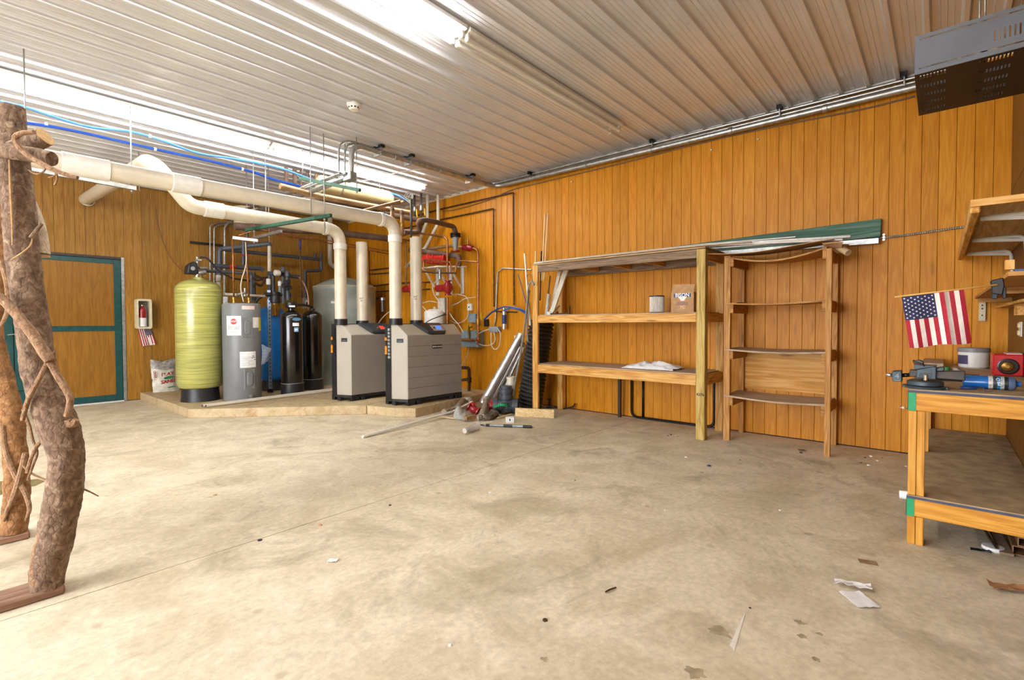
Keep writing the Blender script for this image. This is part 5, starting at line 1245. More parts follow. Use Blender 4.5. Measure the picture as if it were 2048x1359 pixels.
# armoured cable to the bench corner with its strap
t = thing('armoured_cable', 'grey flexible armoured cable from green board to the wall shelf', 'cable', (6.18, 0.1, 2.1))
P_ = smooth([(6.18, 0.52, 2.145), (6.18, 0.3, 2.150), (6.18, 0.05, 2.165), (6.18, -0.2, 2.18), (6.18, -0.44, 2.185)], 30)
MB().tube(P_, 0.011, 10, radii=[0.012 if k % 2 else 0.0095 for k in range(len(P_))]).build('cable', STEEL, t, flat=True)
for k in range(3): MB().lathe((6.175, 0.445, 2.125+0.025*k), [(0.011, 0), (0.011, 0.008)], 10, (-1, 0, 0)).build('strap_lobe', CHROME, t)

# ================================================================ things on the long shelf
t = thing('filter_cartridge', 'white pleated filter cartridge with black rims on shelf', 'filter', (5.80, 2.67, 1.422))
m = MB(); R = []
for z in (0.012, 0.205):
    R.append([Vector((5.80+(0.088 if k % 2 else 0.078)*cos(2*pi*k/72), 2.67+(0.088 if k % 2 else 0.078)*sin(2*pi*k/72), 1.422+z)) for k in range(72)])
m.rings(R, sm=False).build('pleats', plain('filter_white', '#e8e2d6', 0.8, vary=0.06, scale=30), t)
for z in (0.0, 0.203): MB().lathe((5.80, 2.67, 1.422+z), [(0.06, 0), (0.091, 0), (0.091, 0.014), (0.06, 0.014)], 32).build('rim', BLACK, t)
t = thing('cardboard_box', 'cardboard box with blue printed band beside filter cartridge', 'box', (5.80, 2.305, 1.422))
bx0, bx1, by0, by1, bz0, bz1 = 5.70, 5.93, 2.17, 2.445, 1.422, 1.66
MB().box(bx0, bx1, by0, by1, bz0, bz1).build('carton', CARD, t, bev=0.004)
MB().prism([(bx0+0.002, by0+0.005, bz1-0.002), (bx0+0.002, by1-0.003, bz1-0.002), (bx0+0.03, by1-0.012, bz1+0.10), (bx0+0.03, by0+0.0, bz1+0.095)], (0.004, 0, 0.001)).build('flap', CARD, t)
MB().box(bx0-0.0012, bx0, by0+0.035, by1-0.035, bz1-0.055, bz1-0.015).build('blue_band', plain('print_blue', '#1e4f80', 0.7), t)
text('box_lettering', 'BISON', 0.06, (bx0-0.002, (by0+by1)/2, bz1-0.033), (0, -1, 0), (0, 0, 1), PAPER, t, bold=0.0015)
MB().prism([(bx0-0.001, 2.36, bz1-0.05), (bx0-0.001, 2.25, bz1-0.05), (bx0-0.001, 2.29, bz1-0.10), (bx0-0.001, 2.32, bz1-0.10)], (-0.0006, 0, 0)).build('white_print', PAPER, t)
for k in range(4): MB().box(bx0-0.0012, bx0, 2.24, 2.375, bz1-0.115-k*0.011, bz1-0.111-k*0.011).build('print_line', plain('print_purple', '#6b4c70', 0.7), t)
text('box_lettering', '7C', 0.05, (bx0-0.0015, 2.305, bz1-0.175), (0, -1, 0), (0, 0, 1), plain('print_cream', '#f0dfb0', 0.7), t, bold=0.001)
def cl(u, w):
    x = 5.62+0.34*u; y_ = 3.06-0.68*w
    e = max(0, 1-(2*u-1)**2)**0.5*max(0, 1-abs(2*w-1.05)**2.2)**0.6 if abs(2*w-1.05) < 1 else 0
    return Vector((x+0.03*noise.noise(Vector((u*3, w*4, 1))), y_+0.04*noise.noise(Vector((u*4, w*3, 5))), 0.734+0.085*e*(0.8+0.5*noise.noise(Vector((u*6, w*9, 2))))+0.01*abs(noise.noise(Vector((u*14, w*18, 9))))))
one('white_cloth', MB().sheet(cl, 26, 40), plain('white_cloth', '#f0efee', 0.9, vary=0.03), 'crumpled white cloth lying on the lower shelf board', 'cloth', solid=0.003)
# folded table behind
t = thing('folding_table_frame', 'black tubular folding table frame behind the lower shelf', 'table frame', (6.17, 2.6, 0))
MB().tube([(6.16, 3.20, 0.60), (6.16, 3.20, 0.018), (6.16, 2.09, 0.018), (6.16, 2.09, 0.60)], 0.016, 10, 0.09).build('frame_tube', BLACKM, t)
MB().tube([(6.18, 3.04, 0.60), (6.18, 3.04, 0.02)], 0.014, 10).build('leg_tube', BLACKM, t)
# clamps and rods at the left end
t = thing('bar_clamp', 'rusty bar clamp lying on the middle shelf', 'clamp', (5.7, 4.0, 1.42))
MB().beam((5.60, 4.22, 1.434), (5.62, 3.86, 1.434), 0.01, 0.02).build('bar', RUST, t)
MB().beam((5.62, 3.86, 1.425), (5.62, 3.86, 1.535), 0.012, 0.02, (1, 0, 0)).build('jaw', RUST, t)
MB().beam((5.61, 4.15, 1.43), (5.66, 4.05, 1.55), 0.012, 0.018).build('handle', RUST, t)
MB().lathe((5.61, 4.06, 1.436), [(0.02, 0), (0.02, 0.03)], 10).build('screw_nut', RUST, t)
t = thing('caulk_tube', 'white grey-striped tube standing on shelf beside clamp', 'tube', (5.60, 4.24, 1.422))
MB().cyl((5.60, 4.235, 1.422), (5.63, 4.225, 1.72), 0.026, 0.024, 14).build('tube_body', plain('pale_grey_tube', '#bdb9b0', 0.4), t)
MB().cyl((5.63, 4.225, 1.72), (5.66, 4.215, 1.98), 0.009).build('rod', RUST, t)
MB().lathe((5.62, 4.2, 1.422), [(0.04, 0), (0.04, 0.045)], 16).build('cap', WHITE, t)
one('black_bottle', MB().lathe((5.66, 4.185, 1.422), [(0.026, 0), (0.028, 0.01), (0.028, 0.10), (0.012, 0.13), (0.012, 0.15)], 16), BLACK, 'small black bottle on the shelf by the white strips', 'bottle')
one('pvc_trim', MB().beam((5.62, 4.17, 1.43), (5.80, 4.02, 2.10), 0.07, 0.025, (1, 0, 0)), PIPEW, 'white plastic trim leaning inside the shelf left end', 'trim')
one('pvc_trim', MB().beam((5.70, 4.24, 1.43), (5.84, 4.18, 2.05), 0.05, 0.02, (1, 0, 0)), plain('pale_trim', '#dcd4c4', 0.5), 'pale trim leaning behind the grey tube on shelf', 'trim')
LATH = wood('pale_lath', '#d9b57c', '#e8cb97', '#f0dcb4', 'z', rough=0.7, knots=False)
for k, (lb, a_, b_, r_) in enumerate((
    ('left of two tall pale laths standing behind the shelf', (6.05, 4.664, 1.969), (6.15, 4.679, 3.003), 0.010),
    ('right of two tall pale laths standing behind the shelf', (6, 4.586, 1.961), (6.15, 4.621, 3.002), 0.010),
    ('short pale stick sticking up above the shelf left post', (5.85, 4.645, 1.357), (5.95, 4.706, 2.409), 0.012),
    ('white stick leaning left of the shelf post', (5.42, 4.394, 1.275), (5.5, 4.553, 2.309), 0.013),
    ('dark brown stick behind the shelf left post', (6.05, 4.704, 1.661), (6.15, 4.749, 2.435), 0.012))):
    one('stick', MB().beam(a_, b_, r_*1.6, r_*1.6, (1, 0, 0)), LATH if k < 4 and k != 3 else (WHITE if k == 3 else RUST), lb, 'stick', 'sticks standing by the shelf')
cable('grey_conduit_stick', 'bent grey conduit leaning on the shelf left post', [(5.36, 4.725, 0.094), (5.36, 4.569, 0.666), (5.36, 4.455, 1.205), (5.36, 4.389, 1.627), (5.36, 4.371, 1.802), (5.36, 4.316, 1.89), (5.36, 4.272, 1.832)], 0.014, STEEL, None, 'conduit')
cable('grey_conduit_stick', 'second grey conduit hanging over the corrugated pipe', [(5.38, 4.399, 1.042), (5.38, 4.416, 1.24), (5.38, 4.397, 1.558), (5.38, 4.369, 1.768)], 0.012, STEEL, None, 'conduit')
cable('purple_conduit', 'thin dull purple tube leaning on the wall by the shelf', [(5.9, 4.763, 1.35), (5.9, 4.902, 1.74), (5.9, 5.023, 2.075)], 0.011, plain('purple_grey', '#77707e', 0.5), None, 'tube')
one('hook_ring', MB().tube(smooth([Vector((5.45, 4.434, 1.931))+Vector((0, 0.05*cos(q), 0.07*sin(q))) for q in [0.6+k*0.75 for k in range(7)]]), 0.006, 6), COPPER, 'thin copper wire ring hung beside shelf post', 'wire ring')
one('blue_sleeve', MB().cyl((5.45, 4.418, 1.275), (5.47, 4.461, 1.598), 0.018, seg=10), plain('teal_blue', '#1a5a7a', 0.4), 'teal blue tube end behind the shelf post', 'tube')

# ================================================================ corrugated pipe, ducts and plumbing bits left of the shelf
t = thing('corrugated_pipe', 'large black corrugated drain pipe leaning behind shelf post', 'pipe', (5.83, 4.75, 0))
a_, b_ = Vector((5.80, 4.72, 0.03)), Vector((5.83, 4.50, 1.33))
d_ = (b_-a_).normalized(); L_ = (b_-a_).length; prof = []
nr = 22
for k in range(nr):
    z = L_*k/nr; h = L_/nr
    prof += [(0.163, z), (0.185, z+h*0.22), (0.192, z+h*0.38), (0.192, z+h*0.55), (0.185, z+h*0.7), (0.163, z+h*0.95)]
MB().lathe(a_, prof, 32, d_, caps=False).build('corrugated_wall', plain('black_corrugated', '#26241f', 0.5, vary=0.25, scale=10), t)
MB().lathe(a_+d_*0.02, [(0.15, 0), (0.15, L_-0.03)], 24, d_, caps=False).build('inner_wall', BLACK, t)
for k, (lb, a_, b_, r_, mt) in enumerate((
    ('bright galvanised duct pipe leaning on wall, front one', (5.451, 5.366, 0.06), (5.95, 4.997, 1.131), 0.062, BRIGHT),
    ('galvanised duct pipe leaning behind the front duct', (5.873, 5.527, 0.04), (6, 5.029, 1.002), 0.055, STEEL),
    ('third thin galvanised pipe in the leaning bundle', (5.61, 5.367, 0.04), (5.93, 5.012, 0.926), 0.03, BRIGHT),
    ('white plastic pipe leaning among the galvanised ducts', (5.921, 5.371, 0.05), (5.98, 5.013, 0.94), 0.056, PIPEW),
    ('fourth narrow galvanised channel in the leaning bundle', (5.736, 5.312, 0.03), (5.85, 4.924, 0.845), 0.028, STEEL))):
    a_, b_ = Vector(a_), Vector(b_); d_ = (b_-a_).normalized(); L_ = (b_-a_).length
    t = thing('duct_pipe', lb, 'pipe', a_, 'leaning pipes')
    MB().lathe(a_, [(r_*0.94, 0), (r_, 0.0), (r_, L_), (r_*0.94, L_), (r_*0.94, 0.02)], 20, d_, caps=False).build('pipe_wall', mt, t)
one('plywood_offcut', MB().prism([(6.16, 5.336, 1.106), (6.16, 5.184, 1.092), (6.16, 5.207, 0.862), (6.16, 5.316, 0.692)], (0.018, 0, 0)), LATH, 'pale plywood offcut against the wall behind leaning ducts', 'board')
t = thing('pipe_piece', 'short upright white pipe piece among the leaning ducts', 'pipe', (5.45, 4.783, 0.284))
c_ = Vector((5.5, 4.827, 0.26))
MB().lathe((c_.x, c_.y, 0.0), [(0.062, 0), (0.062, (5.5, 4.826, 0.477)[2]), (0.07, (5.5, 4.826, 0.477)[2]), (0.07, (5.5, 4.826, 0.507)[2]), (0.06, (5.5, 4.826, 0.507)[2]), (0.06, 0.1)], 24, caps=False).build('pipe_wall', PIPEW, t)
DGP = plain('slate_plastic', '#3c4249', 0.45, vary=0.06)
t = thing('sewer_tee', 'dark slate plastic tee fitting at the foot of the ducts', 'fitting', (5.318, 4.766, 0))
c_ = Vector((5.288, 4.74, 0))
MB().lathe((c_.x, c_.y, 0.1), [(0.085, 0), (0.085, 0.10), (0.098, 0.11), (0.098, 0.17), (0.09, 0.175), (0.09, 0.20), (0.1, 0.205), (0.1, 0.26), (0.085, 0.262), (0.085, 0.30)], 26).build('upright_branch', DGP, t)
MB().lathe((c_.x+0.10, c_.y-0.15, 0.11), [(0.11, 0), (0.11, 0.07), (0.1, 0.075), (0.1, 0.29), (0.11, 0.295), (0.11, 0.36)], 26, (-0.55, 0.83, 0)).build('run', DGP, t)
for k in range(3):
    d = Vector((-0.76, -0.65, 0)); s_ = Vector((0.65, -0.76, 0)); q = 0.025+0.022*k
    ctr = Vector((c_.x, c_.y, 0.11))+d*(0.108)
    MB().tube([ctr+s_*a_*q+Vector((0, 0, b_*q)) for a_, b_ in ((-1, -1), (1, -1), (1, 1), (-1, 1), (-1, -1))], 0.006, 6).build('moulded_rib', DGP, t)
cable('cord_coil', 'coil of bright green cord on the slate tee', [Vector((c_.x-0.12+0.11*cos(q)*(1+0.1*sin(3*q)), c_.y-0.03+0.10*sin(q), 0.12+0.012*(q/6)+0.02*sin(2*q))) for q in [k*0.5 for k in range(38)]], 0.006, plain('green_cord', '#1d9a5a', 0.5), None, 'cord', n=3)
one('floor_board', MB().prism([(5.198, 4.489, 0), (5.432, 3.984, 0), ((5.432, 3.984, 0)[0]+0.04, (5.432, 3.984, 0)[1]+0.03, 0.105), ((5.198, 4.489, 0)[0]+0.04, (5.198, 4.489, 0)[1]+0.03, 0.105)], (0.014, 0.012, 0.006)), wood('pale_pine_board', '#c9a66c', '#e2c48d', '#ecd5a6', 'y', rough=0.7), 'pale pine board leaning on edge at shelf post foot', 'board', bev=0.002)
BRZ = plain('old_bronze', '#b3a590', 0.5, 0.3, vary=0.2, scale=25)
def elbow(label, P_, r, mat, cat='fitting'):
    t = thing('pipe_fitting', label, cat, P_[0], 'old pipe fittings on the floor')
    MB().tube(P_, r, 14, r*1.6).build('body', mat, t)
    P_ = [Vector(p) for p in P_]
    for p, d in ((P_[0], P_[1]-P_[0]), (P_[-1], P_[-2]-P_[-1])):
        d = d.normalized(); MB().lathe(p, [(r*1.25, 0), (r*1.28, 0.012), (r*1.28, 0.04), (r, 0.05)], 16, d).build('collar', mat, t)
elbow('grey tube fitting lying leftmost in the fittings pile', [(4.597, 5.302, 0.045), (4.854, 5.376, 0.045), (5.081, 5.513, 0.045)], 0.038, BRZ)
elbow('curved bronze elbow at the back of the fittings pile', [Vector(p)+Vector((0, 0, q)) for p, q in zip([(4.863, 5.32, 0.05), (5.293, 5.651, 0.05), (5.364, 5.566, 0.05), (5.134, 5.264, 0.05)], (0, 0.06, 0.07, 0.0))], 0.04, BRZ)
elbow('bronze valve elbow lying at the front of the pile', [Vector(p)+Vector((0, 0, q)) for p, q in zip([(4.652, 4.618, 0.05), (5, 4.902, 0.05), (5.456, 5.306, 0.05)], (0, 0.02, 0.08))], 0.042, BRZ)
elbow('dull metal elbow lying right of the bronze valve', [(4.653, 4.657, 0.045), (4.748, 4.544, 0.045), (5.015, 4.683, 0.045)], 0.038, plain('dull_iron', '#75685a', 0.55, 0.5, vary=0.25, scale=25))
elbow('dark metal elbow below the green cord', [(4.979, 4.726, 0.045), (5.279, 4.869, 0.045), (5.213, 4.691, 0.045)], 0.04, MATS['dull_iron'])
for k, (lb, p, ax) in enumerate((('red valve body on the floor, left one in pile', (4.938, 5.053, 0.07), (-0.4, 0.9, 0.5)), ('red valve body on the floor behind bronze valve', (5.3, 5.02, 0.07), (0.8, -0.5, 0.2)))):
    t = thing('red_valve', lb, 'valve', p, 'red valves on the floor')
    MB().lathe(Vector(p)-Vector(ax).normalized()*0.08, [(0.07, 0), (0.07, 0.015), (0.04, 0.02), (0.055, 0.05), (0.062, 0.08), (0.055, 0.11), (0.04, 0.14), (0.07, 0.145), (0.07, 0.16)], 18, ax).build('body', REDP, t)
    MB().lathe(p, [(0.025, 0), (0.025, 0.07), (0.045, 0.075), (0.045, 0.09)], 14).build('bonnet', REDP, t)
one('clear_wrapper', MB().sheet(lambda u, w: Vector((4.49, 4.994, 0))*(1-u)*(1-w)+Vector((4.477, 4.744, 0))*u*(1-w)+Vector((4.83, 5.285, 0))*(1-u)*w+Vector((4.86, 5.127, 0))*u*w+Vector((0, 0, 0.015+0.13*sin(pi*w*0.75)*(0.7+0.3*sin(5*u))+0.015*noise.noise(Vector((u*5, w*5, 0))))), 10, 10), plain('milky_film', '#cfd0c8', 0.3, vary=0.15, scale=40, alpha=0.6), 'crumpled milky plastic wrapper at the front of the pile', 'wrapper', solid=0.001)
one('bracket_piece', MB().beam((4.466, 4.731, 0.05), (4.65, 4.73, 0.05), 0.07, 0.05), plain('tan_bracket', '#9a7a52', 0.7, vary=0.2), 'small tan metal bracket on the floor beside wrapper', 'bracket', bev=0.004)
one('paint_stick', MB().beam((4.882, 4.531, 0.02), (5.228, 4.581, 0.02), 0.025, 0.008), LATH, 'thin wooden stick on floor in front of the tee', 'stick')
one('paint_stick', MB().beam((4.386, 5.29, 0.02), (4.494, 4.938, 0.02), 0.025, 0.008), LATH, 'thin wooden stick on floor under the long white pipe', 'stick')
one('floor_pipe', MB().cyl((3.07, 4.947, 0.018), [*(4.643, 5.174, 0.018)[:2], 0.06], 0.018, seg=12).cyl([*(4.643, 5.174, 0.018)[:2], 0.06], [*(5.129, 5.27, 0.02)[:2], 0.13], 0.018, seg=12), WHITE, 'long thin white pipe lying on floor before the boilers', 'pipe')
t = thing('plastic_cup', 'clear plastic cup lying on its side on the floor', 'cup', (4.122, 4.272, 0))
a_, b_ = Vector((3.953, 4.197, 0.045)), Vector((4.23, 4.261, 0.045)); d_ = (b_-a_).normalized(); L_ = (b_-a_).length
MB().lathe(a_, [(0.030, 0), (0.045, L_), (0.048, L_), (0.043, L_-0.01), (0.028, 0.006)], 22, d_, caps=True).build('cup_wall', plain('clear_cup', '#f4f2ee', 0.15, vary=0.03, alpha=0.5), t)
t = thing('small_carton', 'tiny white open carton on floor in front of the board', 'box', (4.789, 4.222, 0))
c_ = Vector((4.838, 4.265, 0)); s_ = Vector((0.72, -0.69, 0))*0.05; f_ = Vector((0.69, 0.72, 0))*0.04
m = MB()
for q, e1, e2, e3 in ((Vector((0, 0, 0.004)), s_, f_, Vector((0, 0, 0.003))), (Vector((0, 0, 0.07)), s_, f_, Vector((0, 0, 0.003))), (Vector((0, 0, 0.037))-f_, s_, f_*0.06, Vector((0, 0, 0.034))), (Vector((0, 0, 0.037))+f_, s_, f_*0.06, Vector((0, 0, 0.034))), (Vector((0, 0, 0.037))-s_, s_*0.05, f_, Vector((0, 0, 0.034)))):
    m.obb(c_+q, e1, e2, e3)
m.build('carton', PAPER, t)
MB().obb(c_+Vector((0, 0, 0.04))-f_*1.08-s_*0.1, s_*0.15, f_*0.01, (0, 0, 0.014)).build('print_mark', INK, t)
t = thing('extension_pole', 'grey and black telescopic pole lying on the floor', 'pole', (4.585, 4.127, 0))
a_, b_ = Vector((4.406, 4.393, 0.018)), Vector((4.738, 3.813, 0.018)); v_ = b_-a_
MB().cyl(a_+v_*0.08, a_+v_*0.95, 0.013, seg=12).build('shaft', plain('grey_shaft', '#8d949c', 0.3, 0.6), t)
for f0, f1, r_ in ((0, 0.08, 0.010), (0.12, 0.19, 0.017), (0.46, 0.63, 0.019), (0.83, 0.99, 0.018)): MB().cyl(a_+v_*f0, a_+v_*f1, r_, seg=12).build('grip', BLACK, t)
MB().tube([a_+v_*0.985+Vector((0.012*cos(q), 0.012*sin(q), 0)) for q in [2*pi*k/10 for k in range(11)]], 0.004, 6).build('hang_loop', BLACK, t)
one('wall_spigot', MB().lathe((6.15, 4.598, 0.053), [(0.02, -0.04), (0.024, -0.02), (0.012, 0), (0.012, 0.05), (0.03, 0.055), (0.03, 0.07)], 12), RUST, 'small rusty spigot low on the wall behind shelf', 'spigot')
one('black_cable', MB().tube(smooth([(6.0, 4.55, 0.01), (6.08, 4.45, 0.012), (6.1, 4.3, 0.012), (6.12, 4.15, 0.05), (6.15, 4.12, 0.1)]), 0.012, 8), BLACK, 'short black cord on the floor behind shelf post', 'cord')

# ================================================================ workbench
t = thing('workbench', 'long pine workbench with dark mat and green corner tape', 'workbench', (4.9, -0.15, 0))
BX0, BX1, BYF, BYB = 3.69, 6.17, 0.14, -0.445
MAT = plain('bench_mat_top', '#b89e78', 0.8, vary=0.14, scale=9)
EDGE = plain('blue_grey_mat_edge', '#4a5068', 0.7, vary=0.1)
for zr0, zr1, zt in ((0.785, 0.89, 0.91), (0.165, 0.268, 0.288)):
    MB().box(BX0, BX0+0.038, BYB, BYF, zr0, zr1).build('end_rail', BENCH_W, t, bev=0.003)
    MB().box(BX0+0.038, BX1, BYF-0.04, BYF-0.001, zr0, zr1).build('front_rail', BENCH_X, t, bev=0.003)
    MB().box(BX0+0.038, BX1, BYB, BYB+0.04, zr0, zr1).build('back_rail', BENCH_X, t)
    MB().box(BX0-0.002, BX1, BYB, BYF+0.002, zr1, zt-0.007).build('mat_edge', EDGE, t)
    MB().box(BX0, BX1, BYB, BYF, zt-0.007, zt).build('mat_top', MAT, t)
    MB().box(BX0-0.0025, BX0-0.0005, BYF-0.035, BYF+0.0025, zr0, zr1-0.001).build('green_tape', plain('green_tape', '#1fa066', 0.5, vary=0.06), t)
    MB().box(BX0-0.0025, BX0+0.03, BYF+0.0003, BYF+0.0025, zr0, zr1-0.001).build('green_tape', MATS['green_tape'], t)
for xx in (BX0, 5.0, 6.08):
    for y0, y1 in ((BYF-0.078, BYF-0.042), (BYF-0.040, BYF-0.003)):
        xo = 0.039 if xx == BX0 else 0
        for z0, z1 in ((0, 0.164), (0.289, 0.784)) if xx == BX0 else ((0, 0.16), (0.289, 0.784)):
            MB().box(xx+(0.0 if xx == BX0 else 0), xx+0.07, y0-0.0, y1, z0, z1).build('leg', BENCH_Z, t, bev=0.003)

BT = 0.91
# vise at the bench corner; its screw runs along Y
VG = plain('vise_grey', '#48545a', 0.45, 0.3, vary=0.12)
VD = plain('vise_dark_bar', '#514a44', 0.5, 0.4, vary=0.15)
t = thing('bench_vise', 'grey bench vise with dark slide clamped at bench corner', 'vise', (3.80, 0.07, BT))
vx = 3.795
MB().lathe((vx, 0.068, BT), [(0.095, 0), (0.098, 0.012), (0.075, 0.016), (0.085, 0.02), (0.085, 0.04), (0.07, 0.048)], 28).build('swivel_base', VG, t)
MB().obb((vx, 0.068, BT+0.008), (0.03, 0, 0), (0, 0.105, 0), (0, 0, 0.008)).build('base_ears', VG, t, bev=0.004)
def slab(t, name, P_, x0, x1, mat, bev=0.004):
    return MB().prism([(x0, p[1], p[2]) for p in P_], (x1-x0, 0, 0)).build(name, mat, t, bev=bev)
body = slab(t, 'body', [(3.795, 0.11, 0.971), (3.795, 0.019, 0.968), (3.795, 0.018, 1.039), (3.795, 0.029, 1.044), (3.795, 0.106, 1.022)], vx-0.055, vx+0.055, VG)
slab(t, 'body_recess', [(3.795, 0.094, 0.975), (3.795, 0.039, 0.976), (3.795, 0.038, 1.005), (3.795, 0.092, 1.002)], vx-0.0575, vx-0.054, plain('vise_recess', '#3d484e', 0.5), 0.001)
slab(t, 'rear_jaw', [(3.795, 0.117, 1.021), (3.795, 0.016, 1.045), (3.795, 0.014, 1.048), (3.795, 0.074, 1.048), (3.795, 0.079, 1.068), (3.795, 0.097, 1.076), (3.795, 0.12, 1.069)], vx-0.045, vx+0.045, VG)
slab(t, 'jaw_plate', [(3.795, 0.127, 1.072), (3.795, 0.079, 1.059), (3.795, 0.07, 1.039), (3.795, 0.081, 1.047), (3.795, 0.118, 1.051)], vx-0.06, vx+0.06, RUST, 0.002)
slab(t, 'slide_bar', [(3.795, 0.142, 0.975), (3.795, -0.106, 0.969), (3.795, -0.105, 1.023), (3.795, 0.02, 1.015), (3.795, 0.138, 1.017)], vx-0.03, vx+0.03, VD)
slab(t, 'rear_anvil', [(3.795, 0.02, 1.033), (3.795, -0.013, 1.043), (3.795, -0.019, 1.029), (3.795, -0.011, 1.017), (3.795, 0.018, 1.015)], vx-0.04, vx+0.04, VG)
fj = slab(t, 'front_jaw', [(3.795, 0.221, 0.942), (3.795, 0.173, 0.942), (3.795, 0.176, 1.009), (3.795, 0.222, 1.003)], vx-0.04, vx+0.04, VG)
q = Vector((3.795, 0.197, 0.974))
text('cast_number', '4', 0.045, (vx-0.0412, q.y, q.z), (0, -1, 0), (0, 0, 1), LGREY, fj)
MB().beam((vx-0.0412, q.y+0.014, q.z-0.026), (vx-0.0412, q.y-0.014, q.z-0.026), 0.001, 0.003).build('cast_line', LGREY, fj)
part_tube(t, 'screw', [(3.795, 0.178, 0.978), (3.795, 0.133, 0.984)], 0.012, BLACKM, 0)
part_tube(t, 'screw_end', [(3.795, 0.253, 0.976), (3.795, 0.216, 0.976)], 0.012, CHROME, 0)
MB().lathe((3.73, 0.065, 0.974), [(0.009, -0.012), (0.009, 0.018), (0.006, 0.02)], 10).build('lock_bolt', plain('bare_bolt', '#b9a98c', 0.4, 0.6), t)
# flat tray behind and scraps
t = thing('steel_tray', 'dark flat steel tray behind the vise slide', 'tray', (4.5, -0.05, BT))
MB().box(4.35, 4.62, -0.20, 0.10, BT+0.001, BT+0.012).build('tray_base', BLACKM, t)
MB().box(4.35, 4.36, -0.20, 0.10, BT+0.012, BT+0.03).build('tray_lip', BLACKM, t); MB().box(4.61, 4.62, -0.20, 0.10, BT+0.012, BT+0.03).build('tray_lip', BLACKM, t)
one('foil_scrap', MB().sheet(lambda u, w: Vector((4.9+0.14*u, -0.02-0.12*w, BT+0.004+0.045*sin(pi*u)*sin(pi*w)+0.012*noise.noise(Vector((u*6, w*6, 1))))), 10, 10), plain('crumpled_foil', '#c6bfb6', 0.4, vary=0.2, scale=30), 'crumpled pale wrapper on the bench in front of tub', 'wrapper', solid=0.001)
one('green_stopper', MB().lathe((4.92, -0.035, BT+0.001), [(0.022, 0), (0.02, 0.05), (0.012, 0.055)], 14), plain('green_cap', '#2f7a36', 0.5), 'small green cap on the bench beside the tray', 'stopper')
one('board_offcut', MB().box(5.45, 6.10, -0.02, 0.12, BT+0.001, BT+0.045), PLY, 'flat wooden board lying on the bench along wall', 'board', bev=0.003)
one('strap_wrench', MB().beam((4.16, -0.145, BT+0.035), (4.22, -0.30, BT+0.03), 0.03, 0.018).cyl((4.15, -0.12, BT+0.035), (4.165, -0.155, BT+0.035), 0.02, seg=12), plain('olive_metal', '#7c6c48', 0.5, 0.4), 'brownish pliers lying behind the blue gas cylinder', 'pliers')
# torch gas cylinder
t = thing('gas_cylinder', 'blue torch gas cylinder lying on the bench', 'gas cylinder', (4.03, -0.2, BT))
a_ = Vector((3.96, -0.099, 0.973)); b_ = Vector((3.96, -0.342, 0.963)); a_.z = BT+0.039; b_.z = BT+0.039
d_ = (b_-a_).normalized(); L_ = (b_-a_).length
MB().lathe(a_, [(0.02, 0.0), (0.034, 0.002), (0.038, 0.01), (0.038, L_*0.82), (0.033, L_*0.9), (0.016, L_*0.935), (0.013, L_*0.95), (0.016, L_*0.955), (0.016, L_*0.995)], 28, d_).build('cylinder', plain('torch_blue', '#1668b8', 0.28, vary=0.04, coat=0.4), t)
for f0, f1, c in ((0.45, 0.465, '#e9e4da'), (0.465, 0.53, '#d9cfc4'), (0.53, 0.60, '#3b3d47'), (0.60, 0.655, '#2f7fb4'), (0.655, 0.72, '#b8bcb8'), (0.72, 0.79, '#23252b')):
    MB().lathe(a_, [(0.0384, L_*f0), (0.0386, L_*(f0+f1)/2), (0.0384, L_*f1)], 28, d_, caps=False).build('label_band', plain('label'+c[1:], c, 0.4, vary=0.25, scale=60), t)
MB().lathe(a_, [(0.0385, L_*0.79), (0.0385, L_*0.84), (0.034, L_*0.9), (0.018, L_*0.932)], 28, d_, caps=False).build('shoulder', plain('grey_blue_shoulder', '#5c6f8c', 0.4), t)
tx = a_+d_*L_*0.628+Vector((-1, 0, 0.25)).normalized()*0.0395
text('label_lettering', 'PRO', 0.024, tx, (0, 0.25, 1), -d_.cross(Vector((0, 0, 0)))+Vector((0, 1, 0)), PAPER, t)
tool = thing('marking_pen', 'blue pen tool with silver tip lying against gas cylinder', 'pen', (4.212, -0.163, 0.92))
p_ = [Vector((3.86, -0.088, 0.954)), Vector((3.86, -0.156, 0.961))]
for q in p_: q.z = BT+0.010
MB().tube(p_, 0.008, 10).build('barrel', plain('navy_barrel', '#27437e', 0.4), tool)
MB().tube(smooth([p_[1], p_[1]+Vector((-0.01, -0.02, 0.006)), p_[1]+Vector((-0.03, -0.035, -0.004)), p_[1]+Vector((-0.06, -0.055, -0.005))]), 0.004, 8).build('tip', CHROME, tool)
t = thing('plastic_tub', 'white plastic tub with grey lid on the bench', 'tub', (5.72, -0.21, BT))
MB().lathe((5.72, -0.21, BT+0.001), [(0.085, 0), (0.095, 0.01), (0.1, 0.13), (0.1, 0.135)], 32).build('tub', WHITE, t)
MB().lathe((5.72, -0.21, BT+0.135), [(0.105, 0), (0.105, 0.03), (0.1, 0.036)], 32).build('lid', plain('grey_lid', '#8d8a8a', 0.45), t)
patch(5.72, -0.21, 0.099, asn(-0.98), asn(-0.35), BT+0.035, BT+0.11, 0.002).build('label', plain('purple_label', '#4a4366', 0.5), t)
RD = plain('red_case', '#cf1f1f', 0.35, vary=0.05)
t = thing('red_case', 'red carton with round brown window on the bench', 'carton', (5.05, -0.36, BT))
cx0, cx1, cy0, cy1 = 4.98, 5.2, -0.445, -0.285
MB().prism([(cx0, cy0, BT+0.001), (cx1, cy0, BT+0.001), (cx1, cy1, BT+0.001), (cx0, cy1, BT+0.001)], (0, 0, 0.155)).build('carton', RD, t, bev=0.008)
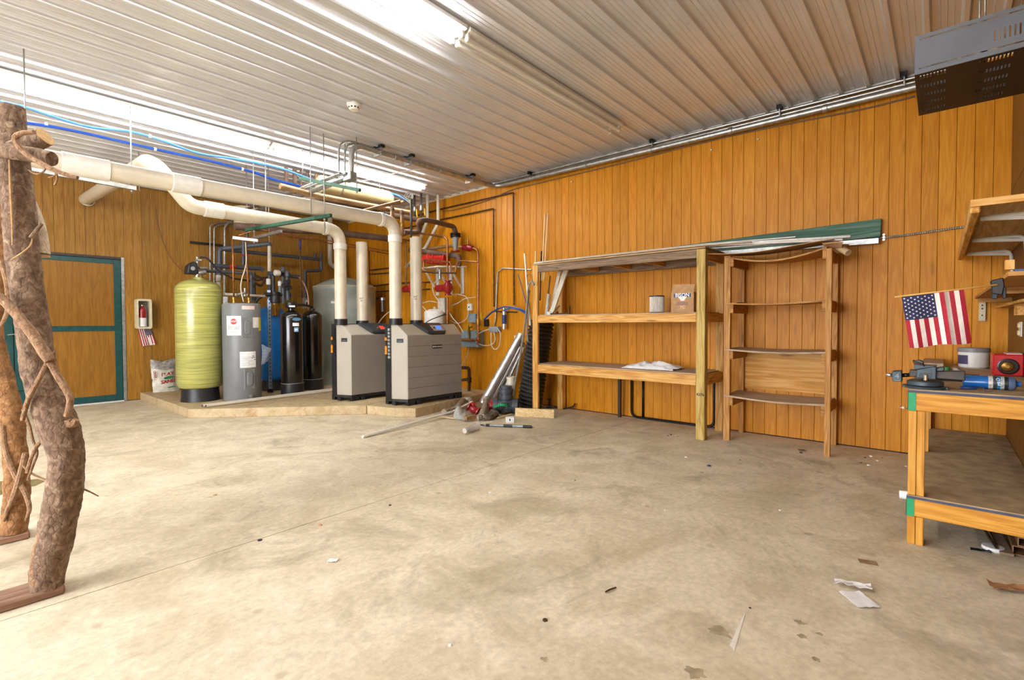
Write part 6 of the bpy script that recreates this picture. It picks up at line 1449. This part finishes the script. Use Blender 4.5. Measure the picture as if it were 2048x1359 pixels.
MB().lathe((cx0-0.0005, (cy0+cy1)/2, BT+0.07), [(0.058, 0), (0.05, 0.002)], 28, (-1, 0, 0)).build('window', plain('window_dark', '#2a160c', 0.3), t)
MB().lathe((cx0-0.002, (cy0+cy1)/2+0.005, BT+0.07), [(0.036, 0), (0.03, 0.012), (0.012, 0.02)], 20, (-1, 0, 0)).build('brass_part', BRASS, t)
MB().box(cx0+0.01, cx1-0.01, cy0+0.01, cy0+0.09, BT+0.156, BT+0.165).build('top_label', plain('pink_card', '#e2b4b0', 0.6), t)

# ================================================================ wall shelves over the bench
t = thing('wall_shelf', 'pine wall shelf above the bench, upper one', 'wall shelf', (4.8, -0.3, 1.86))
MB().box(3.511, 6.1, YB+0.013, -0.105, 1.905, 1.925).build('shelf_board', wood('pale_shelf_ply', '#b08a52', '#c9a468', '#d9ba84', 'x', rough=0.7, knots=False), t)
MB().box(3.49, 3.51, YB+0.013, -0.105, 1.895, 1.93).build('end_lip', PINE_Y, t)
MB().box(3.51, 6.1, -0.145, -0.105, 1.865, 1.905).build('front_rail', PINE_X, t, bev=0.006)
for xx in (3.9, 4.9, 5.85):
    MB().tube([(xx, -0.17, 1.895), (xx, YB+0.03, 1.895), (xx, YB+0.02, 1.70)], 0.012, 8, 0.05).build('bracket', WHITE, t)
    MB().beam((xx, -0.16, 1.889), (xx, YB+0.03, 1.865), 0.02, 0.02).build('bracket_arm', WHITE, t)
t = thing('wall_shelf', 'darker wall shelf with blue edge, holding the flag clamp', 'wall shelf', (4.6, -0.34, 1.5))
MB().box(3.1625, 6.1, YB+0.013, -0.225, 1.507, 1.527).build('shelf_board', STAIN_Y, t)
MB().box(3.15, 3.162, YB+0.013, -0.225, 1.507, 1.5265).build('end_lip', STAIN_Y, t)
MB().box(3.15, 3.162, YB+0.013, -0.245, 1.527, 1.536).build('blue_edge', plain('blue_edge', '#33568f', 0.5), t)
for xx in (4.2, 5.9): MB().box(xx, xx+0.05, YB+0.013, -0.24, 1.47, 1.507).build('cleat', STAIN_Y, t)
ms = MB().box(6.165, 6.197, -0.30, -0.255, 1.31, 1.507).build('metal_strap', plain('pale_strap', '#cfc2a4', 0.5), t)
for zz in (1.36, 1.42, 1.45): MB().lathe((6.165, -0.278, zz), [(0.007, 0), (0.006, 0.002)], 8, (-1, 0, 0)).build('screw', RUST, ms)
t = thing('wall_shelf', 'small low wall shelf on a wood block, lowest one', 'wall shelf', (5, -0.4, 1.4))
MB().box(4.2, 6.1, YB+0.013, -0.36, 1.42, 1.437).build('shelf_board', PINE_X, t)
MB().box(4.75, 4.95, YB+0.013, -0.385, 1.345, 1.42).build('block', PINE_X, t)
one('wood_block', MB().box(3.16, 3.2, -0.245, -0.215, 1.537, 1.58), PINE_Z, 'small pale wood block on the blue-edged shelf corner', 'block')
t = thing('outlet', 'white and cream double outlet on the bench side wall', 'outlet', (5.22, YB+0.012, 1.19))
MB().box(5.15, 5.32, YB+0.013, YB+0.02, 1.19, 1.30).build('plate', WHITE, t, bev=0.003)
for k in range(2): MB().box(5.20, 5.27, YB+0.02, YB+0.032, 1.20+0.055*k, 1.235+0.055*k).build('socket', plain('cream_socket', '#e6d8b0', 0.4), t, bev=0.003)
# flag on a stick held by a black clamp
FX = 3.3
t = thing('spring_clamp', 'black spring clamp holding flag stick on shelf corner', 'clamp', (FX, -0.22, 1.43))
slab(t, 'jaw', [(3.3, -0.174, 1.498), (3.3, -0.218, 1.51), (3.3, -0.223, 1.469), (3.3, -0.216, 1.427), (3.3, -0.18, 1.435), (3.3, -0.177, 1.471)], FX-0.02, FX+0.02, BLACK, 0.004)
slab(t, 'grip', [(3.3, -0.18, 1.438), (3.3, -0.202, 1.432), (3.3, -0.199, 1.408), (3.3, -0.18, 1.411)], FX-0.012, FX+0.012, BLACK, 0.003)
slab(t, 'grip', [(3.3, -0.213, 1.47), (3.3, -0.229, 1.462), (3.3, -0.231, 1.412), (3.3, -0.218, 1.408)], FX-0.012, FX+0.012, BLACK, 0.003)
t = thing('american_flag', 'American flag hanging from a thin wooden stick over bench', 'flag', (3.27, 0.004, 1.184))
part_tube(t, 'stick', [(3.27, 0.187, 1.432), (3.27, -0.198, 1.476)], 0.0042, plain('stick_wood', '#d6a755', 0.5), 0, 8)
q00, q10, q11, q01 = [Vector(p) for p in [(3.27, 0.158, 1.431), (3.27, -0.081, 1.458), (3.27, -0.113, 1.199), (3.27, 0.121, 1.168)]]
def gf(u, v_):     # u: along the stripes (downwards), v: from the canton side to the right
    p = q00*(1-u)*(1-v_)+q10*(1-u)*v_+q11*u*v_+q01*u*(1-v_)
    return p+Vector((-0.012*sin(v_*9+u*1.2)*(0.3+u)-0.02*math.exp(-((v_-0.68)/0.05)**2), 0, -0.004*sin(v_*9)*u))
flag(t, gf, 10, 0.46, 7/13, (9, 6), Vector((-1, 0, 0)))
MB().sheet(lambda a_, b_: gf(a_, b_)+Vector((0.0015, 0, 0)), 10, 26).build('backing', STAR, t)

# ================================================================ hanging sheet-metal box near the ceiling
GB = plain('grey_sheet_steel', '#71757c', 0.4, 0.35, vary=0.05, scale=5)
DB = plain('dark_brown_steel', '#33261a', 0.55, 0.2, vary=0.08)
t = thing('hanging_box', 'grey sheet-metal unit with perforated dark underside hung from ceiling', 'hanging unit', (3.75, -0.15, 2.61))
hx0, hx1, hy0, hy1, hz0, hz1 = 3.40, 4.08, YB+0.02, 0.125, 2.61, 2.81
def grid_plate(m, us, vs, holes, fn):
    for i in range(len(us)-1):
        for j in range(len(vs)-1):
            uc, vc = (us[i]+us[i+1])/2, (vs[j]+vs[j+1])/2
            if any(a <= uc <= b and c <= vc <= d for a, b, c, d in holes): continue
            m.add([fn(us[i], vs[j]), fn(us[i+1], vs[j]), fn(us[i+1], vs[j+1]), fn(us[i], vs[j+1])], [[0, 1, 2, 3]])
    return m
def cuts(lo, hi, holes, k): return sorted({lo, hi, *[h[k] for h in holes], *[h[k+1] for h in holes]})
# front face (towards -X): long slots and louvres, u = y, v = z
fh = []
for c in (hz0+0.028, hz1-0.022):
    fh += [(hy1-0.237, hy1-0.018, c-0.003, c+0.003), (hy1-0.47, hy1-0.252, c-0.003, c+0.003)]
for k in range(9): fh.append((hy1-0.30-0.0177*k-0.0065, hy1-0.30-0.0177*k, hz0+0.066, hz0+0.118))
grid_plate(MB(), cuts(hy0, hy1, fh, 0), cuts(hz0, hz1, fh, 2), fh, lambda a, b: (hx0, a, b)).build('front_plate', GB, t, solid=0.0015)
bh = []
for g0 in (0.0, 0.234):
    for r in range(5):
        for k in range(8 if g0 < 0.1 else 9):
            yy = hy1-0.021-g0-k*0.0138; xx = (3.425, 3.565, 3.70, 3.835, 3.965)[r]
            bh.append((xx, xx+0.05, yy-0.0068, yy))
grid_plate(MB(), cuts(hx0, hx1, bh, 0), cuts(hy0, hy1, bh, 2), bh, lambda a, b: (a, b, hz0)).build('perforated_base', DB, t, solid=0.0015)
MB().box(hx0, hx1, hy1-0.002, hy1, hz0, hz1).build('end_plate', GB, t)
MB().box(hx1-0.002, hx1, hy0, hy1, hz0, hz1).build('back_plate', GB, t)
for xx in (hx0+0.06, hx1-0.06):
    for yy in (hy0+0.06, hy1-0.27): MB().cyl((xx, yy, hz0+0.05), (xx, yy, ZC), 0.004, seg=6).build('hanger_wire', STEEL, t)
MB().box(hx0+0.04, hx1-0.04, hy0+0.05, hy0+0.07, hz0+0.04, hz0+0.06).build('cross_bar', STEEL, t); MB().box(hx0+0.04, hx1-0.04, hy1-0.28, hy1-0.26, hz0+0.04, hz0+0.06).build('cross_bar', STEEL, t)

# ================================================================ strips and scraps below the bench
CH = plain('brown_strip', '#8f6a44', 0.5, vary=0.1)
t = thing('batten', 'flat grey-brown batten sliding out below the bench', 'batten', (4.027, -0.276, 0.02))
MB().beam((4.372, -0.24, 0.03), (3.832, -0.291, 0.012), 0.055, 0.014).build('batten_board', plain('greybrown_batten', '#8d7660', 0.7, vary=0.1), t)
one('batten', MB().beam((4.246, -0.195, 0.05), (3.856, -0.253, 0.02), 0.012, 0.012), RUST, 'thin dark rod beside the flat batten below bench', 'batten')
k = 0
for r in range(2):
    for c in range(2):
        y0 = -0.315-0.062*c-0.02*r; z0 = 0.004+0.052*r
        t = thing('hollow_strip', 'brown hollow rectangular strip under the bench, %s %s' % (('bottom', 'top')[r], ('left', 'right')[c]), 'strip', (4.4, y0, z0), 'hollow strips under the bench')
        x0, x1 = 3.88+0.03*c, 5.4
        for q in ((y0-0.06, y0, z0, z0+0.005), (y0-0.06, y0, z0+0.045, z0+0.05), (y0-0.06, y0-0.055, z0+0.005, z0+0.045), (y0-0.005, y0, z0+0.005, z0+0.045)):
            MB().box(x0, x1, *q).build('strip_wall', CH, t)
one('plaster_scrap', MB().lathe((3.893, -0.239, 0), [(0.045, 0), (0.05, 0.008), (0.048, 0.022), (0.0, 0.024)], 14), PAPER, 'white round scrap on the floor under bench edge', 'scrap')
one('black_scrap', MB().sheet(lambda u, w: Vector((3.859, -0.142, 0))+Vector((-0.02-0.03*w+0.02*u, -0.09*u, 0.004+0.012*abs(noise.noise(Vector((u*6, w*4, 2)))))), 8, 3), BLACK, 'crumpled black strip on the floor under the bench', 'scrap', solid=0.003)
one('white_jar_end', MB().cyl((3.72, 0.135, 0.274), (3.72, 0.175, 0.271), 0.024, seg=16), PAPER, 'white roll end poking out beside bench leg', 'roll')
one('wire_prong', MB().tube([(3.75, 0.138, 0.779), (3.75, 0.185, 0.789)], 0.002, 6).tube([(3.75, 0.138, 0.785), (3.75, 0.183, 0.795)], 0.002, 6), CHROME, 'thin wire prong sticking out beside the bench leg', 'wire')

# ================================================================ rustic log stand at the left
def bark(name, dark, mid, light, sc=1.0):
    m, N, L, B = new_mat(name)
    tc = N.new('ShaderNodeTexCoord')
    mp = N.new('ShaderNodeMapping'); mp.inputs['Scale'].default_value = (30*sc, 30*sc, 24*sc)
    L.new(tc.outputs['Object'], mp.inputs['Vector'])
    n1 = N.new('ShaderNodeTexNoise'); n1.inputs['Scale'].default_value = 1; n1.inputs['Detail'].default_value = 5; n1.inputs['Roughness'].default_value = 0.65; n1.inputs['Distortion'].default_value = 0.8
    L.new(mp.outputs[0], n1.inputs['Vector'])
    vo = N.new('ShaderNodeTexVoronoi'); vo.feature = 'DISTANCE_TO_EDGE'; vo.inputs['Scale'].default_value = 1.1
    wv = N.new('ShaderNodeVectorMath'); wv.operation = 'ADD'
    L.new(mp.outputs[0], wv.inputs[0]); L.new(n1.outputs['Color'], wv.inputs[1]); L.new(wv.outputs[0], vo.inputs['Vector'])
    rp = N.new('ShaderNodeValToRGB'); e = rp.color_ramp.elements
    e[0].position = 0.3; e[0].color = lin(dark); e[1].position = 0.72; e[1].color = lin(light); k = e.new(0.5); k.color = lin(mid)
    L.new(n1.outputs['Fac'], rp.inputs['Fac'])
    vr = N.new('ShaderNodeValToRGB'); vr.color_ramp.elements[0].position = 0.0; vr.color_ramp.elements[0].color = (0.42, 0.38, 0.35, 1); vr.color_ramp.elements[1].position = 0.14
    L.new(vo.outputs['Distance'], vr.inputs['Fac'])
    mx = N.new('ShaderNodeMix'); mx.data_type = 'RGBA'; mx.blend_type = 'MULTIPLY'; mx.inputs[0].default_value = 0.18
    L.new(rp.outputs['Color'], mx.inputs[6]); L.new(vr.outputs['Color'], mx.inputs[7]); L.new(mx.outputs[2], B.inputs['Base Color'])
    B.inputs['Roughness'].default_value = 0.85
    ad = N.new('ShaderNodeMath'); ad.operation = 'ADD'
    L.new(n1.outputs['Fac'], ad.inputs[0]); L.new(vr.outputs['Color'], ad.inputs[1])
    bp = N.new('ShaderNodeBump'); bp.inputs['Strength'].default_value = 0.5; bp.inputs['Distance'].default_value = 0.012
    L.new(ad.outputs[0], bp.inputs['Height']); L.new(bp.outputs['Normal'], B.inputs['Normal'])
    MATS[name] = m
    return m
BARK = bark('rough_bark', '#4c3828', '#7c624c', '#aa937a')
BARK2 = bark('tan_bark', '#6a4a2c', '#94683c', '#b58a5c')
BIRCH = bark('pale_birch_bark', '#a8967c', '#d6c8b0', '#eee4d4', 0.7)
BRANCH = bark('smooth_branch', '#75563c', '#9a7757', '#b59877', 1.4)
CUT = plain('sawn_end', '#c39e6e', 0.8, vary=0.12, scale=40)
t = thing('log_stand', 'rustic stand of two barked tree trunks with branches and cross logs', 'log stand', (0.3, 3.6, 0))
F_ = 983.08
D1, D2 = 2.378, 2.99
def limb(name, P_, widths, depth, mat, rough=0.12, seg=16, n=7, parent=None, ends=None):
    pts = smooth(P_, n)
    w = []
    m_ = len(widths)
    for k in range(len(pts)):
        f = k/(len(pts)-1)*(m_-1); i = min(int(f), m_-2); q = f-i
        w.append((widths[i]*(1-q)+widths[i+1]*q)/2/F_*depth)
    return MB().tube(pts, 0, seg, 0, radii=w, rough=rough, fscale=9).build(name, mat, parent or t)
# front trunk
tr = limb('trunk', [(0.219, 3.404, 2.355), (0.223, 3.392, 2.147), (0.232, 3.373, 1.905), (0.241, 3.353, 1.663), (0.257, 3.326, 1.421), (0.274, 3.297, 1.179), (0.296, 3.266, 0.986), (0.337, 3.212, 0.816), (0.361, 3.18, 0.683), (0.355, 3.182, 0.55), (0.338, 3.196, 0.405), (0.316, 3.216, 0.26), (0.294, 3.236, 0.139), (0.284, 3.244, 0.038)], [42, 46, 52, 52, 52, 54, 56, 66, 54, 58, 60, 60, 56, 52], D1, BARK, 0.10, 26, 12)
limb('bark_strip', [(0.323, 3.151, 0.695), (0.309, 3.162, 0.565), (0.291, 3.178, 0.423), (0.272, 3.196, 0.328), (0.249, 3.218, 0.21), (0.246, 3.216, 0.073)], [10, 14, 14, 14, 16, 18], 2.33, BRANCH, 0.15, 10)
limb('stub', [(0.344, 3.177, 0.832), (0.382, 3.134, 0.829), (0.392, 3.123, 0.848)], [22, 18, 10], 2.36, BRANCH, 0.3, 10)
limb('heart_streak', [(0.203, 3.309, 2.076), (0.203, 3.303, 1.935), (0.205, 3.296, 1.794), (0.203, 3.295, 1.676)], [4, 5, 4, 2], 2.31, CUT, 0.1, 6)
# back trunk
limb('trunk', [(0.178, 4.39, 2.578), (0.192, 4.363, 2.274), (0.205, 4.335, 1.909), (0.211, 4.317, 1.635), (0.181, 4.341, 1.331), (0.189, 4.325, 1.149), (0.209, 4.295, 0.966), (0.227, 4.27, 0.845), (0.24, 4.25, 0.692), (0.249, 4.234, 0.54), (0.253, 4.223, 0.388), (0.248, 4.223, 0.236), (0.232, 4.235, 0.048)], [38, 38, 34, 30, 28, 30, 34, 38, 38, 38, 38, 40, 42], D2, BARK2, 0.14, 22, 10)
limb('vine', [(0.198, 4.207, 0.705), (0.208, 4.189, 0.541), (0.246, 4.14, 0.392), (0.278, 4.101, 0.302), (0.293, 4.08, 0.213), (0.278, 4.094, 0.138)], [8, 9, 9, 9, 8, 5], 2.93, BRANCH, 0.1, 8)
limb('vine', [(0.282, 4.09, 0.543), (0.259, 4.111, 0.41), (0.233, 4.136, 0.291), (0.204, 4.166, 0.196), (0.191, 4.179, 0.137)], [9, 10, 10, 7, 4], 2.92, BRANCH, 0.1, 8)
limb('vine', [(0.209, 4.26, 1.691), (0.231, 4.232, 1.571), (0.235, 4.221, 1.421), (0.218, 4.238, 1.331), (0.189, 4.268, 1.271)], [9, 9, 8, 7, 6], 2.95, BRANCH, 0.1, 8)
# branches
limb('branch', [(0.14, 3.312, 1.451), (0.176, 3.269, 1.405), (0.217, 3.219, 1.333), (0.255, 3.173, 1.254), (0.29, 3.13, 1.17), (0.305, 3.112, 1.133)], [16, 18, 18, 19, 20, 18], 2.28, BRANCH, 0.12, 12)
limb('branch', [(0.303, 3.129, 1.146), (0.323, 3.104, 1.078), (0.35, 3.071, 1.008), (0.364, 3.053, 0.962), (0.361, 3.054, 0.915), (0.353, 3.063, 0.876)], [14, 13, 12, 12, 12, 12], 2.29, BRANCH, 0.12, 12)
limb('branch', [(0.298, 3.134, 1.125), (0.264, 3.17, 1.032), (0.235, 3.2, 0.951), (0.216, 3.218, 0.858)], [9, 9, 9, 8], 2.29, BRANCH, 0.12, 10)
limb('twig', [(0.229, 3.372, 0.89), (0.247, 3.349, 0.812), (0.258, 3.333, 0.739), (0.27, 3.318, 0.678), (0.256, 3.332, 0.617), (0.237, 3.351, 0.544)], [6, 6, 5, 5, 5, 4], 2.4, BRANCH, 0.1, 7)
limb('twig', [(0.302, 3.224, 0.767), (0.273, 3.256, 0.734), (0.249, 3.28, 0.671), (0.232, 3.297, 0.592)], [7, 8, 7, 6], 2.36, BRANCH, 0.12, 8)
limb('twig', [(0.224, 3.398, 0.611), (0.257, 3.359, 0.567), (0.311, 3.295, 0.532)], [4, 4, 3], 2.42, BRANCH, 0.1, 6)
limb('twig', [(0.41, 3.227, 0.492), (0.442, 3.189, 0.472), (0.473, 3.153, 0.447)], [4, 3.5, 2], 2.45, BRANCH, 0.1, 6)
limb('twig', [(0.309, 3.184, 1.146), (0.328, 3.163, 1.177), (0.331, 3.16, 1.186)], [4, 3, 1.5], 2.33, BRANCH, 0.1, 6)
limb('branch', [(0.257, 3.172, 1.704), (0.273, 3.155, 1.734), (0.292, 3.135, 1.769)], [8, 7, 6], 2.27, BARK, 0.1, 8)
limb('twig', [(0.195, 3.254, 1.602), (0.236, 3.21, 1.643), (0.258, 3.186, 1.676), (0.265, 3.179, 1.729)], [2.5, 2.5, 2.5, 2], 2.28, CUT, 0.1, 6)
# birch piece with sawn end
limb('birch_log', [(0.271, 3.439, 1.948), (0.287, 3.418, 1.861), (0.303, 3.396, 1.761), (0.309, 3.385, 1.654)], [18, 24, 27, 28], 2.45, BIRCH, 0.06, 18)
e_ = Vector((0.31, 3.384, 1.651)); MB().lathe(e_, [(0.0335, 0), (0.034, -0.008), (0.02, -0.012), (0.0, -0.012)], 18, (0.1, 0, 1)).build('sawn_end', CUT, t)
# cross logs at the top
cl_ = limb('cross_log', [(0.111, 3.34, 2.115), (0.201, 3.236, 2.098), (0.276, 3.149, 2.081), (0.327, 3.09, 2.063)], [28, 29, 29, 28], 2.26, BARK, 0.08, 18)
limb('cross_log', [(0.224, 3.333, 2.133), (0.275, 3.276, 2.164), (0.319, 3.226, 2.195)], [36, 36, 36], 2.34, BARK, 0.08, 18)
a_, b_ = Vector((0.303, 3.244, 2.183)), Vector((0.32, 3.164, 2.182))
e1_ = Vector((0.319, 3.226, 2.195)); dd_ = (e1_-Vector((0.297, 3.251, 2.178))).normalized()
MB().lathe(e1_-dd_*0.002, [(0.041, 0), (0.0405, 0.006), (0.03, 0.0065), (0.02, 0.0062), (0.0, 0.0065)], 20, dd_).build('sawn_end', CUT, t)
limb('vine', [(0.268, 3.07, 2.164), (0.234, 3.109, 2.159), (0.212, 3.134, 2.139), (0.225, 3.117, 2.092), (0.254, 3.082, 2.052), (0.29, 3.04, 2.02), (0.341, 2.98, 1.982), (0.392, 2.921, 1.959)], [8, 10, 11, 10, 9, 10, 9, 7], 2.2, BRANCH, 0.1, 10)
limb('tendril', [(0.3, 3.028, 2.016), (0.294, 3.034, 1.989), (0.27, 3.061, 1.976), (0.247, 3.088, 1.994)], [3, 3, 2.5, 2], 2.2, BRANCH, 0.1, 6)
limb('tendril', [(0.318, 3.007, 1.998), (0.329, 2.994, 1.98), (0.32, 3.004, 1.966), (0.305, 3.02, 1.96)], [3, 3, 2.5, 2], 2.2, BRANCH, 0.1, 6)
limb('tendril', [(0.329, 2.994, 1.989), (0.331, 2.99, 1.953), (0.323, 2.998, 1.926)], [5, 5, 4], 2.2, BRANCH, 0.1, 6)
# base planks
BP = wood('brown_base_plank', '#7a5842', '#9a7760', '#b0907a', 'x', rough=0.8)
MB().box(-0.9, 0.345, 3.18, 3.36, 0, 0.04).build('base_plank', BP, t, bev=0.008)
MB().box(-0.9, 0.30, 4.17, 4.36, 0, 0.04).build('base_plank', BP, t, bev=0.008)

# ================================================================ scraps on the floor
def scrap(name, label, c, w, h, mat, ang=0.0, lift=0.004, cat='scrap', wav=0.01):
    c = Vector(c); ca, sa = cos(ang), sin(ang)
    def fn(u, v_):
        a_, b_ = (u-0.5)*w, (v_-0.5)*h
        return Vector((c.x+a_*ca-b_*sa, c.y+a_*sa+b_*ca, lift+wav*abs(noise.noise(Vector((u*4+w*9, v_*4, c.x))))))
    return one(name, MB().sheet(fn, 6, 6), mat, label, cat, solid=0.0012)
scrap('paper_towel', 'white paper towel square lying on floor at lower right', (2.775, 0.273, 0), 0.13, 0.10, PAPER, 0.75, cat='paper towel', wav=0.012)
scrap('paper_towel', 'folded white paper strip beside the paper towel square', (2.893, 0.31, 0), 0.045, 0.15, PAPER, 0.25, cat='paper towel', lift=0.012, wav=0.03)
scrap('paper_scrap', 'small white paper scrap on the floor at lower centre', (1.359, 2.497, 0), 0.03, 0.05, PAPER, 0.7)
scrap('paper_scrap', 'tiny blue and white scrap on the floor before shelves', (4.508, 1.57, 0), 0.04, 0.03, BLUEP, 0.3)
scrap('cardboard_scrap', 'curved brown cardboard strip at the lower right edge', (3.358, -0.271, 0), 0.06, 0.17, plain('brown_card', '#a8794e', 0.8), 0.5, lift=0.01, wav=0.03)
scrap('tape_scrap', 'brown rectangle of old tape stuck to the floor', (3.248, 0.284, 0), 0.05, 0.08, plain('old_tape', '#9a7a5a', 0.7, vary=0.2), 0.3, lift=0.002, wav=0.001)
scrap('wood_chip', 'small brown wood chip on floor before narrow shelf', (5.662, 1.052, 0), 0.05, 0.06, plain('chip_brown', '#83664a', 0.8), 0.4, lift=0.008)
one('twig_scrap', MB().tube(smooth([(2.052, 1.201, 0.008), (2.086, 1.195, 0.008), (2.121, 1.182, 0.008)], 4), 0.004, 6), RUST, 'small dark twig on the floor at lower centre', 'twig')
one('paint_streak', MB().sheet(lambda u, w: Vector((2.031, 0.613, 0))*(1-u)+Vector((2.317, 0.645, 0))*u+Vector((0.026*(w-0.5)*(1.2-u)+0.010*noise.noise(Vector((u*9, w*3, 0.3))), 0.022*(w-0.5)*(1.2-u), 0.0012)), 14, 2), plain('dried_white_paint', '#ece6d8', 0.7, vary=0.05), 'dried white paint streak on the floor at lower right', 'paint mark', solid=0.0008)
rs = random.Random(3)
for k in range(26):
    u_, v_ = 0, 0
    x_, y_ = (rs.uniform(1.2, 6.0), rs.uniform(0.2, 5.0))
    if y_ > 4 and x_ > 4: y_ = 2.5
FL = [(5.481, 2.417, 0), (5.43, 2.358, 0), (5.501, 2.353, 0), (5.507, 2.307, 0), (5.456, 2.251, 0), (4.668, 1.846, 0), (4.896, 1.418, 0), (5.76, 0.535, 0), (5.862, 0.497, 0), (5.779, 0.459, 0), (5.71, 0.435, 0), (5.868, 0.408, 0), (5.53, 0.544, 0), (5.477, 0.482, 0), (5.534, 0.366, 0), (5.656, 0.223, 0), (5.572, 1.039, 0), (3.387, 2.27, 0), (2.71, 2.597, 0), (1.552, 3.011, 0), (1.307, 1.48, 0), (1.691, 1.291, 0), (2.377, 0.64, 0), (3.762, 0.825, 0), (1.307, 4.152, 0), (1.984, 4.582, 0), (2.055, 2.963, 0), (1.206, 3.076, 0), (3.245, 1.429, 0), (2.218, 9.498, 0), (2.199, 9.831, 0), (2.268, 9.288, 0), (2.41, 9.579, 0), (2.422, 10.062, 0)]
for k, p in enumerate(FL):
    s_ = 0.006+0.010*((k*37) % 11)/11
    one('floor_crumb', MB().lathe((p[0], p[1], 0.0), [(s_, 0), (s_*0.9, s_*0.4), (s_*0.3, s_*0.6)], 6), (PAPER, RUST, BLACK, PAPER, CARD)[k % 5], 'tiny scrap of litter scattered on the concrete floor', 'crumb', 'litter crumbs on the floor')
# puddle stain by the back trunk, oil spots
one('damp_stain', MB().prism([Vector(p)+Vector((0, 0, 0.0004)) for p in [(0.253, 5.898, 0), (0.363, 5.77, 0), (0.467, 5.75, 0), (0.5, 5.61, 0), (0.43, 5.497, 0), (0.346, 5.521, 0), (0.23, 5.411, 0)]], (0, 0, 0.0004)), plain('damp_floor', '#8f8158', 0.12, vary=0.08), 'damp brownish patch on the floor beside back trunk', 'stain')
OIL = plain('oil_spot', '#a8977a', 0.6, vary=0.15)
for k, (p, s_) in enumerate((((1.798, 0.673, 0), 0.035), ((2.301, 0.416, 0), 0.014), ((2.367, 0.365, 0), 0.010), ((2.402, 0.445, 0), 0.018), ((2.176, 0.347, 0), 0.012), ((1.492, 1.139, 0), 0.012), ((2.112, 0.686, 0), 0.03))):
    m = MB(); n = 22
    m.prism([Vector((p[0]+s_*(1+0.75*noise.noise(Vector((k*3.7+0.3, q*0.61, 1.3))))*cos(2*pi*q/n), p[1]+s_*1.3*(1+0.75*noise.noise(Vector((k*3.7+0.3, q*0.61, 1.3))))*sin(2*pi*q/n), 0.0003)) for q in range(n)], (0, 0, 0.0003))
    one('oil_spot', m, OIL, 'dark oil spot on the concrete, %s' % ('largest at the bottom edge', 'left of the close pair', 'right of the close pair', 'above the close pair', 'right of the paint streak', 'small one at lower centre', 'by the paint streak')[k], 'stain', 'oil spots on the floor')
